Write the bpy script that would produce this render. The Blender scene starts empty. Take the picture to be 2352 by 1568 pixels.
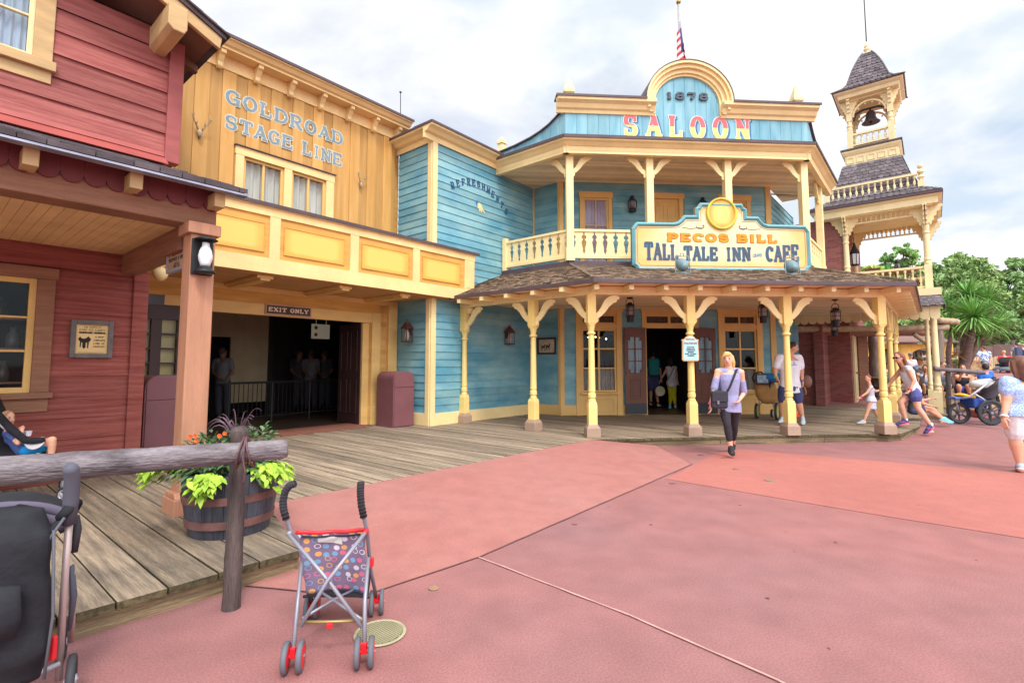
import bpy, bmesh, math, random
from mathutils import Vector, Matrix, noise
R = math.radians
rnd = random.Random(7)
SC = bpy.context.scene
COL = SC.collection

# ---------------------------------------------------------------- camera
FPX, CY, PITCH, CAMZ = 1160.5, 747.5, R(4.364), 1.5
cam = bpy.data.cameras.new('camera')
cam.sensor_fit = 'HORIZONTAL'; cam.sensor_width = 36
cam.lens = 36*FPX/2352; cam.shift_y = -36.5/2352
cam.clip_start = .05; cam.clip_end = 3000
camo = bpy.data.objects.new('camera', cam); COL.objects.link(camo)
camo.location = (0, 0, CAMZ); camo.rotation_euler = (R(90)+PITCH, 0, 0)
SC.camera = camo

# ---------------------------------------------------------------- exposure, sky, sun
SC.view_settings.view_transform = 'Standard'; SC.view_settings.look = 'None'
SC.view_settings.exposure = 0.5; SC.view_settings.gamma = 1
SC.cycles.use_denoising = True
SC.cycles.max_bounces = 12; SC.cycles.diffuse_bounces = 8; SC.cycles.transparent_max_bounces = 12
SUN_EL, SUN_AZ = R(52), R(160)      # azimuth measured from +y towards +x : behind the camera, a little right
w = bpy.data.worlds.new('World'); SC.world = w; w.use_nodes = True
nt = w.node_tree; nt.nodes.clear()
def nd(t, **k):
    n = nt.nodes.new(t)
    for a, b in k.items(): setattr(n, a, b)
    return n
lk = lambda a, b: nt.links.new(a, b)
out = nd('ShaderNodeOutputWorld'); mix = nd('ShaderNodeMixShader')
sky = nd('ShaderNodeTexSky', sky_type='NISHITA', sun_disc=False, sun_elevation=SUN_EL, sun_rotation=SUN_AZ)
bga = nd('ShaderNodeBackground'); bga.inputs['Strength'].default_value = .15
lk(sky.outputs[0], bga.inputs['Color'])
tc = nd('ShaderNodeTexCoord'); sep = nd('ShaderNodeSeparateXYZ'); lk(tc.outputs['Generated'], sep.inputs[0])
zc = nd('ShaderNodeMath', operation='MAXIMUM'); lk(sep.outputs['Z'], zc.inputs[0]); zc.inputs[1].default_value = 0
za = nd('ShaderNodeMath', operation='ADD'); lk(zc.outputs[0], za.inputs[0]); za.inputs[1].default_value = .28
div = nd('ShaderNodeVectorMath', operation='DIVIDE'); lk(tc.outputs['Generated'], div.inputs[0])
cmb = nd('ShaderNodeCombineXYZ'); lk(za.outputs[0], cmb.inputs[0]); lk(za.outputs[0], cmb.inputs[1]); cmb.inputs[2].default_value = 1
lk(cmb.outputs[0], div.inputs[1])
nz = nd('ShaderNodeTexNoise'); nz.inputs['Scale'].default_value = 1.5; nz.inputs['Detail'].default_value = 7; nz.inputs['Roughness'].default_value = .52
nz.inputs['Distortion'].default_value = .35
mp = nd('ShaderNodeMapping'); mp.inputs['Location'].default_value = (3.1, 1.4, 0); lk(div.outputs[0], mp.inputs[0]); lk(mp.outputs[0], nz.inputs['Vector'])
cr = nd('ShaderNodeValToRGB'); cr.color_ramp.elements[0].position = .36; cr.color_ramp.elements[1].position = .50
cr.color_ramp.elements[0].color = (.55, .55, .55, 1); cr.color_ramp.elements[1].color = (1, 1, 1, 1)
lk(nz.outputs['Fac'], cr.inputs[0]); lk(cr.outputs[0], mix.inputs[0])
nz2 = nd('ShaderNodeTexNoise'); nz2.inputs['Scale'].default_value = 2.6; nz2.inputs['Detail'].default_value = 6
mp2 = nd('ShaderNodeMapping'); mp2.inputs['Location'].default_value = (8.3, 5.2, 2); lk(div.outputs[0], mp2.inputs[0]); lk(mp2.outputs[0], nz2.inputs['Vector'])
cr2 = nd('ShaderNodeValToRGB'); e = cr2.color_ramp.elements
e[0].position = .40; e[0].color = (.585, .65, .71, 1); e[1].position = .52; e[1].color = (.80, .80, .80, 1)
lk(nz2.outputs['Fac'], cr2.inputs[0])
bgb = nd('ShaderNodeBackground'); lk(cr2.outputs[0], bgb.inputs['Color'])
# an overcast sky is brighter overhead and where the hidden sun stands (behind the camera)
dot = nd('ShaderNodeVectorMath', operation='DOT_PRODUCT'); lk(tc.outputs['Generated'], dot.inputs[0])
dot.inputs[1].default_value = (math.sin(SUN_AZ)*math.cos(SUN_EL), math.cos(SUN_AZ)*math.cos(SUN_EL), math.sin(SUN_EL))
mr = nd('ShaderNodeMapRange'); lk(dot.outputs['Value'], mr.inputs[0])
for i, x in enumerate((.35, 1., .98, 3.6)): mr.inputs[1+i].default_value = x
lk(mr.outputs[0], bgb.inputs['Strength'])
lk(bga.outputs[0], mix.inputs[1]); lk(bgb.outputs[0], mix.inputs[2]); lk(mix.outputs[0], out.inputs[0])
sl = bpy.data.lights.new('sun', 'SUN'); sl.energy = 1.5; sl.angle = R(11); sl.color = (1, .95, .87)
so = bpy.data.objects.new('sun', sl); COL.objects.link(so)
sd = Vector((math.sin(SUN_AZ)*math.cos(SUN_EL), math.cos(SUN_AZ)*math.cos(SUN_EL), math.sin(SUN_EL)))
so.rotation_euler = sd.to_track_quat('Z', 'Y').to_euler(); so.location = sd*60

# ---------------------------------------------------------------- frames: the photo's two facade directions
GA, SA = R(39.81), R(85.99)
def frame(ang):
    g = (math.sin(ang), math.cos(ang)); n = (math.cos(ang), -math.sin(ang))
    return lambda u, w, z: Vector((g[0]*u+n[0]*w, g[1]*u+n[1]*w, z))
FG = frame(GA)         # u along the gold facade, w out of it, z up
FS = frame(SA)         # the same for the saloon front
FW = lambda x, y, z: Vector((x, y, z))
def local(o, ang=0):   # a frame standing at o, turned by ang
    c, s = math.cos(ang), math.sin(ang); o = Vector(o)
    return lambda a, b, z: o+Vector((c*a-s*b, s*a+c*b, z))
def ray(px, py):
    a, b = (px-1176)/FPX, (CY-py)/FPX
    c, s = math.cos(PITCH), math.sin(PITCH)
    return Vector((a, c-b*s, s+b*c))
C0 = Vector((0, 0, CAMZ))
def hit(px, py, F, w):           # where a sight line meets the plane w of frame F -> u, z
    d = ray(px, py); n = F(0, 1, 0); g = F(1, 0, 0)
    p = C0+d*(w/ (n.dot(d)))
    return g.dot(p), p.z
def hitu(px, py, F, u):          # plane u = const -> w, z
    d = ray(px, py); n = F(0, 1, 0); g = F(1, 0, 0)
    p = C0+d*(u/(g.dot(d)))
    return n.dot(p), p.z
def hz(px, py, z=0):             # on a level
    d = ray(px, py); p = C0+d*((z-CAMZ)/d.z); return p
def P3(px, py, y):               # at a distance y
    d = ray(px, py); return C0+d*(y/d.y)
def uw(p, F): return F(1, 0, 0).dot(p), F(0, 1, 0).dot(p)

# ---------------------------------------------------------------- materials
def lin(*c):
    f = lambda x: (x/255/12.92 if x < 10.3 else ((x/255+.055)/1.055)**2.4)
    return tuple(f(x) for x in c)
MATS = {}
def M(name, col, rough=.65, var=.12, sc=(3, 3, 3), bump=0, v=.18, metal=0, rot=0, col2=None, det=5, fine=.0, spec=.35, speck=0):
    """painted or natural surface: large soft patches (var), per-face tint v, optional second colour in noise blotches"""
    if name in MATS: return MATS[name]
    m = bpy.data.materials.new(name); m.use_nodes = True; t = m.node_tree; N = t.nodes; L = t.links.new
    b = N['Principled BSDF']; b.inputs['Roughness'].default_value = rough; b.inputs['Metallic'].default_value = metal
    b.inputs['Specular IOR Level'].default_value = spec
    tc = N.new('ShaderNodeTexCoord'); mp = N.new('ShaderNodeMapping'); L(tc.outputs['Object'], mp.inputs[0])
    mp.inputs['Scale'].default_value = sc; mp.inputs['Rotation'].default_value = (0, 0, 0)
    src = mp.outputs[0]
    if rot:
        m0 = N.new('ShaderNodeMapping'); m0.inputs['Rotation'].default_value = (0, 0, rot); L(tc.outputs['Object'], m0.inputs[0]); L(m0.outputs[0], mp.inputs[0])
    nz = N.new('ShaderNodeTexNoise'); nz.inputs['Scale'].default_value = 1; nz.inputs['Detail'].default_value = det; L(src, nz.inputs['Vector'])
    rp = N.new('ShaderNodeValToRGB'); L(nz.outputs['Fac'], rp.inputs[0])
    c2 = col2 or tuple(min(1, x*(1+var)) for x in col); c1 = tuple(x*(1-var) for x in col)
    rp.color_ramp.elements[0].position = .34; rp.color_ramp.elements[1].position = .66
    rp.color_ramp.elements[0].color = (*c1, 1); rp.color_ramp.elements[1].color = (*c2, 1)
    at = N.new('ShaderNodeAttribute'); at.attribute_name = 'v'
    ma = N.new('ShaderNodeMath'); ma.operation = 'MULTIPLY_ADD'; L(at.outputs['Fac'], ma.inputs[0]); ma.inputs[1].default_value = v; ma.inputs[2].default_value = 1
    mu = N.new('ShaderNodeVectorMath'); mu.operation = 'SCALE'; L(rp.outputs[0], mu.inputs[0]); L(ma.outputs[0], mu.inputs['Scale'])
    last = mu.outputs[0]
    if fine:
        n3 = N.new('ShaderNodeTexNoise'); n3.inputs['Scale'].default_value = 9; n3.inputs['Detail'].default_value = 3; L(src, n3.inputs['Vector'])
        mm = N.new('ShaderNodeMapRange'); L(n3.outputs['Fac'], mm.inputs[0]); mm.inputs[1].default_value = .3; mm.inputs[2].default_value = .7
        mm.inputs[3].default_value = 1-fine; mm.inputs[4].default_value = 1+fine
        m2 = N.new('ShaderNodeVectorMath'); m2.operation = 'SCALE'; L(last, m2.inputs[0]); L(mm.outputs[0], m2.inputs['Scale']); last = m2.outputs[0]
    if speck:
        n3 = N.new('ShaderNodeTexNoise'); n3.inputs['Scale'].default_value = 95; n3.inputs['Detail'].default_value = 2; L(tc.outputs['Object'], n3.inputs['Vector'])
        mm = N.new('ShaderNodeMapRange'); L(n3.outputs['Fac'], mm.inputs[0]); mm.inputs[1].default_value = .3; mm.inputs[2].default_value = .7
        mm.inputs[3].default_value = 1-speck; mm.inputs[4].default_value = 1+speck
        m2 = N.new('ShaderNodeVectorMath'); m2.operation = 'SCALE'; L(last, m2.inputs[0]); L(mm.outputs[0], m2.inputs['Scale']); last = m2.outputs[0]
    L(last, b.inputs['Base Color'])
    if bump:
        bp = N.new('ShaderNodeBump'); bp.inputs['Strength'].default_value = bump; bp.inputs['Distance'].default_value = .02
        nb = N.new('ShaderNodeTexNoise'); nb.inputs['Scale'].default_value = 4; nb.inputs['Detail'].default_value = 6; L(src, nb.inputs['Vector'])
        L(nb.outputs['Fac'], bp.inputs['Height']); L(bp.outputs[0], b.inputs['Normal'])
    MATS[name] = m; return m
def glass(name='window_glass', tint=(.9, .93, .95), refl=.16):
    if name in MATS: return MATS[name]
    m = bpy.data.materials.new(name); m.use_nodes = True; t = m.node_tree; N = t.nodes; L = t.links.new
    N.remove(N['Principled BSDF'])
    tr = N.new('ShaderNodeBsdfTransparent'); tr.inputs[0].default_value = (*tint, 1)
    gl = N.new('ShaderNodeBsdfGlossy'); gl.inputs['Roughness'].default_value = .03
    fr = N.new('ShaderNodeFresnel'); fr.inputs[0].default_value = 1.5
    ad = N.new('ShaderNodeMath'); ad.operation = 'MULTIPLY_ADD'; L(fr.outputs[0], ad.inputs[0]); ad.inputs[1].default_value = .26; ad.inputs[2].default_value = 0
    mx = N.new('ShaderNodeMixShader'); L(ad.outputs[0], mx.inputs[0]); L(tr.outputs[0], mx.inputs[1]); L(gl.outputs[0], mx.inputs[2])
    L(mx.outputs[0], N['Material Output'].inputs[0]); MATS[name] = m; return m
def split_mat(name, top, bot, z0):      # sign letters painted in two colours, the change at height z0
    m = bpy.data.materials.new(name); m.use_nodes = True; t = m.node_tree; N = t.nodes; L = t.links.new
    b = N['Principled BSDF']; b.inputs['Roughness'].default_value = .5
    tc = N.new('ShaderNodeTexCoord'); se = N.new('ShaderNodeSeparateXYZ'); L(tc.outputs['Object'], se.inputs[0])
    g = N.new('ShaderNodeMath'); g.operation = 'GREATER_THAN'; L(se.outputs['Z'], g.inputs[0]); g.inputs[1].default_value = z0
    mx = N.new('ShaderNodeMix'); mx.data_type = 'RGBA'; L(g.outputs[0], mx.inputs[0]); mx.inputs[6].default_value = (*bot, 1); mx.inputs[7].default_value = (*top, 1)
    L(mx.outputs[2], b.inputs['Base Color']); return m
def brick_mat(name, c1, c2, mortar, ang, bw=.21, bh=.072):
    if name in MATS: return MATS[name]
    m = bpy.data.materials.new(name); m.use_nodes = True; t = m.node_tree; N = t.nodes; L = t.links.new
    b = N['Principled BSDF']; b.inputs['Roughness'].default_value = .85
    tc = N.new('ShaderNodeTexCoord'); v = N.new('ShaderNodeVectorMath'); v.operation = 'DOT_PRODUCT'
    L(tc.outputs['Object'], v.inputs[0]); v.inputs[1].default_value = (math.sin(ang), math.cos(ang), 0)
    se = N.new('ShaderNodeSeparateXYZ'); L(tc.outputs['Object'], se.inputs[0])
    cb = N.new('ShaderNodeCombineXYZ'); L(v.outputs['Value'], cb.inputs[0]); L(se.outputs['Z'], cb.inputs[1])
    br = N.new('ShaderNodeTexBrick'); L(cb.outputs[0], br.inputs['Vector']); br.inputs['Scale'].default_value = 1
    br.inputs['Brick Width'].default_value = bw; br.inputs['Row Height'].default_value = bh; br.inputs['Mortar Size'].default_value = .007
    br.inputs['Color1'].default_value = (*c1, 1); br.inputs['Color2'].default_value = (*c2, 1); br.inputs['Mortar'].default_value = (*mortar, 1); br.inputs['Bias'].default_value = -.1
    L(br.outputs['Color'], b.inputs['Base Color'])
    bp = N.new('ShaderNodeBump'); bp.inputs['Strength'].default_value = .5; bp.inputs['Distance'].default_value = .01; bp.invert = True
    L(br.outputs['Fac'], bp.inputs['Height']); L(bp.outputs[0], b.inputs['Normal']); MATS[name] = m; return m

# ---------------------------------------------------------------- meshes
class MB:
    def __init__(s): s.v = []; s.f = []; s.mi = []; s.t = []; s.m = 0; s.tv = 0.
    def add(s, vs, fs):
        b = len(s.v); s.v += [Vector(x) for x in vs]
        for f in fs: s.f.append(tuple(i+b for i in f)); s.mi.append(s.m); s.t.append(s.tv)
        return s
    def box(s, F, a0, a1, b0, b1, c0, c1):
        p = [F(a, b, c) for a in (a0, a1) for b in (b0, b1) for c in (c0, c1)]
        return s.add(p, [(0, 1, 3, 2), (4, 6, 7, 5), (0, 4, 5, 1), (2, 3, 7, 6), (0, 2, 6, 4), (1, 5, 7, 3)])
    def cbox(s, F, c, d):
        return s.box(F, c[0]-d[0]/2, c[0]+d[0]/2, c[1]-d[1]/2, c[1]+d[1]/2, c[2]-d[2]/2, c[2]+d[2]/2)
    def prism(s, F, poly, b0, b1):          # outline in (a, c), thickness along b
        n = len(poly); p = [F(a, b0, c) for a, c in poly]+[F(a, b1, c) for a, c in poly]
        return s.add(p, [tuple(range(n)), tuple(range(2*n-1, n-1, -1))]+[(i, (i+1) % n, (i+1) % n+n, i+n) for i in range(n)])
    def prisma(s, F, poly, a0, a1):         # outline in (b, c), length along a
        n = len(poly); p = [F(a0, b, c) for b, c in poly]+[F(a1, b, c) for b, c in poly]
        return s.add(p, [tuple(range(n)), tuple(range(2*n-1, n-1, -1))]+[(i, (i+1) % n, (i+1) % n+n, i+n) for i in range(n)])
    def slab(s, F, poly, c0, c1):           # outline in (a, b), thickness along c
        n = len(poly); p = [F(a, b, c0) for a, b in poly]+[F(a, b, c1) for a, b in poly]
        return s.add(p, [tuple(range(n)), tuple(range(2*n-1, n-1, -1))]+[(i, (i+1) % n, (i+1) % n+n, i+n) for i in range(n)])
    def tube(s, path, r, n=8, caps=True, flat=1, up=None):
        path = [Vector(p) for p in path]; k = len(path); rs = r if isinstance(r, (list, tuple)) else [r]*k
        t0 = (path[1]-path[0]).normalized(); a = up or (Vector((0, 0, 1)) if abs(t0.z) < .9 else Vector((1, 0, 0)))
        x = t0.cross(a).normalized(); vs = []; fs = []
        for i, p in enumerate(path):
            t = (path[min(i+1, k-1)]-path[max(i-1, 0)]).normalized()
            x = (x-t*x.dot(t)).normalized(); y = t.cross(x)
            for j in range(n):
                q = 2*math.pi*j/n; vs.append(p+x*(math.cos(q)*rs[i])+y*(math.sin(q)*rs[i]*flat))
        for i in range(k-1):
            for j in range(n): fs.append((i*n+j, i*n+(j+1) % n, (i+1)*n+(j+1) % n, (i+1)*n+j))
        if caps: fs += [tuple(range(n))[::-1], tuple(range((k-1)*n, k*n))]
        return s.add(vs, fs)
    def capsule(s, a, b, ra, rb, n=10):
        a, b = Vector(a), Vector(b); t = (b-a); L = t.length or 1e-4; t = t/L
        pts = [a-t*ra*.98, a-t*ra*.7, a, b, b+t*rb*.7, b+t*rb*.98]
        return s.tube(pts, [ra*.2, ra*.72, ra, rb, rb*.72, rb*.2], n)
    def limb(s, pts, rs, n=10):
        for i in range(len(pts)-1): s.capsule(pts[i], pts[i+1], rs[i], rs[i+1], n)
        return s
    def lathe(s, F, prof, n=14, c=(0, 0)):
        vs = []; fs = []; k = len(prof)
        for r, z in prof:
            for j in range(n):
                q = 2*math.pi*(j+.5)/n; vs.append(F(c[0]+r*math.cos(q), c[1]+r*math.sin(q), z))
        for i in range(k-1):
            for j in range(n): fs.append((i*n+j, i*n+(j+1) % n, (i+1)*n+(j+1) % n, (i+1)*n+j))
        fs += [tuple(range(n))[::-1], tuple(range((k-1)*n, k*n))]
        return s.add(vs, fs)
    def ell(s, c, r, ax=None, n=12, k=8):
        c = Vector(c); r = (r, r, r) if isinstance(r, (int, float)) else r
        ax = ax or (Vector((1, 0, 0)), Vector((0, 1, 0)), Vector((0, 0, 1))); vs = []; fs = []
        for i in range(1, k):
            t = math.pi*i/k
            for j in range(n):
                q = 2*math.pi*j/n
                vs.append(c+ax[0]*(r[0]*math.sin(t)*math.cos(q))+ax[1]*(r[1]*math.sin(t)*math.sin(q))+ax[2]*(r[2]*math.cos(t)))
        for i in range(k-2):
            for j in range(n): fs.append((i*n+j, (i+1)*n+j, (i+1)*n+(j+1) % n, i*n+(j+1) % n))
        vs += [c+ax[2]*r[2], c-ax[2]*r[2]]; a, b = len(vs)-2, len(vs)-1
        for j in range(n): fs.append((a, j, (j+1) % n)); fs.append((b, (k-2)*n+(j+1) % n, (k-2)*n+j))
        return s.add(vs, fs)
    def loft(s, secs, n=14):                # secs: (centre, half-width vector, half-depth vector)
        vs = []; fs = []; k = len(secs)
        for c, a, b in secs:
            for j in range(n):
                q = 2*math.pi*j/n; vs.append(c+a*math.cos(q)+b*math.sin(q))
        for i in range(k-1):
            for j in range(n): fs.append((i*n+j, i*n+(j+1) % n, (i+1)*n+(j+1) % n, (i+1)*n+j))
        fs += [tuple(range(n))[::-1], tuple(range((k-1)*n, k*n))]
        return s.add(vs, fs)
    def torus(s, c, Rr, r, ax, n=24, k=8, flat=1):
        ax = Vector(ax).normalized(); u = ax.orthogonal().normalized(); v = ax.cross(u); c = Vector(c); vs = []; fs = []
        for i in range(n):
            q = 2*math.pi*i/n; d = u*math.cos(q)+v*math.sin(q)
            for j in range(k):
                p = 2*math.pi*j/k; vs.append(c+d*(Rr+r*math.cos(p))+ax*(r*flat*math.sin(p)))
        for i in range(n):
            for j in range(k): fs.append((i*k+j, ((i+1) % n)*k+j, ((i+1) % n)*k+(j+1) % k, i*k+(j+1) % k))
        return s.add(vs, fs)
    def crumple(s, amp, sc, seed=0, i0=0):   # cloth folds: push the points about by smooth noise
        for i in range(i0, len(s.v)): s.v[i] = s.v[i]+noise.noise_vector(s.v[i]*sc+Vector((seed, seed*1.7, 0)))*amp
        return s
    def build(s, name, mats, parent=None, smooth=False, bevel=0, remesh=0, sm=4, org=None):
        me = bpy.data.meshes.new(name); me.from_pydata([tuple(x) for x in s.v], [], s.f)
        mats = mats if isinstance(mats, (list, tuple)) else [mats]
        for m in mats: me.materials.append(m)
        me.polygons.foreach_set('material_index', [min(i, len(mats)-1) for i in s.mi])
        bm = bmesh.new(); bm.from_mesh(me); bmesh.ops.recalc_face_normals(bm, faces=bm.faces); bm.to_mesh(me); bm.free()
        at = me.attributes.new('v', 'FLOAT', 'FACE'); at.data.foreach_set('value', s.t)
        if smooth: me.polygons.foreach_set('use_smooth', [True]*len(me.polygons))
        o = bpy.data.objects.new(name, me); COL.objects.link(o)
        if remesh:
            rm = o.modifiers.new('r', 'REMESH'); rm.mode = 'VOXEL'; rm.voxel_size = remesh; rm.use_smooth_shade = True
            q = o.modifiers.new('s', 'SMOOTH'); q.iterations = sm; q.factor = .5
            me2 = bpy.data.meshes.new_from_object(o.evaluated_get(bpy.context.evaluated_depsgraph_get()))
            o.modifiers.clear(); o.data = me2; bpy.data.meshes.remove(me); me2.name = name
        if bevel:
            bv = o.modifiers.new('bevel', 'BEVEL'); bv.width = bevel; bv.segments = 2; bv.limit_method = 'ANGLE'; bv.angle_limit = R(40)
        if parent is not None:
            o.parent = parent
            if parent.type == 'EMPTY': o.matrix_parent_inverse = Matrix.Translation(-Vector(parent.location))
        elif org is not None:
            o.location = org; o.data.transform(Matrix.Translation(-Vector(org)))
        return o
def tag(o, label=None, cat=None, group=None, kind=None):
    for k, x in (('label', label), ('category', cat), ('group', group), ('kind', kind)):
        if x: o[k] = x
    return o
def thing(name, loc, label, cat, group=None):
    o = bpy.data.objects.new(name, None); COL.objects.link(o); o.location = loc; o.empty_display_size = .2
    return tag(o, label, cat, group)
def struct(name, mb, mat, **k): return tag(mb.build(name, mat, **k), kind='structure')
def copy_tree(o, parent=None):
    c = o.copy(); COL.objects.link(c)
    if parent is not None: c.parent = parent
    for ch in o.children: copy_tree(ch, c)
    return c
def dup(root, loc, rz=0, label=None, group=None, sc=None):
    c = copy_tree(root); c.location = loc; c.rotation_euler = (0, 0, rz)
    if sc: c.scale = (sc, sc, sc)
    return tag(c, label, None, group)

def clip_strip(poly, d, lo, hi):      # part of a flat outline with lo <= d.p <= hi
    for sgn, lim in ((1, lo), (-1, -hi)):
        res = []
        for i in range(len(poly)):
            p, q = poly[i], poly[(i+1) % len(poly)]
            a, b = sgn*(d[0]*p[0]+d[1]*p[1])-lim, sgn*(d[0]*q[0]+d[1]*q[1])-lim
            if a >= 0: res.append(p)
            if (a < 0) != (b < 0):
                t = a/(a-b); res.append((p[0]+(q[0]-p[0])*t, p[1]+(q[1]-p[1])*t))
        poly = res
        if len(poly) < 3: return []
    return poly
def planks(mb, F, poly, d, width, c0, c1, gap=.006, jit=.003, seed=1, side=0):
    r = random.Random(seed); vals = [d[0]*p[0]+d[1]*p[1] for p in poly]; x = min(vals)
    while x < max(vals):
        wd = width*r.uniform(.9, 1.1); q = clip_strip(poly, d, x+gap/2, x+wd-gap/2)
        if len(q) >= 3:
            mb.tv = r.uniform(-1, 1); j = r.uniform(-jit, jit); mb.slab(F, q, c0, c1+j)
            if side: mb.mi[-len(q):] = [side]*len(q)
        x += wd
    mb.tv = 0
def intervals(a0, a1, cuts):
    iv = [(a0, a1)]
    for c0, c1 in cuts:
        nv = []
        for x, y in iv:
            if c1 <= x or c0 >= y: nv.append((x, y)); continue
            if c0 > x: nv.append((x, c0))
            if c1 < y: nv.append((c1, y))
        iv = nv
    return [q for q in iv if q[1]-q[0] > .004]
def clapboard(mb, F, u0, u1, w, z0, z1, pitch, holes=(), lip=.02, back=.06, axis='u', seed=3):
    """lapped siding with real lips, cut round the openings (u0,u1,z0,z1)"""
    r = random.Random(seed); rows = [z0]; z = z0
    while z < z1-.01: z = min(z+pitch, z1); rows.append(z)
    T = (lambda a, b, c: F(a, b, c)) if axis == 'u' else (lambda a, b, c: F(b, a, c))
    sg = 1 if axis == 'u' else -1
    for i in range(len(rows)-1):
        za, zb = rows[i], rows[i+1]
        cuts = sorted({za, zb, *[q for h in holes for q in h[2:4] if za < q < zb]})
        tv = r.uniform(-1, 1)
        for ca, cb in zip(cuts, cuts[1:]):
            off = lambda c: w+sg*lip*(1-(c-za)/max(zb-za, 1e-6)*.85)
            for a, b in intervals(u0, u1, [(h[0], h[1]) for h in holes if h[2] < cb-1e-5 and h[3] > ca+1e-5]):
                mb.tv = tv
                p = [T(x, y, c) for x in (a, b) for c, y in ((ca, w-sg*back), (ca, off(ca)), (cb, off(cb)), (cb, w-sg*back))]
                mb.add(p, [(0, 1, 2, 3), (7, 6, 5, 4), (0, 4, 5, 1), (1, 5, 6, 2), (2, 6, 7, 3), (3, 7, 4, 0)])
    mb.tv = 0
def wall(mb, F, u0, u1, b0, b1, z0, z1, holes=()):
    """a plain slab wall with rectangular openings"""
    zs = sorted({z0, z1, *[q for h in holes for q in h[2:4] if z0 < q < z1]})
    for za, zb in zip(zs, zs[1:]):
        for a, b in intervals(u0, u1, [(h[0], h[1]) for h in holes if h[2] < zb-1e-5 and h[3] > za+1e-5]): mb.box(F, a, b, b0, b1, za, zb)
def frame_rect(mb, F, u0, u1, z0, z1, t, b0, b1, tb=None):
    """four members of a rectangular frame, butted"""
    tb = t if tb is None else tb
    mb.box(F, u0, u0+t, b0, b1, z0, z1); mb.box(F, u1-t, u1, b0, b1, z0, z1)
    mb.box(F, u0+t, u1-t, b0, b1, z1-t, z1)
    if tb: mb.box(F, u0+t, u1-t, b0, b1, z0, z0+tb)
FLIP = lambda F, u: (lambda a, b, c: F(u+b, -a, c))   # walls that run along w: a -> -w, b -> u  (faces +u)
def face_w(F, u):           # a frame for a wall in the plane u = const that faces -u: a runs along +w, b out of the wall
    return lambda a, b, c: F(u-b, a, c)

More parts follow.
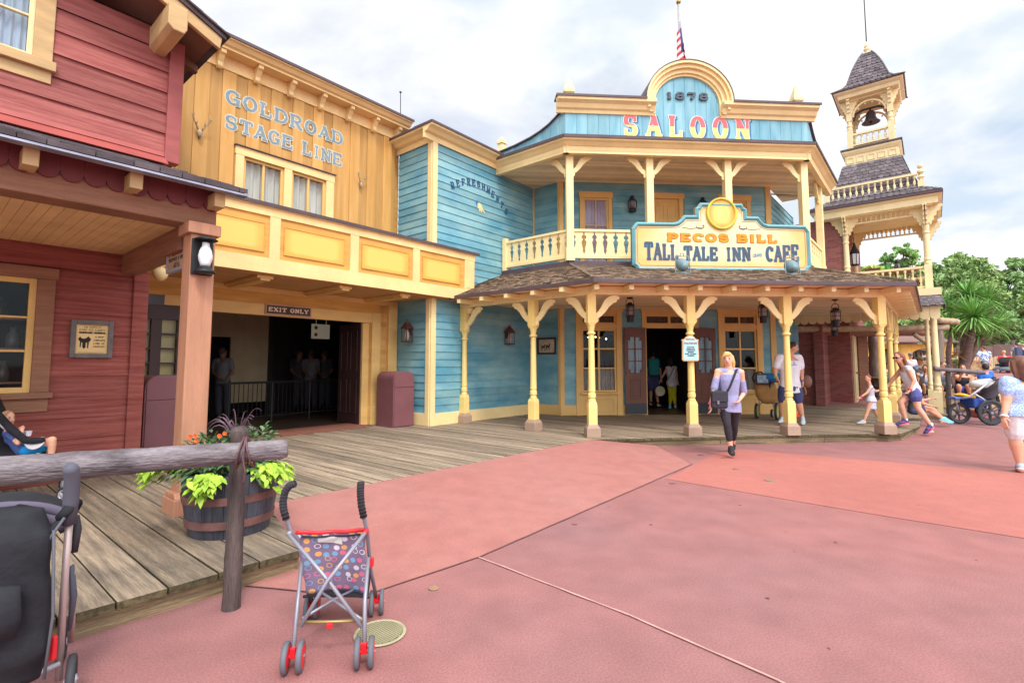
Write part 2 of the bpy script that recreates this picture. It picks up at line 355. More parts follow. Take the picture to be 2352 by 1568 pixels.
# ---------------------------------------------------------------- lettering: a slab-serif alphabet drawn from strokes
def arc(cx, cy, rx, ry, a0, a1, n=10): return [(cx+rx*math.cos(R(a0+(a1-a0)*i/n)), cy+ry*math.sin(R(a0+(a1-a0)*i/n))) for i in range(n+1)]
def _letters():
    L = {}
    V = lambda x, a=0, b=1: ('s', [(x, a), (x, b)]); H = lambda y, a, b: ('t', [(a, y), (b, y)]); S = lambda x, y, h=.2: ('f', x, y, h)
    K = lambda pts: ('s', pts); T = lambda pts: ('t', pts)
    L['A'] = [T([(.12, 0), (.5, 1)]), K([(.5, 1), (.86, 0)]), H(.34, .25, .75), S(.12, 0, .16), S(.84, 0, .2), S(.48, 1, .14)]
    L['B'] = [V(.18), T([(.18, 1), (.55, 1)]), K(arc(.55, .76, .26, .24, 90, -90)), H(.52, .18, .55), K(arc(.55, .26, .31, .26, 90, -90)), T([(.18, 0), (.55, 0)]), S(.12, 0, .12), S(.12, 1, .12)]
    L['C'] = [K(arc(.52, .5, .37, .5, 48, 312, 16)), ('s', [(.82, .72), (.82, .96)])]
    L['D'] = [V(.18), T([(.18, 1), (.48, 1)]), K(arc(.48, .5, .37, .5, 90, -90, 14)), T([(.18, 0), (.48, 0)]), S(.12, 0, .12), S(.12, 1, .12)]
    L['E'] = [V(.2), H(1, .04, .86), H(.52, .2, .62), H(0, .04, .88), T([(.84, 1), (.84, .76)]), T([(.86, 0), (.86, .26)]), T([(.62, .4), (.62, .64)])]
    L['F'] = [V(.2), H(1, .04, .86), H(.52, .2, .62), S(.2, 0, .2), T([(.84, 1), (.84, .74)]), T([(.62, .4), (.62, .64)])]
    L['G'] = [K(arc(.5, .5, .36, .5, 50, 300, 16)), K([(.82, 0), (.82, .42)]), H(.42, .56, .96), ('s', [(.78, .74), (.78, .96)])]
    L['H'] = [V(.2), V(.8), H(.5, .2, .8)]+[S(x, y, .18) for x in (.2, .8) for y in (0, 1)]
    L['I'] = [V(.5), S(.5, 0, .26), S(.5, 1, .26)]
    L['J'] = [K([(.66, 1), (.66, .26)]), K(arc(.4, .26, .26, .26, 0, -160)), S(.62, 1, .26)]
    L['K'] = [V(.2), T([(.2, .4), (.76, 1)]), K([(.4, .58), (.82, 0)])]+[S(.2, 0, .18), S(.2, 1, .18), S(.78, 1, .16), S(.82, 0, .16)]
    L['L'] = [V(.24), H(0, .04, .88), T([(.86, 0), (.86, .3)]), S(.24, 1, .22)]
    L['M'] = [T([(.14, 0), (.16, 1)]), K([(.16, 1), (.5, .1)]), T([(.5, .1), (.84, 1)]), K([(.84, 1), (.86, 0)]), S(.13, 0, .14), S(.86, 0, .16), S(.12, 1, .1), S(.88, 1, .1)]
    L['N'] = [T([(.18, 0), (.18, 1)]), K([(.18, 1), (.82, 0)]), T([(.82, 0), (.82, 1)]), S(.18, 0, .16), S(.82, 1, .18), S(.14, 1, .12)]
    L['O'] = [K(arc(.5, .5, .36, .5, 0, 360, 24))]
    L['P'] = [V(.2), T([(.2, 1), (.54, 1)]), K(arc(.54, .73, .29, .27, 90, -90)), H(.46, .2, .54), S(.2, 0, .2), S(.14, 1, .12)]
    L['R'] = [V(.2), T([(.2, 1), (.52, 1)]), K(arc(.52, .75, .27, .25, 90, -90)), H(.5, .2, .52), K([(.46, .5), (.8, 0)]), S(.2, 0, .18), S(.14, 1, .12), S(.84, 0, .12)]
    L['S'] = [K(arc(.48, .75, .29, .25, 40, 250, 10)+arc(.5, .26, .31, .26, 80, -140, 10)), ('t', [(.78, .7), (.78, .98)]), ('t', [(.18, .02), (.18, .32)])]
    L['T'] = [V(.5), H(1, .06, .94), T([(.08, 1), (.08, .74)]), T([(.92, 1), (.92, .74)]), S(.5, 0, .24)]
    L['U'] = [K([(.2, 1), (.2, .3)]+arc(.5, .3, .3, .3, 180, 360, 10)+[(.8, 1)]), S(.2, 1, .18), S(.8, 1, .16)]
    L['V'] = [K([(.14, 1), (.5, 0)]), T([(.5, 0), (.86, 1)]), S(.14, 1, .16), S(.86, 1, .14)]
    L['W'] = [K([(.08, 1), (.3, 0)]), T([(.3, 0), (.5, .8)]), K([(.5, .8), (.7, 0)]), T([(.7, 0), (.92, 1)]), S(.1, 1, .13), S(.9, 1, .13)]
    L['X'] = [K([(.16, 1), (.84, 0)]), T([(.16, 0), (.84, 1)])]+[S(x, y, .16) for x in (.16, .84) for y in (0, 1)]
    L['Y'] = [K([(.14, 1), (.5, .45)]), T([(.5, .45), (.86, 1)]), V(.5, 0, .45), S(.5, 0, .2), S(.14, 1, .15), S(.86, 1, .14)]
    L['Z'] = [H(1, .14, .84), K([(.84, 1), (.16, 0)]), H(0, .16, .86), T([(.14, 1), (.14, .76)]), T([(.86, 0), (.86, .26)])]
    L['1'] = [V(.5), S(.5, 0, .24), T([(.3, .84), (.5, 1)])]
    L['7'] = [H(1, .14, .86), K([(.84, 1), (.44, 0)]), T([(.15, 1), (.15, .76)])]
    L['8'] = [K(arc(.5, .76, .28, .24, 0, 360, 18)), K(arc(.5, .26, .33, .26, 0, 360, 18))]
    L['&'] = [K(arc(.45, .76, .2, .22, -40, 230, 10)+[(.86, 0)]), K(arc(.42, .27, .29, .27, 110, 330, 10)+[(.84, .46)])]
    L['.'] = [('s', [(.2, 0), (.2, .1)])]; L['-'] = [H(.5, .25, .75)]; L["'"] = [V(.3, .75, 1)]
    return L
LET = _letters()
def glyph(mb, F, ch, x, y, w, h, st, th, e0, e1, grow=0, sl=None):
    """one letter, lower-left at (x,y), size w x h in frame (a,c), raised from e0 to e1"""
    k = 0
    hh = h-th
    for q in LET.get(ch, ()):
        k += 1; e = e1+.0004*k
        if q[0] == 'f':
            a, b = x+q[1]*w, y+th/2+q[2]*hh; hw = q[3]*w
            mb.box(F, a-hw-grow, a+hw+grow, e0, e, b-th/2-grow, b+th/2+grow); continue
        t = (st if q[0] == 's' else th)/2+grow; pts = [(x+a*w, y+th/2+b*hh) for a, b in q[1]]
        n = len(pts); l = []; r_ = []; closed = n > 3 and abs(pts[0][0]-pts[-1][0])+abs(pts[0][1]-pts[-1][1]) < 1e-6
        for i, (a, b) in enumerate(pts):
            p0 = pts[i-1] if i else (pts[-2] if closed else pts[0]); p1 = pts[i+1] if i < n-1 else (pts[1] if closed else pts[-1])
            dx, dy = p1[0]-p0[0], p1[1]-p0[1]; d = math.hypot(dx, dy) or 1
            # thick where the pen runs upright, thin where it runs flat
            tt = t if q[0] == 't' or n < 4 else (th/2+grow)+(t-th/2-grow)*abs(dy/d)
            if n == 2 and q[0] in 'st' and grow:
                a += (dx/d)*grow*(1 if i else -1); b += (dy/d)*grow*(1 if i else -1)
            l.append((a-dy/d*tt, b+dx/d*tt)); r_.append((a+dy/d*tt, b-dx/d*tt))
        for i in range(n-1):
            mb.prism(F, [l[i], l[i+1], r_[i+1], r_[i]], e0, e)
NARROW = {'I': .62, "'": .4, '.': .4, ' ': .55, '1': .75, 'M': 1.2, 'W': 1.25, 'L': .92}
def text(mb, F, s, x0, x1, yb, h, st=.3, th=.16, e0=0, e1=.004, grow=0, gap=.14, rise=None):
    """a line of letters filling x0..x1; st/th stroke widths as shares of the height; rise(t) lifts the baseline"""
    tot = sum(NARROW.get(c, 1) for c in s)+gap*(len(s)-1); w = (x1-x0)/tot; x = x0
    for c in s:
        lw = w*NARROW.get(c, 1); t = (x+lw/2-x0)/(x1-x0)
        y = yb+(rise(t)[0] if rise else 0); hh = h*(rise(t)[1] if rise else 1)
        if c != ' ': glyph(mb, F, c, x, y, lw, hh, st*min(h, lw*1.2), th*h, e0, e1, grow)
        x += lw+gap*w

def words(par, name, m, F, s, x0, x1, *a, **k):      # a line of lettering, every word a mesh of its own
    gap = k.get('gap', .14); tot = sum(NARROW.get(c, 1) for c in s)+gap*(len(s)-1); w = (x1-x0)/tot; x = x0
    for wd in s.split(' '):
        L = w*(sum(NARROW.get(c, 1) for c in wd)+gap*(len(wd)-1)); b = MB(); text(b, F, wd, x, x+L, *a, **k); b.build(name, m, par); x += L+w*(.55+2*gap)
# ================================================================ ground
ZD = .15                                             # boardwalk level
def gh(x, y):
    t = max(0., y-13.5); return min(1.25, .055*t*min(1, t/4)) if x > -200 else 0
CREAM = M('cream_paint', lin(236, 210, 154), .55, .07, (1.2, 1.2, 1.2), v=.06, fine=.03)
CREAM2 = M('pale_yellow_paint', lin(236, 214, 158), .55, .06, (1.2, 1.2, 1.2), v=.06, fine=.03)
OCHRE = M('ochre_paint', lin(214, 174, 108), .6, .1, (1.5, 1.5, 1.5), v=.1)
MAUVE = M('mauve_concrete', lin(162, 106, 102), .85, .13, (.3, .3, .3), bump=.05, fine=.11, col2=lin(140, 100, 101), speck=.2, det=8)
SALMON = M('salmon_concrete', lin(172, 105, 97), .85, .12, (.6, .6, .6), bump=.05, fine=.05, col2=lin(176, 107, 97), speck=.1, det=8)
RAMPM = M('pale_salmon_concrete', lin(170, 109, 102), .85, .12, (.5, .5, .5), bump=.05, fine=.08, col2=lin(164, 112, 105), speck=.13, det=8)
JOINT = M('joint_dark', lin(126, 88, 84), .9); JOINTL = M('joint_pale', lin(192, 148, 137), .9, .2, (6, 6, 6))
xs = [-600, -200, -80, -30]+[i*1.5 for i in range(-16, 41)]+[70, 90, 150, 300, 700]
ys = [-400, -100, -30, -10]+[i*1.5 for i in range(-4, 41)]+[70, 90, 150, 300, 900]
g = MB(); g.add([(x, y, gh(x, y)) for x in xs for y in ys],
   [(i*len(ys)+j, (i+1)*len(ys)+j, (i+1)*len(ys)+j+1, i*len(ys)+j+1) for i in range(len(xs)-1) for j in range(len(ys)-1)])
struct('ground', g, MAUVE, smooth=True)
q = lambda px, py, z=0: hz(px, py, z)
# salmon strip that crosses the plaza to the right
b = MB(); pts = [q(1530, 1100), q(1640, 1043), q(1700, 1032), q(2352, 1087), q(3200, 1160), q(3200, 1390), q(2352, 1236), q(2000, 1180)]
b.add([p+Vector((0, 0, .004)) for p in pts], [tuple(range(len(pts)))]); struct('pavement_strip', b, SALMON)
# ramp up to the boardwalk
A2, A3 = q(612, 1158, ZD), q(1357, 1009, ZD)
r_ = MB(); a = [A2+Vector((0, 0, -.006)), A3+Vector((0, 0, -.006)), q(1505, 1023, .07), q(1590, 1066), q(1100, 1280), q(830, 1371), q(560, 1346), q(600, 1290, .02)]
a = [p+Vector((0, 0, .005)) for p in a]
cen = (a[0]+a[1])*.25+(a[4]+a[5])*.25
r_.add(a+[cen], [(i, (i+1) % 8, 8) for i in range(8)])
struct('ramp', r_, RAMPM)
def strip(mb, p, q_, w, z=.009):
    d = (q_-p); n = Vector((-d.y, d.x, 0)).normalized()*w/2; k = max(2, int(d.length/.12)); pl = []; pr = []
    for i in range(k+1):
        c = p+d*(i/k)+n*rnd.uniform(-.35, .35); ww = rnd.uniform(.7, 1.2); pl.append(c+n*ww); pr.append(c-n*ww)
    vs = [v+Vector((0, 0, z)) for v in pl+pr]; mb.add(vs, [(i, i+1, k+2+i, k+1+i) for i in range(k)])
j = MB(); strip(j, q(560, 1346), q(830, 1371), .012); strip(j, q(830, 1371), q(1100, 1280), .012); strip(j, q(1100, 1280), q(1590, 1066), .015)
strip(j, q(1590, 1066), q(1508, 1024, .05), .015)
struct('pavement_joint', j, JOINT)
j = MB(); strip(j, q(1100, 1281), q(1445, 1414), .014); strip(j, q(1445, 1414), q(1790, 1566), .014); strip(j, q(1790, 1566), q(2100, 1710), .016)
struct('pavement_joint', j, JOINTL)
# worn patches and wet stains on the plaza
STAIN = M('stain', lin(136, 84, 82), .6, .2, (9, 9, 9)); STAIN2 = M('dark_stain', lin(104, 76, 76), .6, .2, (9, 9, 9))
s = MB(); s2 = MB(); rs = random.Random(5)
def blob(mb, c, rx, ry, ang=0, n=11, z=.006):
    pts = []
    for i in range(n):
        t = 2*math.pi*i/n; k = rs.uniform(.6, 1.15); x, y = rx*k*math.cos(t), ry*k*math.sin(t)
        pts.append((c.x+x*math.cos(ang)-y*math.sin(ang), c.y+x*math.sin(ang)+y*math.cos(ang), gh(c.x, c.y)+z))
    mb.add(pts, [tuple(range(n))])
for px, py, r in ((1320, 1204, .03), (1160, 1240, .02), (1255, 1168, .02), (1545, 1110, .05), (1610, 1045, .08), (1662, 1052, .06), (1700, 1160, .02)): blob(s, q(px, py), r*.9, r*.6)
for px, py, r in ((1495, 1205, .02), (2110, 1160, .02)): blob(s2, q(px, py), r*.8, r*.55)
p0, p1 = q(2148, 967), q(2280, 984); blob(s2, (p0+p1)/2, 1.0, .035, math.atan2(p1.y-p0.y, p1.x-p0.x), 17)
for _ in range(20):
    x, y = rs.uniform(-1.5, 7), rs.uniform(2.6, 8); blob(s2 if rs.random() < .6 else s, Vector((x, y, 0)), rs.uniform(.006, .018), rs.uniform(.005, .014), 0, 7)
struct('pavement_stain', s, STAIN); struct('pavement_stain', s2, STAIN2)

# ================================================================ boardwalk
WOOD = M('weathered_plank', lin(136, 121, 106), .85, .32, (1.1, 22, 14), bump=.55, v=.3, rot=math.atan2(math.sin(GA), math.cos(GA)), col2=lin(162, 143, 121), fine=.28, det=6)
RISER = M('weathered_riser', lin(112, 96, 74), .85, .34, (2, 2, 30), bump=.5, v=.2, col2=lin(142, 122, 94), fine=.24)
A1 = q(692, 1263, ZD); Am = q(145, 1416, ZD); dl = (Am-A1).normalized(); A0 = A1+dl*7.5
A4, A5, A6 = q(1776, 1000, ZD), q(2073, 994.5, ZD), q(2112, 979, ZD)
Gv, Nv = FG(1, 0, 0), FG(0, 1, 0)
A7 = A6+Gv*7.2
poly = [A0, A1, A2, A3, A4, A5, A6, A7, A7-Nv*9, A0-Nv*6]
poly = [(p.x, p.y) for p in poly]; gd = (Gv.x, Gv.y); us = A1.dot(Gv)+.35
bw = MB()
planks(bw, FW, clip_strip(poly, gd, -99, us), gd, .27, ZD-.045, ZD, .011, .004, 11, 1)
planks(bw, FW, clip_strip(poly, gd, us, 99), gd, .155, ZD-.045, ZD, .009, .003, 12, 1)
ENDG = M('plank_end', lin(88, 78, 56), .9, .45, (30, 30, 30), bump=.4, v=.3)
struct('boardwalk', bw, [WOOD, ENDG], bevel=.004)
rb = MB(); r2 = random.Random(4)
def riser(p, q_, back=.035, z1=ZD-.05):
    d = (q_-p).normalized(); n = Vector((d.y, -d.x, 0))
    if n.y > 0: n = -n
    L = (q_-p).length; x = 0
    while x < L:
        y = min(L, x+r2.uniform(1.6, 2.6)); rb.tv = r2.uniform(-1, 1)
        f = lambda a, b_, c: p+d*a+n*b_+Vector((0, 0, c-p.z))
        rb.box(f, x, y-.008, -back-.05, -back, -.05, z1); x = y
riser(A0, A1); riser(A3+(A4-A3)*.04, A5); riser(A5, A6); riser(A6, A7)
d12 = (A2-A1)
rb.tv = 0; rb.box(lambda a, b_, c: A1+d12*a+Vector((-.6*b_, 0, c-ZD)), .0, 1, .03, .09, -.05, ZD-.05)
struct('boardwalk_riser', rb, RISER)
# ================================================================ shared building bits
RED = M('barn_red_paint', lin(150, 76, 73), .7, .2, (1.2, 1.2, 26), bump=.35, v=.14, col2=lin(162, 94, 88), fine=.14)
REDLOW = M('barn_red_shaded', lin(138, 64, 57), .7, .22, (1.2, 1.2, 26), bump=.35, v=.14, col2=lin(150, 82, 73), fine=.16)  # same barn red, its colour darkened to stand for the porch shade
REDTRIM = M('red_trim', lin(154, 82, 80), .65, .1, (2, 2, 8), bump=.2)
FLASH = M('salmon_flashing', lin(164, 84, 79), .5, .08)
TAN = M('tan_timber', lin(176, 126, 100), .65, .1, (20, 20, 1.5), bump=.2, fine=.06)
BROWNT = M('brown_timber', lin(140, 98, 76), .7, .16, (2, 2, 22), bump=.25, fine=.08)
KHAKI = M('khaki_trim', lin(190, 158, 112), .6, .12, (3, 3, 10), bump=.1)
SHING = M('dark_shingle', lin(88, 78, 82), .9, .25, (5, 5, 5), bump=.4, v=.3)
SCAL = M('maroon_paint', lin(112, 52, 54), .65, .1)
CEIL = M('tan_beadboard', lin(228, 188, 138), .6, .08, v=.06)
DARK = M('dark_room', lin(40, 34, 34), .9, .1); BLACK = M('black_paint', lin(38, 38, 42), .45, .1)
PURP = M('purple_metal', lin(84, 69, 74), .5, .14, (3, 3, 3)); GUT = M('grey_gutter', lin(150, 152, 170), .35, .2, (6, 6, 6), metal=.4)
CURT = M('lace_curtain', lin(226, 218, 204), .9, .04, (8, 8, 1.2)); GLASS = glass()
SASH = M('ochre_sash', lin(218, 178, 108), .5, .08)
def curtain(mb, F, u0, u1, z0, z1, b, amp=.015, wl=.075):
    n = max(8, int((u1-u0)/wl*6)); vs = []
    for i in range(n+1):
        u = u0+(u1-u0)*i/n; d = b+amp*math.sin(2*math.pi*u/wl)+amp*.5*math.sin(5.1*u/wl+1)
        vs += [F(u, d, z0), F(u, d, z1)]
    mb.add(vs, [(2*i, 2*i+2, 2*i+3, 2*i+1) for i in range(n)])

# ================================================================ red building
red = thing('clapboard_building', FG(0, -8, ZD), 'dark red clapboard building with a gable and a shingled porch roof', 'building')
wr = -7.75
b = MB(); low_hole = (-.05, .91, 1.18, 2.46)
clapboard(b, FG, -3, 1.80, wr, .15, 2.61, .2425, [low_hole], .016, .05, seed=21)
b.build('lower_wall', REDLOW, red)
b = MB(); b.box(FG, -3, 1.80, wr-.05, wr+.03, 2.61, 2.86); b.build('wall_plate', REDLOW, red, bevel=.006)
b = MB(); rows = [4.28+.281*i for i in range(12)]
holes = [(-.1, .75, 4.97, 6.46)]+[(2.46-(z+.281-5.70)/.45, 9, z, z+.281) for z in rows if z+.281 > 5.8]
clapboard(b, FG, -3, 2.07, wr, 4.28, 7.3, .281, holes, .03, .05, seed=22)
b.build('upper_wall', RED, red)
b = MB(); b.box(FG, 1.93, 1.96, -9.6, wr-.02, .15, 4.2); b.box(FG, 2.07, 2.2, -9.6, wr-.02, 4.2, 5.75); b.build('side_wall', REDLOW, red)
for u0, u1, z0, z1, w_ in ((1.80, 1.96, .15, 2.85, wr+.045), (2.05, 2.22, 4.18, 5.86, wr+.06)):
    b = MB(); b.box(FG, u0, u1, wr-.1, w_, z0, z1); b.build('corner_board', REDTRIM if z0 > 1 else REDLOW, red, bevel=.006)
b = MB(); b.prisma(FG, [(wr-.02, 4.3), (wr+.03, 4.3), (wr+.045, 4.24), (wr+.03, 4.235), (wr+.2, 4.1), (wr-.02, 4.1)], -3, 2.06); b.build('flashing', FLASH, red)
# gable roof with its rake board, rafter tails and the projecting beam end
rz = lambda u: 5.90-.45*(u-2.5)
b = MB(); b.prism(FG, [(2.52, rz(2.52)-.05), (2.52, rz(2.52)), (-.9, rz(-.9)), (-.9, rz(-.9)-.05)], -9.72, -7.10); rf = b.build('gable_roof', SHING, red)
b = MB(); r_ = random.Random(3)
for k in range(6):
    u1 = 2.56-.17*k; b.tv = r_.uniform(-1, 1)
    b.prism(FG, [(u1, rz(u1)+.012), (u1, rz(u1)+.035), (u1-.3, rz(u1-.3)+.02), (u1-.3, rz(u1-.3)+.004)], -9.7+.002*k, -7.06-.002*k)
b.build('shingle', SHING, rf)
b = MB(); b.prism(FG, [(2.46, rz(2.46)-.22), (2.48, rz(2.48)-.055), (-.9, rz(-.9)-.055), (-.9, rz(-.9)-.25)], -7.19, -7.13); b.build('rake_board', KHAKI, red, bevel=.006)
SOF = M('brown_soffit', lin(124, 88, 72), .7, .12)
b = MB(); b.prism(FG, [(2.44, rz(2.44)-.10), (2.44, rz(2.44)-.056), (0, rz(0)-.056), (0, rz(0)-.10)], -9.7, -7.2); b.build('soffit', SOF, red)
for w_ in (-8.05, -8.85, -9.6):
    b = MB(); b.prism(FG, [(2.48, rz(2.48)-.20), (2.48, rz(2.48)-.10), (2.0, rz(2.)-.10), (2.0, rz(2.)-.26)], w_-.05, w_+.05); b.build('rafter_tail', SOF, red, bevel=.005)
b = MB(); b.prism(FG, [(1.82, 5.66), (1.88, 5.60), (2.0, 5.60), (2.03, 5.66), (2.03, 5.93), (1.82, 5.93)], wr-.1, -6.98); b.build('beam_end', KHAKI, red, bevel=.012)
# upper window
def sash_window(parent, F, wv, u0, u1, z0, z1, cols, rows, cas, sash_m, cas_m, depth=.05, fr=.05, mun=.022, head=.12, sill=.07, apron=.12, hood=.02, room=True, curt=None, side=None):
    """casing, sill, apron, sash with muntins, glass; a dark room box behind"""
    side = cas if side is None else side
    b = MB(); b.box(F, u0-side, u0, wv-.06, wv+depth, z0, z1); b.box(F, u1, u1+side, wv-.06, wv+depth, z0, z1)
    if head: b.box(F, u0-side-hood, u1+side+hood, wv-.06, wv+depth+.012, z1, z1+head)
    c = b.build('window_casing', cas_m, parent, bevel=.006)
    if sill:
        b = MB(); b.box(F, u0-side-hood-.01, u1+side+hood+.01, wv-.06, wv+depth+.05, z0-sill, z0); b.build('window_sill', cas_m, c, bevel=.006)
    if apron:
        b = MB(); b.box(F, u0-side, u1+side, wv-.03, wv+depth-.012, z0-sill-apron, z0-sill); b.build('window_apron', cas_m, c, bevel=.005)
    b = MB(); frame_rect(b, F, u0, u1, z0, z1, fr, wv-.05, wv+.012)
    gu0, gu1, gz0, gz1 = u0+fr, u1-fr, z0+fr, z1-fr
    for i in range(1, cols):
        x = gu0+(gu1-gu0)*i/cols; b.box(F, x-mun/2, x+mun/2, wv-.045, wv+.004, gz0, gz1)
    zz = rows if isinstance(rows, (list, tuple)) else [gz0+(gz1-gz0)*i/rows for i in range(1, rows)]
    for z in zz: b.box(F, gu0, gu1, wv-.045, wv+.007, z-mun/2, z+mun/2)
    s_ = b.build('window_sash', sash_m, c, bevel=.003)
    b = MB(); b.box(F, gu0, gu1, wv-.034, wv-.028, gz0, gz1); b.build('window_pane', GLASS, c)
    if curt:
        b = MB(); curtain(b, F, gu0, gu1, gz0 if len(curt) < 2 else curt[1], gz1 if len(curt) < 3 else curt[2], wv-.1); b.build('curtain', curt[0], c)
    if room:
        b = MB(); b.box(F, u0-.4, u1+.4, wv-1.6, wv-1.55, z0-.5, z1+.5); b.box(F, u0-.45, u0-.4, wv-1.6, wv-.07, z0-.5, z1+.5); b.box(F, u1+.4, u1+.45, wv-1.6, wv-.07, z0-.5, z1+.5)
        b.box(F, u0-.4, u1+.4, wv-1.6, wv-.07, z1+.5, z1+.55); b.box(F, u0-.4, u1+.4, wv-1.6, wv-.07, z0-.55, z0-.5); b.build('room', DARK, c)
    return c
BLUEC = M('pale_blue_curtain', lin(190, 200, 214), .9, .1, (30, 30, 2))
sash_window(red, FG, wr, -.08, .73, 4.98, 6.45, 2, [5.47, 5.98], .17, M('cream_sash', lin(228, 206, 158), .5, .08), KHAKI, head=.14, sill=.11, apron=.14, curt=(BLUEC,))
lw = sash_window(red, FG, wr, -.05, .91, 1.185, 2.46, 2, [1.645, 2.02], .155, SASH, BROWNT, fr=.06, head=.13, sill=.065, apron=.15)
# things behind the shop window
r_ = random.Random(8)
for k, (u, z, c) in enumerate(((.72, 1.3, (150, 140, 120)), (.55, 1.3, (96, 80, 60)), (.78, 1.68, (170, 165, 160)), (.45, 1.68, (80, 90, 84)), (.66, 2.02, (120, 100, 90)))):
    b = MB(); b.lathe(local(FG(u, wr-.35, z)), [(.05, 0), (.06, .08), (.045, .17), (.025, .2), (.03, .24)], 10); b.build('jar_on_display', M('jar%d' % k, lin(*[x*.5 for x in c]), .3), lw, smooth=True)
b = MB(); [b.box(FG, .05, .95, wr-.5, wr-.2, z, z+.02) for z in (1.28, 1.66, 2.0)]; b.build('shelf', BROWNT, lw)

# porch
b = MB(); r_ = random.Random(9)
for k in range(8):                                   # lapped shingles of the porch roof
    w0 = -5.02-.34*k; w1 = w0-.40; z0 = 3.15+.35*(-5.05-w0); x = -3.0+r_.random()*.2
    z1 = z0+.35*.40
    while x < 2.02-.018*k:
        y = min(x+r_.uniform(.16, .3), 2.04); b.tv = r_.uniform(-1, 1); h = r_.uniform(.035, .05)
        b.prisma(FG, [(w0, z0), (w0, z0+h), (w1, z1+.018), (w1, z1)], x, y-.008); x = y
pr = b.build('porch_roof', SHING, red)
b = MB(); b.prisma(FG, [(-5.06, 3.13), (-5.06, 3.165), (wr, 4.09), (wr, 4.04)], -3, 2.02); b.build('roof_deck', SOF, pr)
b = MB(); b.prisma(FG, [(-5.10, 3.108), (-5.0, 3.108), (-5.0, 3.125), (-5.05, 3.135), (-5.10, 3.13)], -3, 2.03); b.build('gutter', GUT, red)
b = MB(); u = 1.895                                  # scalloped valance
while u > -3:
    a = arc(u-.074, 3.05, .074, .075, 180, 360, 8); b.prism(FG, [(u-.146, 3.2)]+a+[(u-.002, 3.2)], -5.33, -5.305); u -= .148
b.build('scalloped_valance', SCAL, red)
b = MB(); b.box(FG, -3, 1.88, -5.6, -5.335, 2.82, 3.2); b.build('porch_beam', BROWNT, red, bevel=.012)
u = 1.83
while u > -3:
    b = MB(); b.box(FG, u-.047, u+.047, -5.6, -5.13, 2.985, 3.12); b.build('rafter_end', KHAKI, red, bevel=.006); u -= .655
b = MB(); r_ = random.Random(2); u = -3
while u < 1.95: b.tv = r_.uniform(-1, 1); b.box(FG, u, u+.081, wr, -5.6, 2.86, 2.88); u += .085
b.tv = -2; b.box(FG, -3, 1.95, wr, -5.6, 2.868, 2.9); b.build('porch_ceiling', CEIL, red)
b = MB(); b.box(FG, 1.66, 1.83, wr+.05, -5.62, 2.62, 2.855); b.build('cross_beam', BROWNT, red, bevel=.008)
b = MB(); b.box(FG, 1.64, 1.85, -5.46, -5.25, .34, 2.72); b.box(FG, 1.605, 1.885, -5.495, -5.215, 2.715, 2.825)
po = b.build('porch_post', TAN, red, bevel=.01)
b = MB(); b.box(FG, 1.59, 1.90, -5.51, -5.20, .15, .3); b.prisma(FG, [(-5.51, .3), (-5.20, .3), (-5.245, .35), (-5.465, .35)], 1.60, 1.89); b.build('plinth', TAN, po, bevel=.008)

# lantern fixed to that post
def chimney_lantern(loc, label):
    t = thing('wall_lantern', loc, label, 'lantern'); u, w_ = uw(loc, FG); z = loc.z
    b = MB(); b.box(FG, u-.09, u+.09, w_, w_+.02, z-.17, z+.17); b.build('back_plate', BLACK, t, bevel=.004)
    c = local(FG(u, w_+.095, 0)); b = MB()
    b.lathe(c, [(.03, z-.165), (.085, z-.16), (.085, z-.135), (.06, z-.13), (.05, z-.1), (.03, z-.095)], 16); b.build('burner', BLACK, t, smooth=True)
    b = MB(); b.lathe(c, [(.04, z-.095), (.045, z-.07), (.058, z-.03), (.06, z+.0), (.05, z+.05), (.032, z+.09), (.03, z+.125)], 16); b.build('glass_chimney', M('frosted_glass', lin(226, 228, 230), .35, .04), t, smooth=True)
    b = MB(); b.lathe(c, [(.05, z+.15), (.09, z+.145), (.1, z+.152), (.06, z+.175), (.02, z+.18)], 16); b.box(FG, u-.02, u+.02, w_+.01, w_+.1, z+.155, z+.17); b.build('smoke_cap', BLACK, t, smooth=True)
    return t
chimney_lantern(FG(1.735, -5.249, 2.5), 'black lantern with a white glass chimney on the tan porch post')

# poster in its frame on the red wall
t = thing('framed_poster', FG(1.42, wr+.03, 1.8), 'grey framed cream advertisement for lamps and saddles on the red wall', 'poster')
b = MB(); frame_rect(b, FG, 1.22, 1.62, 1.575, 2.02, .05, wr+.01, wr+.055); b.build('frame', M('grey_wood', lin(104, 98, 96), .7, .2, (8, 8, 8), bump=.3), t, bevel=.005)
b = MB(); b.box(FG, 1.268, 1.572, wr+.01, wr+.03, 1.624, 1.97); pn = b.build('paper', M('cream_paper', lin(222, 190, 134), .8, .06), t)
INK = M('ink', lin(44, 38, 40), .8, 0)
e = dict(e0=wr+.03, e1=wr+.0315)
for s_, x0, x1, z, h, a_, c_ in (('A.R. DIETZ CO', 1.34, 1.50, 1.928, .019, .14, .12), ('COAL OIL LAMPS', 1.30, 1.54, 1.897, .02, .15, .13), ('HARDWARE-HARNESS', 1.30, 1.545, 1.862, .024, .4, .2), ('A NEW', 1.45, 1.53, 1.815, .021, .15, .12), ('COMPLETE', 1.435, 1.545, 1.775, .021, .15, .12), ('LINE OF', 1.435, 1.545, 1.737, .021, .15, .12), ('SADDLES', 1.435, 1.545, 1.70, .021, .15, .12)): b = MB(); text(b, FG, s_, x0, x1, z, h, a_, c_, **e); b.build('lettering', INK, pn)
for z in (1.957, 1.635): b = MB(); b.box(FG, 1.30, 1.54, wr+.03, wr+.0325, z, z+.004); b.build('rule_line', INK, pn)
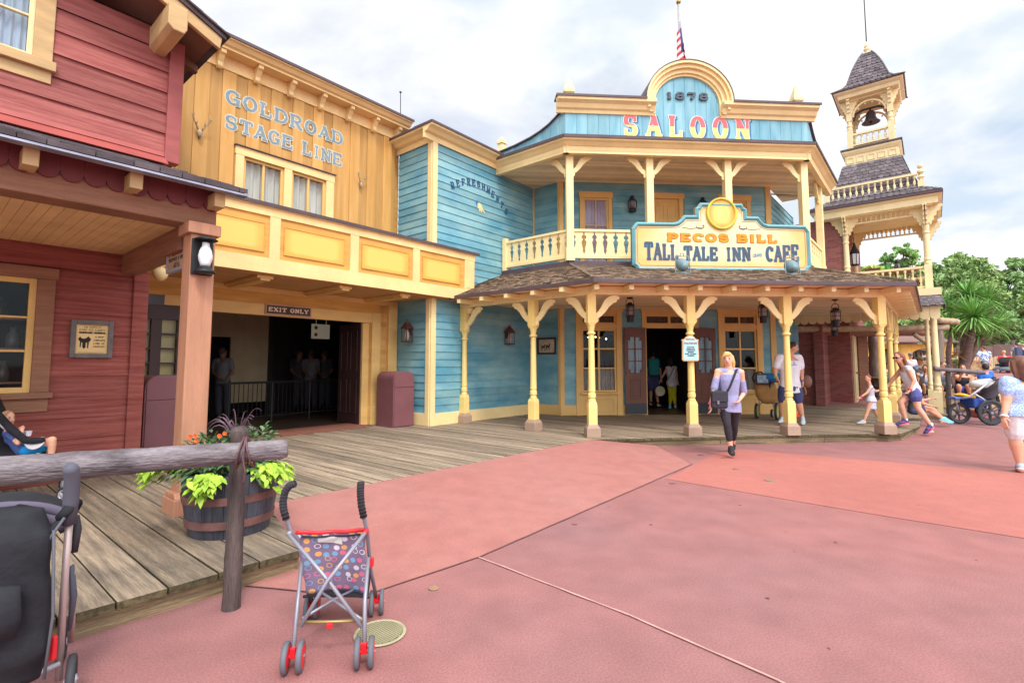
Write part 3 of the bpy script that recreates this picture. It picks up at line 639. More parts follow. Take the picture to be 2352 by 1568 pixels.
b = MB(); b.prism(FG, [(1.295, 1.80), (1.31, 1.825), (1.325, 1.805), (1.35, 1.80), (1.372, 1.812), (1.385, 1.83), (1.412, 1.80), (1.405, 1.77), (1.395, 1.77), (1.39, 1.69), (1.38, 1.69), (1.378, 1.76), (1.365, 1.75), (1.365, 1.70), (1.35, 1.68), (1.335, 1.70), (1.335, 1.75), (1.325, 1.76), (1.32, 1.70), (1.31, 1.70), (1.312, 1.77), (1.3, 1.775)], wr+.03, wr+.032); b.build('saddle_drawing', INK, pn)

# hanging shop sign
t = thing('hanging_sign', FG(1.72, -5.7, 2.55), 'pale grey hanging shop sign below the porch beam, half behind the tan post', 'sign')
Fs = face_w(FG, 1.70); a0, a1 = -6.11, -5.48
SGP = M('sign_grey', lin(176, 150, 128), .6, .08)
b = MB(); b.box(Fs, a0, a1, -.03, 0, 2.45, 2.695); bd = b.build('board', SGP, t, bevel=.004)
b = MB(); frame_rect(b, Fs, a0-.012, a1+.012, 2.438, 2.707, .022, -.035, .007); b.build('rim', M('rim_grey', lin(150, 156, 172), .5, .1), t, bevel=.003)
b = MB(); text(b, Fs, 'PRAIRIE', a0+.06, a1-.04, 2.60, .06, .28, .16, e1=.003); b.build('lettering', M('sign_red', lin(132, 60, 46), .6), bd)
b = MB(); text(b, Fs, 'OUTPOST & SUPPLY', a0+.06, a1-.04, 2.545, .036, .2, .14, e1=.003)
for k in range(3): b.tube([Fs((a0+a1)/2-.02+x*(.03+.025*k), .002, 2.475+y*(.015+.018*k)) for x, y in arc(0, 0, 1, 1, 0, 180, 8)], .004, 4)
b.build('lettering', M('sign_brown', lin(100, 80, 66), .6), bd)
b = MB()
for a in (a0+.06, a1-.06): b.tube([Fs(a, -.014, z) for z in (2.70, 2.74)], .008, 5); b.torus(Fs(a, -.014, 2.75), .018, .006, FG(1, 0, 0), 10, 5)
b.build('hanger', BLACK, t)
# ================================================================ gold building
GOLD = M('gold_board', lin(194, 144, 76), .6, .09, (10, 10, .8), bump=.08, v=.2, fine=.03, col2=lin(202, 156, 92))
GOLDB = M('golden_brown', lin(206, 154, 78), .6, .12, (2, 2, 14), bump=.1, v=.1)
BUFF = M('buff_trim', lin(234, 200, 140), .55, .08, (2, 2, 2), v=.05, fine=.03)
TANW = M('light_ochre_trim', lin(218, 178, 112), .6, .08, (2, 2, 5))
def faux_panel():
    m = bpy.data.materials.new('panel_paint'); m.use_nodes = True; t = m.node_tree; N = t.nodes; L = t.links.new
    b = N['Principled BSDF']; b.inputs['Roughness'].default_value = .5
    tc = N.new('ShaderNodeTexCoord'); s = N.new('ShaderNodeSeparateXYZ'); L(tc.outputs['Generated'], s.inputs[0])
    def edge(o):
        a = N.new('ShaderNodeMath'); a.operation = 'PINGPONG'; L(o, a.inputs[0]); a.inputs[1].default_value = .5
        r = N.new('ShaderNodeMapRange'); r.interpolation_type = 'SMOOTHSTEP'; L(a.outputs[0], r.inputs[0]); r.inputs[2].default_value = .22; return r.outputs[0]
    x, z = edge(s.outputs['X']), edge(s.outputs['Z'])
    mu = N.new('ShaderNodeMath'); mu.operation = 'MULTIPLY'; L(x, mu.inputs[0]); L(z, mu.inputs[1])
    nz = N.new('ShaderNodeTexNoise'); nz.inputs['Scale'].default_value = 4; L(tc.outputs['Object'], nz.inputs['Vector'])
    ad = N.new('ShaderNodeMath'); ad.operation = 'MULTIPLY_ADD'; L(nz.outputs['Fac'], ad.inputs[0]); ad.inputs[1].default_value = .5; L(mu.outputs[0], ad.inputs[2])
    r = N.new('ShaderNodeValToRGB'); L(ad.outputs[0], r.inputs[0]); e = r.color_ramp.elements
    e[0].position = .2; e[0].color = (*lin(214, 162, 70), 1); e[1].position = 1.15; e[1].color = (*lin(230, 188, 96), 1)
    L(r.outputs[0], b.inputs['Base Color']); return m
PANEL = faux_panel()          # sign-painters' blended panels
gold = thing('stage_line_building', FG(5, -10, ZD), 'gold false-front building of vertical boards with a panelled canopy over its doorway', 'building')
wg = -9.74
# upper wall: vertical boards lapped alternately
b = MB(); r_ = random.Random(31); u = 1.9; k = 0
wh = (3.84, 5.50, 4.30, 5.36)
while u < 7.29:
    wd = .235 if k % 2 else .205; u1 = min(u+wd, 7.30); off = .018 if k % 2 else 0; b.tv = r_.uniform(-.6, .6)+(.35 if k % 2 else -.45)
    for a, c in intervals(4.0, 6.9, [(4.30, 5.36)] if (u+u1)/2 > 3.8 and (u+u1)/2 < 5.55 else []): b.box(FG, u, u1, wg-.1, wg+off, a, c)
    u = u1; k += 1
b.tv = 0; b.build('board_wall', GOLD, gold, bevel=.004)
b = MB(); b.box(FG, 1.9, 7.30, wg-.02, wg+.04, 6.88, 7.12); b.build('frieze', BUFF, gold, bevel=.006)
prof = [(wg-.1, 7.12), (wg+.30, 7.12), (wg+.30, 7.16), (wg+.35, 7.18), (wg+.40, 7.24), (wg+.44, 7.25), (wg+.44, 7.30), (wg-.1, 7.30)]
b = MB(); b.prisma(FG, prof, 1.6, 7.47); b.build('cornice', BUFF, gold)
b = MB(); b.prisma(FG, [(wg-.2, 7.302), (wg+.442, 7.302), (wg+.442, 7.272), (wg+.465, 7.272), (wg+.465, 7.325), (wg-.2, 7.34)], 1.6, 7.49); b.build('metal_cap', PURP, gold)
for k in range(7):
    u = 3.335+.655*k if k < 6 else 7.24
    b = MB(); b.prisma(FG, [(wg+.04, 6.83), (wg+.10, 6.83), (wg+.13, 6.86), (wg+.14, 6.93), (wg+.22, 7.03), (wg+.27, 7.05), (wg+.27, 7.118), (wg+.04, 7.118)], u-.045, u+.045); b.build('cornice_bracket', BUFF, gold, bevel=.005)
# wall body and ends
b = MB(); b.box(FG, 7.12, 7.47, -14, wg-.1, 2.9, 7.1); b.box(FG, 1.9, 7.1, wg-1.5, wg-1.4, 3.0, 7.1); b.build('rear_wall', GOLDB, gold)
# painted lettering
LB = M('letter_blue', lin(122, 142, 156), .6, .18, (5, 5, 5)); LW = M('letter_halo', lin(200, 198, 178), .65, .1, (5, 5, 5))
e0 = wg+.017
for s_, x0, x1, z, h in (('GOLDROAD', 3.47, 5.88, 6.265, .275), ('STAGE LINE', 3.48, 5.87, 5.79, .27)):
    words(gold, 'lettering_outline', LW, FG, s_, x0, x1, z, h, .21, .13, e0=e0, e1=e0+.001, grow=.017, gap=.12); words(gold, 'lettering', LB, FG, s_, x0, x1, z, h, .21, .13, e0=e0, e1=e0+.006, gap=.12)
for a, z in [(3.60, 6.40), (3.855, 6.40), (4.26, 6.40), (4.17, 6.4), (4.575, 6.40), (5.12, 6.4), (5.74, 6.4)]: b = MB(); b.prism(FG, [(a-.022, z), (a, z+.032), (a+.022, z), (a, z-.032)], e0, e0+.011); b.build('letter_diamond', LW, gold)
# upper windows
b = MB(); b.box(FG, 3.69, 3.84, wg-.05, wg+.05, 4.2, 5.37); b.box(FG, 4.60, 4.76, wg-.05, wg+.05, 4.2, 5.37); b.box(FG, 5.50, 5.68, wg-.05, wg+.05, 4.2, 5.37); b.box(FG, 3.68, 5.69, wg-.05, wg+.055, 5.37, 5.53)
cs = b.build('window_casing', BUFF, gold, bevel=.006)
b = MB(); b.box(FG, 3.66, 5.71, wg-.05, wg+.09, 5.53, 5.545); b.build('metal_cap', PURP, cs)
for u0, u1 in ((3.84, 4.60), (4.76, 5.50)):
    b = MB(); frame_rect(b, FG, u0, u1, 4.2, 5.37, .05, wg-.06, wg+.0); m_ = (u0+u1)/2; b.box(FG, m_-.022, m_+.022, wg-.05, wg-.004, 4.25, 5.32); b.build('window_sash', SASH, cs, bevel=.004)
    b = MB(); b.box(FG, u0+.05, u1-.05, wg-.05, wg-.045, 4.25, 5.32); b.build('window_pane', GLASS, cs)
    b = MB(); curtain(b, FG, u0+.02, u1-.02, 4.2, 5.34, wg-.14, .03, .13); b.build('curtain', CURT, cs)
b = MB(); b.box(FG, 3.5, 5.8, wg-.5, wg-.45, 4.0, 5.6); b.build('room', M('dim_room', lin(120, 110, 98), .9), cs)

# canopy
wc = -8.2; ul, ur = 2.12, 8.46
b = MB(); b.box(FG, ul, ur, wc-.16, wc-.02, 2.98, 4.04); b.build('canopy_fascia', GOLDB, gold)
b = MB(); b.box(FG, ul, ur, wc-.06, wc+.01, 2.965, 3.21); b.box(FG, ul, ur+.01, wc-.06, wc+.012, 3.90, 4.03); b.box(FG, ul, ur+.03, wc-.06, wc+.04, 4.03, 4.06)
for u0, u1 in ((2.20, 2.38), (3.685, 3.86), (5.165, 5.345), (6.635, 6.815), (8.14, 8.455)): b.box(FG, u0, u1, wc-.06, wc+.008, 3.21, 3.90)
b.box(FG, ur-.02, ur+.008, wg+1.2, wc-.06, 2.966, 4.03)
b.build('canopy_rails', BUFF, gold, bevel=.005)
b = MB(); b.box(FG, 8.20, 8.40, wc+.008, wc+.02, 3.25, 3.86); b.build('end_panel', BUFF, gold, bevel=.006)
for u0, u1 in ((2.46, 3.60), (3.94, 5.04), (5.43, 6.52), (6.91, 7.99)):
    b = MB(); b.box(FG, u0, u1, wc-.03, wc-.008, 3.315, 3.765); pn = b.build('canopy_panel', PANEL, gold)
    b = MB(); frame_rect(b, FG, u0-.014, u1+.014, 3.301, 3.779, .014, wc-.03, wc+.0); b.build('panel_moulding', GOLDB, pn)
b = MB(); b.prisma(FG, [(wg, 4.12), (wc+.042, 4.062), (wc+.042, 4.045), (wc+.065, 4.045), (wc+.065, 4.105), (wg, 4.17)], ul-.02, ur+.12); b.build('canopy_roof', PURP, gold)
b = MB(); r_ = random.Random(6)
w_ = wg+.02
while w_ < wc-.17: b.tv = r_.uniform(-1, 1); b.box(FG, ul, ur, w_, w_+.075, 2.955, 2.98); w_ += .08
b.tv = 0; b.build('canopy_soffit', M('brown_soffit_board', lin(190, 146, 96), .6, .1, (2, 2, 2), v=.08), gold)
for u in (2.3, 3.715, 5.19, 6.58):
    b = MB(); b.box(FG, u-.13, u+.13, wg+.06, wc-.161, 2.90, 2.952); b.box(FG, u-.08, u+.08, wg+.06, wc-.162, 2.865, 2.90); b.build('soffit_beam', TANW, gold, bevel=.006)
b = MB(); b.box(FG, ul, 7.40, wg, wg+.06, 2.85, 2.952); b.build('soffit_moulding', TANW, gold, bevel=.006)
for u in (2.23, 8.40):
    b = MB(); c = local(FG(u, wc-.09, 0)); b.lathe(c, [(.09, 2.962), (.09, 2.93), (.05, 2.90), (.06, 2.88), (.035, 2.86), (.07, 2.835), (.092, 2.79), (.095, 2.755), (.08, 2.71), (.045, 2.675), (.01, 2.665)], 18); b.build('drop_finial', CREAM, gold, smooth=True)

# ground floor
b = MB(); b.box(FG, 1.9, 7.12, wg-.06, wg, 2.645, 2.86); b.box(FG, 1.9, 2.42, wg-.06, wg, .15, 2.645); b.box(FG, 2.98, 3.02, wg-.06, wg, .15, 2.645); b.build('lower_wall', GOLDB, gold)
b = MB(); clapboard(b, FG, 6.94, 7.13, wg, .15, 2.85, .105, [], .015, .06); b.build('clapboard', GOLD, gold)
b = MB(); b.box(FG, 7.13, 7.375, wg-.1, wg+.09, .15, 2.85); b.build('pilaster', TANW, gold, bevel=.008)
b = MB(); b.box(FG, 3.02, 6.72, wg-.1, wg+.03, 2.425, 2.645); b.box(FG, 6.71, 6.94, wg-.12, wg+.05, .55, 2.66); b.box(FG, 3.02, 3.2, wg-.12, wg+.05, .15, 2.425); b.box(FG, 6.70, 6.95, wg-.12, wg+.065, .15, .55)
b.box(FG, 6.54, 6.71, wg-.16, wg-.06, .15, 2.425); b.build('door_casing', TANW, gold, bevel=.008)
b = MB(); b.box(FG, 6.75, 6.90, wg+.05, wg+.062, 2.47, 2.61); b.build('corner_block', TANW, gold, bevel=.01)
DBR = M('dark_brown_paint', lin(64, 42, 42), .45, .12)
fd = face_w(FG, 6.52)
b = MB(); b.box(fd, -10.72, -9.86, -.05, 0, .18, 2.41)
leaf = b.build('door_leaf', DBR, gold, bevel=.004)
for a0, a1, z0, z1 in ((-10.62, -10.35, 1.35, 2.25), (-10.23, -9.96, 1.35, 2.25), (-10.62, -10.35, .4, 1.15), (-10.23, -9.96, .4, 1.15)):
    b = MB(); frame_rect(b, fd, a0, a1, z0, z1, .03, 0, .018); b.build('door_panel', DBR, leaf, bevel=.005)
# dark glazed double door at the left
b = MB(); 
for u0, u1 in ((1.98, 2.40), (2.56, 2.98)): pass
b.box(FG, 2.04, 2.98, wg-.05, wg+.02, .15, 1.27); b.box(FG, 2.04, 2.98, wg-.05, wg+.02, 2.235, 2.47)
for u0, u1 in ((2.04, 2.28), (2.53, 2.68), (2.90, 2.98)): b.box(FG, u0, u1, wg-.05, wg+.02, 1.27, 2.235)
for z in (1.515, 1.755, 1.995):
    for u0, u1 in ((2.28, 2.53), (2.68, 2.90)): b.box(FG, u0, u1, wg-.045, wg+.01, z-.015, z+.015)
dd = b.build('glazed_door', DBR, gold, bevel=.003)
b = MB(); [b.box(FG, u0, u1, wg-.03, wg-.025, 1.27, 2.235) for u0, u1 in ((2.28, 2.53), (2.68, 2.90))]; b.build('door_pane', GLASS, dd)
b = MB(); curtain(b, FG, 2.26, 2.92, 1.2, 2.3, wg-.09, .006, .2); b.build('blind', M('yellow_blind', lin(214, 190, 128), .8, .08), dd)
b = MB(); b.box(FG, 2.70, 2.98, wg, wg+.03, 2.48, 2.65); b.box(FG, 2.76, 2.92, wg+.03, wg+.036, 2.52, 2.61); b.build('transom_panel', TANW, gold, bevel=.006)

# hall behind the wide doorway
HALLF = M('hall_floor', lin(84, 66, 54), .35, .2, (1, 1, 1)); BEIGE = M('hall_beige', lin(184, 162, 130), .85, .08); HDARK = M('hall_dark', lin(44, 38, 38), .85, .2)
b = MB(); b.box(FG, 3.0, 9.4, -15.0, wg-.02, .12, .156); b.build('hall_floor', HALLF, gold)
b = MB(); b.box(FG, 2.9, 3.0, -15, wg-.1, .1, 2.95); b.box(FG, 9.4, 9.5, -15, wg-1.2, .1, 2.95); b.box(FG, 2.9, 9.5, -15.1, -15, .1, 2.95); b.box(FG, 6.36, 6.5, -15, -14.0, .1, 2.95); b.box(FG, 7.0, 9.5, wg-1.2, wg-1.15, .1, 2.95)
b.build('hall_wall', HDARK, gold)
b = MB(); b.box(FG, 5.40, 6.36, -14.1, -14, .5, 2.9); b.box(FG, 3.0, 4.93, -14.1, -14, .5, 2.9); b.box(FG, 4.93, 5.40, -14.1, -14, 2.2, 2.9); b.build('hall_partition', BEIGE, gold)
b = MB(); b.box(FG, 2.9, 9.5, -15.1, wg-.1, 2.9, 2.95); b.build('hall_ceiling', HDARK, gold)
EM = bpy.data.materials.new('menu_backlight'); EM.use_nodes = True; bb = EM.node_tree.nodes['Principled BSDF']; bb.inputs['Base Color'].default_value = (*lin(214, 206, 180), 1); bb.inputs['Emission Color'].default_value = (*lin(226, 216, 190), 1); bb.inputs['Emission Strength'].default_value = .10
t = thing('menu_board', FG(7.34, -13, 2.4), 'pale backlit menu board hanging in the dark hall behind the wide doorway', 'menu board')
b = MB(); b.box(FG, 7.08, 7.6, -13.05, -13, 2.2, 2.6); b.tube([FG(7.2, -13.02, 2.6), FG(7.2, -13.02, 2.9)], .008, 4); b.tube([FG(7.5, -13.02, 2.6), FG(7.5, -13.02, 2.9)], .008, 4); pn = b.build('panel', EM, t)
for z_ in (2.31, 2.5): b = MB(); b.lathe(lambda x, y, z: FG(7.19+x, -12.999+z, z_+y), [(.05, 0), (.04, .01)], 14); b.build('dish_picture', M('dish', lin(176, 140, 96), .7, .3, (20, 20, 20)), pn)
# queue railing in the hall
t = thing('queue_railing', FG(6.5, -12.4, ZD), 'dark queue railing with thin balusters inside the hall', 'railing')
b = MB(); A_, B_ = (4.6, -11.9), (8.6, -12.4)
P_ = lambda s_, z: FG(A_[0]+(B_[0]-A_[0])*s_, A_[1]+(B_[1]-A_[1])*s_, z)
b.tube([P_(0, 1.08), P_(1, 1.08)], .025, 8); b.tube([P_(0, .3), P_(1, .3)], .018, 6); b.build('rail', M('rail_iron', lin(44, 42, 42), .5, .1), t)
b = MB(); [b.tube([P_(s_/38, .3), P_(s_/38, 1.08)], .009, 5) for s_ in range(39)]; [b.tube([P_(s_/4, .15), P_(s_/4, 1.1)], .022, 6) for s_ in range(5)]; b.build('balusters', MATS['rail_iron'], t)

# sign over the doorway
t = thing('exit_sign', FG(4.78, wg+.03, 2.545), 'brown EXIT ONLY sign over the wide dark doorway', 'sign')
b = MB(); b.box(FG, 4.34, 5.22, wg+.01, wg+.055, 2.46, 2.63); bd = b.build('board', M('exit_brown', lin(74, 58, 54), .6, .1), t)
b = MB(); frame_rect(b, FG, 4.32, 5.24, 2.444, 2.645, .022, wg+.01, wg+.07); b.build('frame', M('exit_pink', lin(190, 150, 132), .6, .1), t, bevel=.004)
words(bd, 'lettering', M('exit_cream', lin(226, 200, 172), .6), FG, 'EXIT ONLY', 4.38, 5.18, 2.505, .085, .3, .2, e0=wg+.05, e1=wg+.06)
# door mat
t = MB(); t.box(FG, 4.6, 6.58, -10.3, -9.42, ZD+.005, ZD+.02)
tag(t.build('door_mat', M('brown_mat', lin(134, 84, 70), .95, .12, (9, 9, 9), bump=.4), org=FG(5.6, -9.8, ZD)), 'long brown door mat lying across the wide doorway', 'mat')

# antlers
BONE = M('bone', lin(168, 150, 122), .6, .3, (8, 8, 8))
def antlers(u, z, label, s=1.0):
    c = FG(u, wg+.02, z); t = thing('antlers', c, label, 'antlers'); L_ = lambda a, bb_, cc: FG(u+a*s, wg+.02+bb_*s, z+cc*s)
    b = MB(); b.loft([(L_(0, .05, -.11), FG(.015, 0, 0)*s, FG(0, .02, 0)*s), (L_(0, .07, -.06), FG(.03, 0, 0)*s, FG(0, .04, 0)*s), (L_(0, .07, 0), FG(.05, 0, 0)*s, FG(0, .05, 0)*s), (L_(0, .06, .05), FG(.045, 0, 0)*s, FG(0, .045, 0)*s), (L_(0, .04, .075), FG(.02, 0, 0)*s, FG(0, .03, 0)*s)], 10)
    b.build('skull', BONE, t, smooth=True)
    for sg in (-1, 1):
        b = MB(); b.tube([L_(sg*.03, .07, .05), L_(sg*.06, .09, .11), L_(sg*.11, .11, .19), L_(sg*.145, .15, .27), L_(sg*.12, .2, .36)], [.017*s, .016*s, .013*s, .011*s, .004*s], 7)
        b.tube([L_(sg*.075, .1, .14), L_(sg*.06, .15, .22)], [.011*s, .003*s], 6); b.tube([L_(sg*.125, .125, .22), L_(sg*.19, .14, .28)], [.01*s, .003*s], 6); b.tube([L_(sg*.145, .15, .27), L_(sg*.20, .18, .31)], [.009*s, .003*s], 6)
        b.build('antler', BONE, t, smooth=True)
antlers(3.07, 5.52, 'larger deer skull with antlers beside the painted lettering', .9)
antlers(6.32, 5.51, 'deer skull with antlers on the gold boards beyond the curtained windows', .75)

# litter bins
BINM = M('bin_maroon', lin(120, 76, 82), .4, .08)
def bin_(u, w_, label):
    t = thing('litter_bin', FG(u+.28, w_-.3, ZD), label, 'bin', 'maroon litter bins'); z1 = 1.34; rr = .17
    pr = [(u, ZD), (u+.56, ZD), (u+.56, z1-rr)]+arc(u+.56-rr, z1-rr, rr, rr, 0, 90, 8)[1:]+arc(u+rr, z1-rr, rr, rr, 90, 180, 8)
    b = MB(); b.prism(FG, pr, w_-.62, w_-.02); b.build('body', BINM, t, bevel=.006)
    ins = [(u+.28+(a-u-.28)*.93, .0+ (ZD+.02 if c < .2 else c-.02)) for a, c in pr]
    z2 = z1-.34
    b = MB(); b.prism(FG, [(u+.02, ZD+.02), (u+.54, ZD+.02), (u+.54, z2-.006), (u+.02, z2-.006)], w_-.02, w_-.003); b.build('front_panel', BINM, t, bevel=.004)
    b = MB(); b.prism(FG, [(u+.02, z2+.006), (u+.54, z2+.006)]+[(max(u+.02, min(u+.54, a)), c-.018) for a, c in pr[2:]], w_-.02, w_-.004); b.build('flap', BINM, t, bevel=.004)
    b = MB(); [b.ell(FG(u+.0, w_-.06, z), .008, None, 6, 4) for z in (.3, .5, .7, .9, 1.1)]; b.build('rivets', BINM, t)
    return t
bin_(2.13, -8.3, 'maroon litter bin standing between the red wall and the tan porch post')
bin_(6.71, -8.86, 'maroon litter bin standing in front of the blue clapboard corner')
# ================================================================ blue saloon
BLUE = M('teal_clapboard', lin(92, 154, 176), .6, .1, (1.1, 1.1, 2.6), bump=.08, v=.12, col2=lin(134, 176, 182), fine=.05)
BLUEP = M('teal_board', lin(108, 166, 186), .6, .1, (5, 5, .9), bump=.04, v=.07, col2=lin(138, 184, 196))
GREYP = M('plinth_taupe', lin(164, 138, 120), .7, .08); YEL = M('post_yellow', lin(236, 206, 130), .5, .06, (2, 2, 2))
SOFC = M('cream_soffit', lin(230, 204, 164), .6, .06); BROWN = M('door_brown', lin(104, 66, 54), .45, .12)
ROOFS = M('shake', lin(118, 100, 86), .9, .34, (4, 4, 9), bump=.5, v=.5, col2=lin(146, 124, 104), fine=.2)
sal = thing('saloon_building', FS(5, -12, ZD), 'blue clapboard saloon with a cream balcony, a posted porch and an arched parapet', 'building')
W = -13.35
def xs_(F, p): return uw(p, F)
cor = FS(2.25, W, 0); ucorn = uw(cor, FG)[0]           # inner chamfer plane (faces -u)
rcor = FS(8.17, W, 0); ur0, wr0 = uw(rcor, FG)
WR = -8.52; UC = 7.42
fP = face_w(FG, UC); fC = face_w(FG, ucorn)
b = MB(); clapboard(b, FG, UC+.1, ucorn, WR, .42, 6.62, .17, [], .02, .06, seed=41); b.build('refreshment_wall', BLUE, sal)
b = MB(); clapboard(b, fP, -9.74, WR-.05, 0, .42, 6.62, .17, [], .02, .06, seed=42); b.build('end_wall', BLUE, sal)
b = MB(); b.box(FG, UC-.03, UC+.11, WR-.1, WR+.045, .15, 6.62); b.box(fP, WR-.13, WR+.0, -.05, .045, .15, 6.62); b.build('corner_board', CREAM, sal, bevel=.006)
b = MB(); b.box(FG, UC+.11, ucorn-.03, WR-.04, WR+.035, .15, .42); b.build('baseboard', CREAM, sal, bevel=.008)
b = MB(); b.box(fP, -9.74, WR-.13, -.04, .035, .15, .42); b.build('baseboard', CREAM, sal, bevel=.008)
prof = [(0, 6.54), (.05, 6.54), (.06, 6.66), (.14, 6.68), (.20, 6.74), (.30, 6.77), (.31, 6.83), (0, 6.83)]
b = MB(); b.prisma(FG, [(WR+x, z) for x, z in prof], UC-.31, 9.95); b.prisma(fP, [(x, z) for x, z in prof], -9.9, WR+.0)
b.build('cornice', CREAM, sal, bevel=.004)
b = MB(); b.prisma(FG, [(WR-.3, 6.832), (WR+.312, 6.832), (WR+.312, 6.805), (WR+.332, 6.805), (WR+.332, 6.855), (WR-.3, 6.87)], UC-.325, 10); b.box(fP, -9.9, WR-.3, -.3, .325, 6.831, 6.852); b.box(fP, -9.9, WR+.3, .312, .33, 6.805, 6.856); b.build('metal_cap', PURP, sal)
b = MB(); b.box(FG, UC+.3, ucorn+2, WR-1.2, WR-.3, 6.7, 6.83); b.build('flat_roof', PURP, sal)
# inner walls
lo_h = [(2.64, 3.90, .15, 3.0), (4.45, 6.02, .15, 3.0), (6.57, 7.82, .15, 3.0)]
up_h = [(2.77, 3.70, 4.0, 6.05), (4.80, 5.72, 4.0, 6.05), (6.68, 7.62, 4.0, 6.05)]
for z0, z1, h_ in ((.42, 3.02, lo_h), (3.9, 6.5, up_h)): b = MB(); clapboard(b, FS, 2.33, 8.05, W, z0, z1, .17, h_, .02, .06, seed=43); b.build('front_wall', BLUE, sal)
for z0, z1 in ((.42, 3.02), (3.9, 6.5)): b = MB(); clapboard(b, fC, WR, uw(cor, FG)[1]-.06, 0, z0, z1, .17, [], .02, .06, seed=45); b.build('chamfer_wall', BLUE, sal)
for z0, z1 in ((.42, 3.02), (3.9, 6.3)): b = MB(); clapboard(b, FG, ur0+.06, ur0+3.2, wr0, z0, z1, .17, [], .02, .06, seed=47); b.build('side_wall', BLUE, sal)
for z0, z1 in ((.15, 3.02), (3.9, 6.5)):
    b = MB(); b.box(FS, 2.22, 2.33, W-.06, W+.045, z0, z1); b.box(fC, uw(cor, FG)[1]-.07, uw(cor, FG)[1]+.0, -.04, .04, z0, z1); b.build('corner_trim', OCHRE, sal, bevel=.005); b = MB(); b.box(FS, 8.05, 8.2, W-.06, W+.045, z0, z1); b.build('corner_trim', OCHRE, sal, bevel=.005)
    b = MB(); b.box(FG, ucorn-.055, ucorn-.012, WR, WR+.04, z0, z1); b.build('corner_trim', OCHRE, sal, bevel=.005)
for u0, u1 in ((2.33, 2.64), (3.9, 4.45), (6.02, 6.57), (7.82, 8.05)): b = MB(); b.box(FS, u0, u1, W-.04, W+.035, .15, .42); b.build('baseboard', OCHRE, sal, bevel=.006)
b = MB(); b.box(fC, WR+.04, uw(cor, FG)[1]-.07, -.03, .035, .15, .42); b.build('baseboard', OCHRE, sal, bevel=.006)
# rooms behind
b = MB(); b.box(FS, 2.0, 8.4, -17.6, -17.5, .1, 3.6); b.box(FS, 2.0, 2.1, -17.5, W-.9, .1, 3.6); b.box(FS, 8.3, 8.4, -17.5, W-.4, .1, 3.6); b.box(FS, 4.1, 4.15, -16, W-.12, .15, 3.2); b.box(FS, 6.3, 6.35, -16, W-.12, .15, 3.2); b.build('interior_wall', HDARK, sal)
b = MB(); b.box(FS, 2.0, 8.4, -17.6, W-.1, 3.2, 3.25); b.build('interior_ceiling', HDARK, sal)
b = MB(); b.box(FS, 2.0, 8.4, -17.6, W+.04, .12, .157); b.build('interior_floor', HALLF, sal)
b = MB(); b.box(FS, 2.3, 8.3, W-1.6, W-1.5, 3.8, 6.5); b.build('upstairs_wall', M('upstairs', lin(150, 130, 128), .9), sal)
# shopfront windows
def shopfront(u0, u1):
    b = MB(); b.box(FS, u0, u0+.16, W-.08, W+.05, .15, 2.94); b.box(FS, u1-.16, u1, W-.08, W+.05, .15, 2.94); b.box(FS, u0-.03, u1+.03, W-.08, W+.075, 2.92, 3.015)
    b.box(FS, u0+.16, u1-.16, W-.08, W+.04, 2.84, 2.92); b.box(FS, u0+.16, u1-.16, W-.08, W+.045, 2.44, 2.58); b.box(FS, u0+.16, u1-.16, W-.08, W+.03, .15, .70)
    c = b.build('window_casing', OCHRE, sal, bevel=.006)
    b = MB(); b.box(FS, u0+.10, u1-.10, W-.05, W+.11, .70, .76); b.build('window_sill', OCHRE, c, bevel=.008)
    b = MB(); frame_rect(b, FS, u0+.24, u1-.24, .25, .60, .035, W+.03, W+.045); b.build('panel_moulding', OCHRE, c, bevel=.006)
    g0, g1 = u0+.17, u1-.17
    for z0, z1, rows in ((.78, 2.43, (1.39, 1.91)), (2.59, 2.83, ())):
        b = MB(); frame_rect(b, FS, g0-.008, g1+.008, z0-.015, z1+.008, .045, W-.06, W+.005); m_ = (g0+g1)/2; b.box(FS, m_-.022, m_+.022, W-.05, W-.0, z0+.03, z1-.037)
        for z in rows: b.box(FS, g0+.037, g1-.037, W-.05, W+.002, z-.02, z+.02)
        b.build('window_sash', SASH, c, bevel=.003)
        b = MB(); b.box(FS, g0+.02, g1-.02, W-.035, W-.03, z0+.01, z1-.02); b.build('window_pane', GLASS, c)
    b = MB(); curtain(b, FS, g0, g1, .75, 1.36, W-.12, .02, .06); b.build('curtain', M('lace', lin(180, 172, 164), .9, .25, (40, 40, 6)), c)
    b = MB(); curtain(b, FS, g0, g1, 2.6, 2.83, W-.1, .01, .05); b.build('curtain', M('brown_lace', lin(120, 98, 84), .9, .3, (60, 60, 4)), c)
    return c
s1 = shopfront(2.64, 3.90); s2_ = shopfront(6.57, 7.82)
BULB = bpy.data.materials.new('bulb'); BULB.use_nodes = True; bb = BULB.node_tree.nodes['Principled BSDF']; bb.inputs['Emission Color'].default_value = (1, .62, .25, 1); bb.inputs['Emission Strength'].default_value = 6
t = thing('string_lights', FS(3.4, W-.5, 2.25), 'string of small warm bulbs glowing inside the left porch window', 'lights')
b = MB(); pts = [FS(2.7+.1*i, W-.5, 2.26-.03*math.sin(i*.9)) for i in range(12)]; b.tube(pts, .004, 4); b.build('cable', BLACK, t)
for i in (4, 6, 7, 9): b = MB(); b.ell(pts[i]+Vector((0, 0, -.03)), .022, None, 8, 6); b.build('bulb', BULB, t, smooth=True)
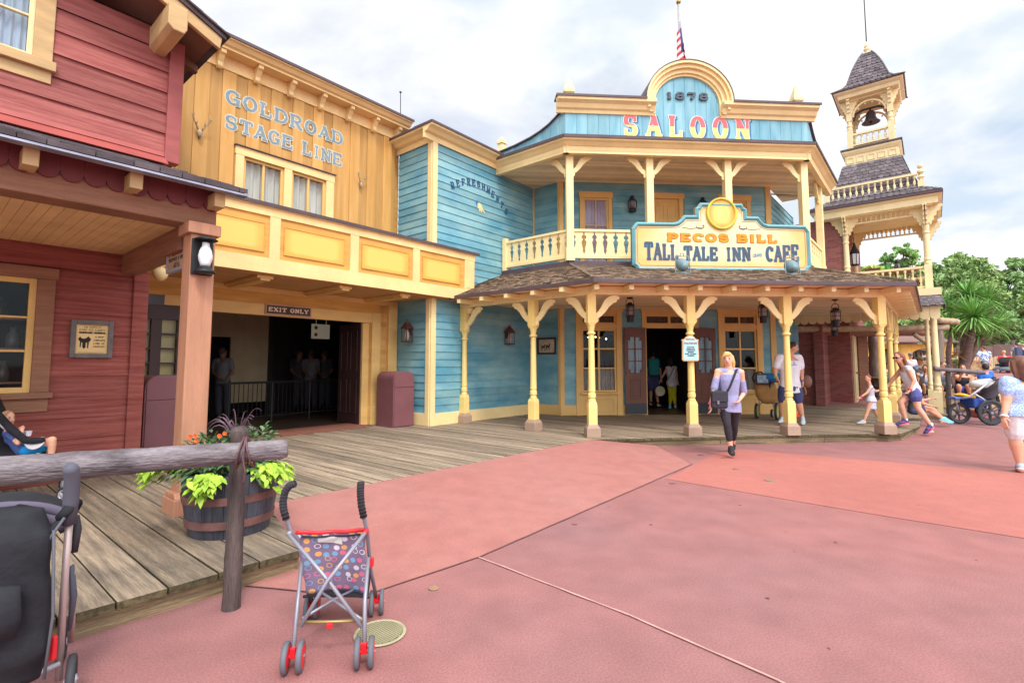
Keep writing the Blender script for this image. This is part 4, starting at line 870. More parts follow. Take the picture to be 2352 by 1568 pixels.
# doorway and its two leaves folded back against the wall
b = MB(); b.box(FS, 4.45, 4.56, W-.1, W+.05, .15, 2.94); b.box(FS, 5.88, 6.02, W-.1, W+.05, .15, 2.94); b.box(FS, 4.42, 6.05, W-.1, W+.075, 2.92, 3.015); b.box(FS, 4.56, 5.88, W-.1, W+.04, 2.47, 2.58); b.box(FS, 4.56, 5.88, W-.1, W+.035, 2.82, 2.92)
dc = b.build('door_casing', OCHRE, sal, bevel=.006)
b = MB(); frame_rect(b, FS, 4.56, 5.88, 2.58, 2.82, .03, W-.06, W+.01); b.box(FS, 5.19, 5.25, W-.06, W+.008, 2.61, 2.79); b.build('transom_sash', SASH, dc)
b = MB(); b.box(FS, 4.58, 5.86, W-.04, W-.035, 2.60, 2.80); b.build('transom_pane', GLASS, dc)
b = MB(); curtain(b, FS, 4.58, 5.86, 2.59, 2.82, W-.1, .01, .05); b.build('curtain', MATS['brown_lace'], dc)
KICK = M('kick_plate', lin(54, 58, 66), .5, .1)
for u0, u1 in ((3.93, 4.51), (5.86, 6.44)):
    d0, d1 = W+.09, W+.135; b = MB(); m_ = (u0+u1)/2
    wall(b, FS, u0, u1, d0, d1, .19, 2.47, [(u0+.1, u1-.1, 1.36, 2.13), (u0+.16, u1-.16, 1.27, 2.22)])
    b.box(FS, m_-.014, m_+.014, d0+.01, d1-.005, 1.27, 2.22)
    for z in (1.58, 1.90): b.box(FS, u0+.1, u1-.1, d0+.01, d1-.006, z-.014, z+.014)
    lf = b.build('door_leaf', BROWN, sal, bevel=.004)
    b = MB(); b.box(FS, u0+.09, u1-.09, d0+.02, d0+.024, 1.26, 2.23); b.build('door_pane', GLASS, lf)
    b = MB(); curtain(b, FS, u0+.08, u1-.08, 1.25, 2.24, d0+.008, .003, .08); b.build('blind', M('grey_blind', lin(150, 170, 180), .8, .1), lf)
    b = MB(); frame_rect(b, FS, u0+.14, u1-.14, .58, 1.10, .03, d1, d1+.015); b.box(FS, u0+.21, u1-.21, d1, d1+.012, .66, 1.02); b.build('door_panel', BROWN, lf, bevel=.006)
    b = MB(); b.box(FS, u0+.01, u1-.01, d1, d1+.006, .195, .47); b.build('kick_plate', KICK, lf)
    b = MB(); b.ell(FS(u0+.06 if u0 < 5 else u1-.06, d1+.04, 1.28), .03, None, 10, 6); b.build('door_knob', M('brass', lin(170, 130, 60), .3, .1, metal=.8), lf, smooth=True)
# upstairs windows and door
sash_window(sal, FS, W, 2.88, 3.58, 4.2, 6.03, 2, [5.27], .10, SASH, OCHRE, head=.17, sill=0, apron=0, room=False, curt=(M('violet_curtain', lin(206, 186, 206), .9, .12, (30, 30, 1)), 4.2, 6.0))
sash_window(sal, FS, W, 6.80, 7.50, 4.2, 6.03, 2, [5.27], .11, SASH, OCHRE, head=.17, sill=0, apron=0, room=False, curt=(MATS['violet_curtain'], 4.2, 6.0))
b = MB(); b.box(FS, 4.72, 4.83, W-.06, W+.05, 4.0, 6.05); b.box(FS, 5.56, 5.68, W-.06, W+.05, 4.0, 6.05); b.box(FS, 4.69, 5.71, W-.06, W+.062, 6.05, 6.21); uc = b.build('door_casing', OCHRE, sal, bevel=.006)
b = MB(); b.box(FS, 4.83, 5.56, W-.05, W+.0, 4.0, 6.05); ud = b.build('balcony_door', OCHRE, sal)
for u0, u1 in ((4.90, 5.16), (5.24, 5.50)):
    for z0, z1 in ((5.0, 5.88), (4.1, 4.8)): b = MB(); frame_rect(b, FS, u0, u1, z0, z1, .03, W, W+.014); b.build('door_panel', OCHRE, ud, bevel=.005)

# ---- porch: posts, beam, rafters, ceiling, shake roof
def bracket_outline(s, z0, sc=1.0):
    p = [(.07, 2.28), (.115, 2.28), (.14, 2.32), (.13, 2.36), (.19, 2.40), (.27, 2.48), (.35, 2.585), (.43, 2.655), (.50, 2.68), (.495, 2.715), (.55, 2.73), (.55, 2.785), (.47, 2.81), (.36, 2.79), (.27, 2.72), (.2, 2.59), (.14, 2.5), (.07, 2.45)]
    return [(s*a*sc, (z-2.81)*sc+z0) for a, z in p]
def sq(mb, F, u, w_, h, z0, z1, h1=None):
    h1 = h if h1 is None else h1
    vs = [F(u+a*h, w_+c*h, z0) for a, c in ((-1, -1), (1, -1), (1, 1), (-1, 1))]+[F(u+a*h1, w_+c*h1, z1) for a, c in ((-1, -1), (1, -1), (1, 1), (-1, 1))]
    mb.add(vs, [(3, 2, 1, 0), (4, 5, 6, 7)]+[(i, (i+1) % 4, (i+1) % 4+4, i+4) for i in range(4)])
def porch_post(F, u, w_, dirs, z0=ZD, ztop=2.82, base=True, parent=None, dz=0):
    b = MB(); f = lambda a, c, z: F(u+a, w_+c, z)
    sq(b, F, u, w_, .082, .37, .74); sq(b, F, u, w_, .082, .74, .80, .066)
    b.lathe(f, [(.064, .78), (.072, .80), (.072, .83), (.06, .84), (.06, .86), (.074, .88), (.074, .94), (.062, .96), (.062, .98), (.07, 1.0), (.066, 1.03), (.054, 2.04), (.052, 2.05), (.08, 2.07), (.08, 2.10), (.055, 2.115), (.056, 2.14), (.072, 2.22), (.082, 2.245), (.07, 2.26)], 16)
    sq(b, F, u, w_, .066, 2.24, 2.28, .082); sq(b, F, u, w_, .082, 2.28, ztop)
    p = b.build('porch_post', YEL, parent or sal, smooth=False, bevel=.004)
    b = MB(); sq(b, F, u, w_, .13, ZD, .31); sq(b, F, u, w_, .13, .31, .38, .088); b.build('plinth', GREYP, p, bevel=.006)
    for Fd, s in dirs:
        b = MB(); b.prism(Fd, bracket_outline(s, ztop-.005), -.025, .025); b.build('bracket', CREAM2, p, bevel=.005)
    return p
at = lambda F, u, w_: (lambda a, bb_, c: F(u+a, w_+bb_, c))
atN = lambda F, u, w_: (lambda a, bb_, c: F(u+bb_, w_+a, c))      # bracket plane along w
PW = -9.45
for i, u in enumerate((2.17, 4.10, 6.03, 7.97)):
    d = [(at(FS, u, PW), -1), (at(FS, u, PW), 1)]
    if i == 0: d = [(at(FS, u, PW), 1), (lambda a, bb_, c, u=u: FS(u, PW, 0)+FG(bb_, a, c), -1)]
    if i == 3: d = [(at(FS, u, PW), -1), (lambda a, bb_, c, u=u: FS(u, PW, 0)+FG(a, bb_, c), 1)]
    porch_post(FS, u, PW, d)
uL, wL = uw(FS(2.17, PW, 0), FG); uR, wRr = uw(FS(7.97, PW, 0), FG)
porch_post(FG, uL, -6.36, [(atN(FG, uL, -6.36), -1), (atN(FG, uL, -6.36), 1)])
porch_post(FG, uL+.05, WR+.1, [(atN(FG, uL+.05, WR+.1), 1)])
for u in (15.0, 17.3): porch_post(FG, u, wRr, [(at(FG, u, wRr), -1), (at(FG, u, wRr), 1)])
E0, E1, E2, E3 = FG(uL-.5, WR, 3.0), FS(2.09, -8.85, 3.0), FS(8.2, -8.85, 3.0), None
ue1, we2 = uw(E1, FG)[0], uw(E2, FG)[1]
E0 = FG(ue1, WR, 3.0); E3 = FG(18.0, we2, 3.0)
T1, T2 = FS(2.17, -11.5, 3.77), FS(7.95, -11.5, 3.77); T0 = FG(uw(T1, FG)[0], WR, 3.77); T3 = FG(18.0, uw(T2, FG)[1], 3.77)
b = MB()
BS = [(FG(uL, WR+.1, 0), FS(2.17, PW, 0)), (FS(2.17, PW, 0), FS(7.97, PW, 0)), (FS(7.97, PW, 0), FG(17.9, wRr, 0))]
def along(p, q_):                       # frame running from p to q_: a along, b to the camera side, c up
    d = (q_-p); L = d.length; d = d/L; n = Vector((d.y, -d.x, 0))
    return (lambda a, bb_, c: p+d*a+n*bb_+Vector((0, 0, c))), L
for p, q_ in BS: f, L = along(p, q_); b.box(f, -.04, L+.04, -.085, .085, 2.815, 2.975)
b.build('porch_beam', CREAM2, sal, bevel=.008)
k = 0
for j, (p, q_) in enumerate(BS):
    f, L = along(p, q_); n = round(L/.65)
    for i in range(n+(1 if j == 1 else 0)):
        a = (i+.5)*L/n if j != 1 else i*L/n
        b = MB(); b.prisma(f, [(.086, 2.86), (.50, 2.855), (.50, 2.945), (.086, 2.97)], a-.045, a+.045); b.build('rafter_end', CREAM2, sal, bevel=.005)
b = MB(); up = Vector((0, 0, .0))
poly = [E0, E1, E2, E3, FG(18.0, wr0, 3.), FS(8.17, W, 3.), FS(2.25, W, 3.), FG(ucorn, WR, 3.)]
pl2 = [(p.x, p.y) for p in poly]; planks(b, FW, pl2, (FS(0, 1, 0).x, FS(0, 1, 0).y), .09, 2.985, 3.0, .006, 0, 5); b.build('porch_ceiling', SOFC, sal)
RED_SOF = OCHRE
def shakes(mb, e0, e1, t0, t1, n, wd=.13, seed=1, th=.016):
    r = random.Random(seed)
    nrm = (e1-e0).cross(t0-e0).normalized(); nrm = nrm if nrm.z > 0 else -nrm
    for k in range(n):
        s0, s1 = k/n, min(1, (k+1.35)/n); a0, a1 = e0.lerp(t0, s0), e1.lerp(t1, s0); L = (a1-a0).length; x = -r.random()*wd
        b0, b1 = e0.lerp(t0, s1), e1.lerp(t1, s1)
        while x < L:
            y = x+r.uniform(.6, 1.4)*wd; p, q_ = max(x, 0)/L, min(y-.006, L)/L
            if q_ > p:
                h = th+r.uniform(-.006, .012); dr = (e0-t0).normalized()*r.uniform(-.01, .025); mb.tv = r.uniform(-1, 1)
                v = [a0.lerp(a1, p)+dr, a0.lerp(a1, q_)+dr, b0.lerp(b1, q_), b0.lerp(b1, p)]
                mb.add([c+nrm*.004*1 for c in v]+[v[0]+nrm*(h+.006), v[1]+nrm*(h+.006), v[2]+nrm*.006, v[3]+nrm*.006], [(3, 2, 1, 0), (4, 5, 6, 7)]+[(i, (i+1) % 4, (i+1) % 4+4, i+4) for i in range(4)])
            x = y
b = MB(); Z = Vector((0, 0, .02))
for i, (e0, e1, t0, t1) in enumerate(((E0, E1, T0, T1), (E1, E2, T1, T2), (E2, E3, T2, T3))):
    shakes(b, e0+Z, e1+Z, t0+Z, t1+Z, 19, .12, 50+i)
pr = b.build('porch_roof', ROOFS, sal)
b = MB()
for e0, e1, t0, t1 in ((E0, E1, T0, T1), (E1, E2, T1, T2), (E2, E3, T2, T3)): b.add([e0, e1, t1, t0, e0+Z, e1+Z, t1+Z, t0+Z], [(0, 1, 2, 3), (7, 6, 5, 4), (0, 4, 5, 1), (1, 5, 6, 2), (2, 6, 7, 3), (3, 7, 4, 0)])
b.build('roof_deck', M('roof_under', lin(96, 76, 66), .9, .1), pr)
b = MB()
for p, q_ in ((E0, E1), (E1, E2), (E2, E3)): f, L = along(Vector((p.x, p.y, 0)), Vector((q_.x, q_.y, 0))); b.box(f, -.012, L+.012, 0, .03, 2.955, 3.03)
b.build('gutter', PURP, sal, bevel=.006)
for e_, t_ in ((E1, T1), (E2, T2)): b = MB(); b.tube([e_+Vector((0, 0, .05)), t_+Vector((0, 0, .05))], .028, 6); b.build('hip_ridge', ROOFS, pr)

# ---- balcony
BW = -11.55
b = MB()
BB = [(FG(uw(FS(2.17, BW, 0), FG)[0], WR, 0), FS(2.17, BW, 0)), (FS(2.17, BW, 0), FS(7.95, BW, 0)), (FS(7.95, BW, 0), FG(17.4, uw(FS(7.95, BW, 0), FG)[1], 0))]
for p, q_ in BB: f, L = along(p, q_); b.box(f, -.03, L+.03, -.1, .06, 3.70, 3.90)
b.build('balcony_fascia', PURP, sal, bevel=.006)
b = MB(); bp_ = [BB[0][0], BB[0][1], BB[1][1], BB[2][1], FG(17.4, wr0, 0), FS(8.17, W, 0), FS(2.25, W, 0), FG(ucorn, WR, 0)]; b.slab(FW, [(p.x, p.y) for p in bp_], 3.80, 3.895); b.build('balcony_floor', M('balcony_floor', lin(150, 120, 100), .8), sal)
def baluster(c, w_=.118):
    pts = []
    prof = [(4.05, 0), (4.10, .012), (4.13, .03), (4.16, .035), (4.19, .024), (4.21, .03), (4.36, .062), (4.42, .022), (4.435, .03), (4.445, .05), (4.475, .058), (4.51, .045), (4.53, .016), (4.60, .012)]
    return [(c+w_-q, z) for z, q in prof]+[(c-w_+q, z) for z, q in reversed(prof)]
def balustrade(p, q_, name='balustrade'):
    f, L = along(p, q_); b = MB(); b.box(f, .08, L-.08, -.045, .045, 4.60, 4.66); b.box(f, .08, L-.08, -.035, .035, 3.97, 4.05); o = b.build('balustrade', CREAM2, sal, bevel=.006)
    n = max(1, round((L-.16)/.25)); s = (L-.16)/n
    for i in range(n):
        b = MB(); b.prism(f, baluster(.08+(i+.5)*s, s/2-.002), -.012, .012); b.build('baluster', CREAM2, o)
UPOST = (2.17, 4.10, 6.03, 7.95)
balustrade(*BB[0]); balustrade(FS(UPOST[0], BW, 0), FS(UPOST[1], BW, 0)); balustrade(FS(UPOST[1], BW, 0), FS(UPOST[2], BW, 0)); balustrade(FS(UPOST[2], BW, 0), FS(UPOST[3], BW, 0))
pR = FG(16.1, uw(FS(7.95, BW, 0), FG)[1], 0); balustrade(FS(7.95, BW, 0), pR)
def upper_post(F, u, w_, dirs):
    b = MB(); sq(b, F, u, w_, .085, 3.9, 6.46); sq(b, F, u, w_, .1, 3.9, 4.2); p = b.build('balcony_post', CREAM2, sal, bevel=.006)
    for Fd, s in dirs: b = MB(); b.prism(Fd, bracket_outline(s, 6.45, .98), -.025, .025); b.build('bracket', CREAM2, p, bevel=.005)
for i, u in enumerate(UPOST):
    d = [(at(FS, u, BW), -1), (at(FS, u, BW), 1)]
    if i == 0: d = [(at(FS, u, BW), 1), (lambda a, bb_, c, u=u: FS(u, BW, 0)+FG(bb_, a, c), -1)]
    if i == 3: d = [(at(FS, u, BW), -1), (lambda a, bb_, c, u=u: FS(u, BW, 0)+FG(a, bb_, c), 1)]
    upper_post(FS, u, BW, d)
u_, w_ = uw(pR, FG); upper_post(FG, u_, w_, [(at(FG, u_, w_), -1)])
b = MB(); sq(b, FG, uw(BB[0][0], FG)[0], WR+.1, .06, 3.9, 4.75); b.build('newel', CREAM2, sal, bevel=.006)
# soffit, cornice round the three sides
CW = -11.3; p0, p1, p2 = None, FS(2.04, CW, 0), FS(7.97, CW, 0)
uP, wP = uw(p1, FG)[0], uw(p2, FG)[1]; p0 = FG(uP, WR, 0); p3 = FG(17.0, wP, 0)
b = MB(); sp = [p0, p1, p2, p3, FG(17.0, wr0, 0), FS(8.17, W, 0), FS(2.25, W, 0), FG(ucorn, WR, 0)]
planks(b, FW, [(p.x, p.y) for p in sp], (FS(0, 1, 0).x, FS(0, 1, 0).y), .1, 6.46, 6.475, .004, 0, 5); b.build('balcony_ceiling', SOFC, sal)
b = MB(); cp = [(-.12, 6.40), (.0, 6.40), (.0, 6.56), (.03, 6.58), (.09, 6.64), (.15, 6.67), (.16, 6.74), (-.12, 6.74)]
SEG = [(p0, p1), (p1, p2), (p2, p3)]
for i, (p, q_) in enumerate(SEG): f, L = along(p, q_); b.prisma(f, [(x, z) for x, z in cp], -.05 if i else 0, L+.05)
b.build('cornice', CREAM, sal, bevel=.004)
b = MB()
for i, (p, q_) in enumerate(SEG): f, L = along(p, q_); b.prisma(f, [(-.2, 6.742), (.163, 6.742), (.163, 6.705), (.185, 6.705), (.185, 6.775), (-.2, 6.81)], -.06 if i else 0, L+.06)
b.build('metal_cap', PURP, sal)
b = MB(); b.slab(FW, [(p.x, p.y) for p in sp], 6.70, 6.74); b.build('flat_roof', PURP, sal)
# parapet of vertical boards with the arched centre
AC = 4.97
ell_ = lambda rx, ry, n=20: [(AC+rx*math.cos(R(a)), 7.66+ry*math.sin(R(a))) for a in [180*i/n for i in range(n+1)]]
out_ = [(2.04, 6.76), (7.96, 6.76), (7.96, 7.5), (5.76, 7.5)]+ell_(.80, .70)+[(4.18, 7.5), (2.04, 7.5)]
def vboards(mb, f, outl, b0, b1, wd=.26, seed=2):
    r = random.Random(seed); x = min(p[0] for p in outl)
    while x < max(p[0] for p in outl):
        q_ = clip_strip(outl, (1, 0), x+.003, x+wd-.003); mb.tv = r.uniform(-1, 1)
        if len(q_) > 2: mb.prism(f, q_, b0, b1)
        x += wd
    mb.tv = 0
b = MB(); vboards(b, FS, out_, CW-.06, CW-.0, .262); b.tv = -2.5; b.prism(FS, [(a, c-.01) for a, c in out_], CW-.1, CW-.02)
b.build('parapet', BLUEP, sal)
for f, L, s in [(*along(p0, p1), 1), (*along(p2, p3), -1)]:
    cur = [(0, 7.46), (.1, 7.40), (.25, 7.30), (.45, 7.19), (.7, 7.10), (1.0, 7.03), (1.5, 6.97), (min(L, 2.25), 6.94)]
    cur = [((L-a) if s == 1 else a, z) for a, z in cur]; pl = cur+[(cur[-1][0], 6.76), (cur[0][0], 6.76)]
    b = MB(); vboards(b, f, pl, -.06, 0, .25, 7); o = b.build('side_parapet', BLUEP, sal)
    b = MB(); b.add([f(a, bb_, z) for a, z in cur for bb_ in (-.12, .06)]+[f(a, bb_, z+.03) for a, z in cur for bb_ in (-.12, .06)], [(2*i, 2*i+1, 2*i+3, 2*i+2) for i in range(7)]+[(16+2*i, 16+2*i+2, 16+2*i+3, 16+2*i+1) for i in range(7)]+[(2*i+1, 17+2*i, 19+2*i, 2*i+3) for i in range(7)]+[(2*i, 2*i+2, 18+2*i, 16+2*i) for i in range(7)]); b.build('metal_cap', PURP, o)
cp = [(-.02, 7.35), (.03, 7.35), (.05, 7.42), (.10, 7.45), (.14, 7.54), (.23, 7.59), (.24, 7.67), (-.02, 7.67)]
b = MB()
for u0, u1 in ((1.83, 4.16), (5.78, 8.14)): b = MB(); b.prisma(FS, [(CW+x, z) for x, z in cp], u0, u1); b.build('parapet_crown', CREAM, sal, bevel=.004)
b = MB()
for f, a0, a1 in ((along(p0, p1)[0], along(p0, p1)[1]-.10, along(p0, p1)[1]+.0), (along(p2, p3)[0], 0, .1)): b = MB(); b.prisma(f, [(x, z) for x, z in cp], a0, a1); b.build('parapet_crown', CREAM, sal, bevel=.004)
for u0, u1 in ((1.80, 3.93), (6.01, 8.17)): b = MB(); b.prisma(FS, [(CW-.12, 7.672), (CW+.243, 7.672), (CW+.243, 7.645), (CW+.262, 7.645), (CW+.262, 7.697), (CW-.12, 7.72)], u0, u1); b.build('metal_cap', PURP, sal)
def band(mb, o, i_, b0, b1, legs=7.37):
    O = [(o[0][0], legs)]+o+[(o[-1][0], legs)]; I = [(i_[0][0], legs)]+i_+[(i_[-1][0], legs)]
    for k in range(len(O)-1): mb.prism(FS, [O[k], O[k+1], I[k+1], I[k]], b0, b1)
b = MB(); band(b, ell_(.845, .745), ell_(.79, .69), CW-.02, CW+.05, 7.40); band(b, ell_(.93, .835), ell_(.845, .745), CW-.02, CW+.10, 7.42); band(b, ell_(1.0, .92), ell_(.93, .835), CW-.02, CW+.17, 7.5); band(b, ell_(1.05, .985), ell_(1.0, .92), CW-.02, CW+.23, 7.6)
b.build('arch_moulding', CREAM, sal)
b = MB(); band(b, ell_(1.065, 1.0), ell_(1.05, .985), CW-.75, CW+.245, 7.69); b.build('metal_cap', PURP, sal)
# raised and painted lettering
b = MB(); text(b, FS, '1878', 4.45, 5.50, 7.77, .185, .34, .22, e0=CW, e1=CW+.045, gap=.2); b.build('year_numerals', M('numeral_slate', lin(70, 82, 96), .5, .1), sal)
SAL = split_mat('saloon_letters', lin(214, 92, 96), lin(246, 226, 116), 7.11)
kw = dict(st=.25, th=.12, gap=.52)
b = MB(); text(b, FS, 'SALOON', 3.46, 6.56, 6.80, .55, e0=CW, e1=CW+.003, grow=.012, **kw); b.build('lettering_shadow', M('letter_shadow', lin(64, 112, 152), .6), sal)
b = MB(); text(b, FS, 'SALOON', 3.41, 6.51, 6.83, .55, e0=CW, e1=CW+.008, grow=.014, **kw); b.build('lettering_outline', M('letter_white', lin(236, 232, 226), .6), sal)
b = MB(); text(b, FS, 'SALOON', 3.41, 6.51, 6.83, .55, e0=CW, e1=CW+.016, **kw); b.build('lettering', SAL, sal)
def finial(c, s=1.0):
    b = MB(); sq(b, FS, c[0], c[1], .085*s, c[2], c[2]+.05*s); sq(b, FS, c[0], c[1], .07*s, c[2]+.05*s, c[2]+.1*s, .125*s); sq(b, FS, c[0], c[1], .125*s, c[2]+.1*s, c[2]+.17*s); sq(b, FS, c[0], c[1], .12*s, c[2]+.17*s, c[2]+.5*s, .02*s); b.build('finial', CREAM2, sal, bevel=.006)
finial((2.11, CW+.06, 7.69)); finial((7.66, CW+.06, 7.69))
pf = FG(16.6, wP-.1, 0); a, c = uw(pf, FS); finial((a, c, 6.8), .9)
b = MB(); sq(b, FG, uP+.1, WR+.12, .075, 6.8, 7.22); sq(b, FG, uP+.1, WR+.12, .1, 7.22, 7.3); sq(b, FG, uP+.1, WR+.12, .09, 7.3, 7.4, .03); b.build('parapet_post', CREAM2, sal, bevel=.005)
# arched wall lettering and the painted pointing hand
NAVY = M('navy_letter', lin(40, 76, 120), .6, .1)
b = MB(); ss = 'REFRESHMENTS'; e0 = WR+.021
for i, ch in enumerate(ss):
    t_ = (i+.5)/len(ss); u = 7.93+t_*2.12; z = 5.56+.42*(1-(2*t_-.92)**2)-.05*t_; an = math.atan2(-.84*2*(2*t_-.92)/2-.02, 2.12)*.95
    f = lambda a, bb_, c, u=u, z=z, an=an: FG(u+a*math.cos(an)-c*math.sin(an), bb_, z+a*math.sin(an)+c*math.cos(an))
    glyph(b, f, ch, -.06, -.08, .12, .17, .034, .022, e0, e0+.004)
b.build('lettering', NAVY, sal)
b = MB(); hnd = [(8.86, 5.47), (8.93, 5.50), (9.0, 5.46), (9.05, 5.38), (9.13, 5.29), (9.11, 5.27), (9.03, 5.33), (9.02, 5.26), (8.99, 5.26), (8.98, 5.33), (8.95, 5.27), (8.92, 5.28), (8.92, 5.36), (8.88, 5.33), (8.86, 5.36)]
b.prism(FG, hnd, e0, e0+.003); b.build('pointing_hand', M('hand_cream', lin(232, 214, 150), .6), sal)
b = MB(); b.prism(FG, [(8.80, 5.50), (8.86, 5.54), (8.93, 5.50), (8.86, 5.47), (8.86, 5.36), (8.83, 5.42)], e0, e0+.004); b.build('painted_cuff', M('cuff_blue', lin(60, 116, 176), .6), sal)
# ================================================================ sign, lamps and pictures on the saloon
def blend_panel(name, c_edge, c_mid, wdt):
    m = PANEL.copy(); m.name = name; nt_ = m.node_tree
    for n in nt_.nodes:
        if n.type == 'VALTORGB': n.color_ramp.elements[0].color = (*c_edge, 1); n.color_ramp.elements[1].color = (*c_mid, 1)
        if n.type == 'MAP_RANGE': n.inputs[2].default_value = wdt
    return m
SW = -10.9
o_ = [(3.45, 4.53), (3.50, 4.60), (3.56, 4.675), (4.40, 4.68), (4.50, 4.70), (4.58, 4.76), (4.66, 4.855), (4.92, 4.86), (4.925, 5.03), (4.99, 5.06), (5.04, 5.15), (6.03, 5.15), (6.07, 5.06), (6.14, 5.03), (6.14, 4.855), (6.41, 4.855), (6.46, 4.78), (6.53, 4.71), (6.62, 4.68), (7.51, 4.675), (7.57, 4.60), (7.62, 4.53), (7.62, 3.70), (7.56, 3.65), (7.52, 3.57), (3.56, 3.57), (3.52, 3.65), (3.45, 3.70)]
sg = thing('saloon_signboard', FS(5.53, SW, 3.57), 'large cream signboard with a teal border standing on the porch roof', 'sign')
b = MB(); b.prism(FS, o_, SW-.10, SW); bd = b.build('board', blend_panel('sign_cream', lin(238, 176, 98), lin(232, 208, 164), .34), sg)
TEAL = M('teal_border', lin(104, 160, 168), .5, .08)
def inset(pl, d):
    n = len(pl); res = []
    for i in range(n):
        a, c, e = Vector(pl[i-1]), Vector(pl[i]), Vector(pl[(i+1) % n]); d1, d2 = (c-a).normalized(), (e-c).normalized(); n1, n2 = Vector((d1.y, -d1.x)), Vector((d2.y, -d2.x)); m_ = (n1+n2).normalized(); k = d/max(.5, m_.dot(n1)); res.append((c.x+m_.x*k, c.y+m_.y*k))
    return res
i1 = inset(o_, .095); 
b = MB(); n = len(o_)
i05 = inset(o_, .05)
for k in range(n):
    j_ = (k+1) % n
    for (pa, ya), (pb, yb) in (((o_, SW-.1), (o_, SW+.0)), ((o_, SW+.0), (i05, SW+.045)), ((i05, SW+.045), (i1, SW+.004))):
        b.add([FS(pa[k][0], ya, pa[k][1]), FS(pa[j_][0], ya, pa[j_][1]), FS(pb[j_][0], yb, pb[j_][1]), FS(pb[k][0], yb, pb[k][1])], [(0, 1, 2, 3)])
b.build('border', TEAL, sg)
i2 = inset(o_, .125); b = MB(); b.tube([FS(a, SW+.004, c) for a, c in i2+[i2[0]]], .005, 4, False); b.build('pinstripe', M('pin_grey', lin(110, 104, 96), .6), bd)
# the oval medallion is left as a plain blended ground
oc = (5.53, 4.90); b = MB(); b.prism(FS, [(oc[0]+.315*math.cos(R(a)), oc[1]+.335*math.sin(R(a))) for a in range(0, 360, 12)], SW+.0, SW+.03)
md = b.build('medallion', blend_panel('medallion_gold', lin(226, 136, 56), lin(250, 214, 110), .45), sg)
b = MB(); ring = [FS(oc[0]+.33*math.cos(R(a)), SW+.03, oc[1]+.345*math.sin(R(a))) for a in range(0, 361, 10)]; b.tube(ring, .032, 8, False); b.build('medallion_rim', M('rim_olive', lin(198, 178, 60), .4, .2), md, smooth=True)
e = dict(e0=SW, st=.42, th=.24)
for s_, x0, x1 in (('PECOS', 4.26, 5.70), ('BILL', 5.88, 6.83)):
    b = MB(); text(b, FS, s_, x0, x1, 4.245, .19, e1=SW+.006, grow=.008, gap=.14, **e); b.build('lettering_outline', M('sign_outline', lin(158, 66, 30), .6), bd)
    b = MB(); text(b, FS, s_, x0, x1, 4.245, .19, e1=SW+.013, gap=.14, **e); b.build('lettering', M('sign_orange', lin(238, 142, 16), .5, .08), bd)
WORDS = (('TALL', 3.74, 4.50), ('TALE', 4.64, 5.42), ('INN', 5.61, 6.19), ('CAFE', 6.55, 7.33))
for nm, mt, gw, ee in (('lettering_outline', M('sign_teal', lin(84, 150, 176), .6), .011, .006), ('lettering', M('sign_slate', lin(74, 80, 96), .6, .08), 0, .013)):
    for s_, x0, x1 in WORDS:
        f_ = lambda t, x0=x0, x1=x1: (0, 1+.36*((x0+(x1-x0)*t-5.55)/1.85)**2); b = MB(); text(b, FS, s_, x0, x1, 3.82, .31, .27, .14, e0=SW, e1=SW+ee, grow=gw, gap=.12, rise=f_); b.build(nm, mt, bd)
b = MB(); text(b, FS, 'AND', 6.28, 6.46, 3.93, .07, .2, .14, e0=SW, e1=SW+.008); b.tube([FS(6.28+x*.04, SW+.006, 3.95+y*.03) for x, y in arc(0, 0, 1, 1, 60, 330, 8)], .006, 4); b.build('lettering', M('sign_blue', lin(96, 150, 176), .6), bd)
for s in (-1, 1):
    b = MB(); b.tube([FS(5.53+s*(.40+.035*k*.3+.03*(1+k*.12)*math.cos(k*.55)), SW+.005, 4.60+.028*(1+k*.1)*math.sin(k*.55)) for k in range(13)], .007, 4)
    b.tube([FS(5.53+s*(.42+.055*k), SW+.005, 4.565+.012*math.sin(k*.9)-.001*k) for k in range(10)], .006, 4); b.build('scroll_ornament', M('scroll_slate', lin(90, 106, 124), .6), bd)
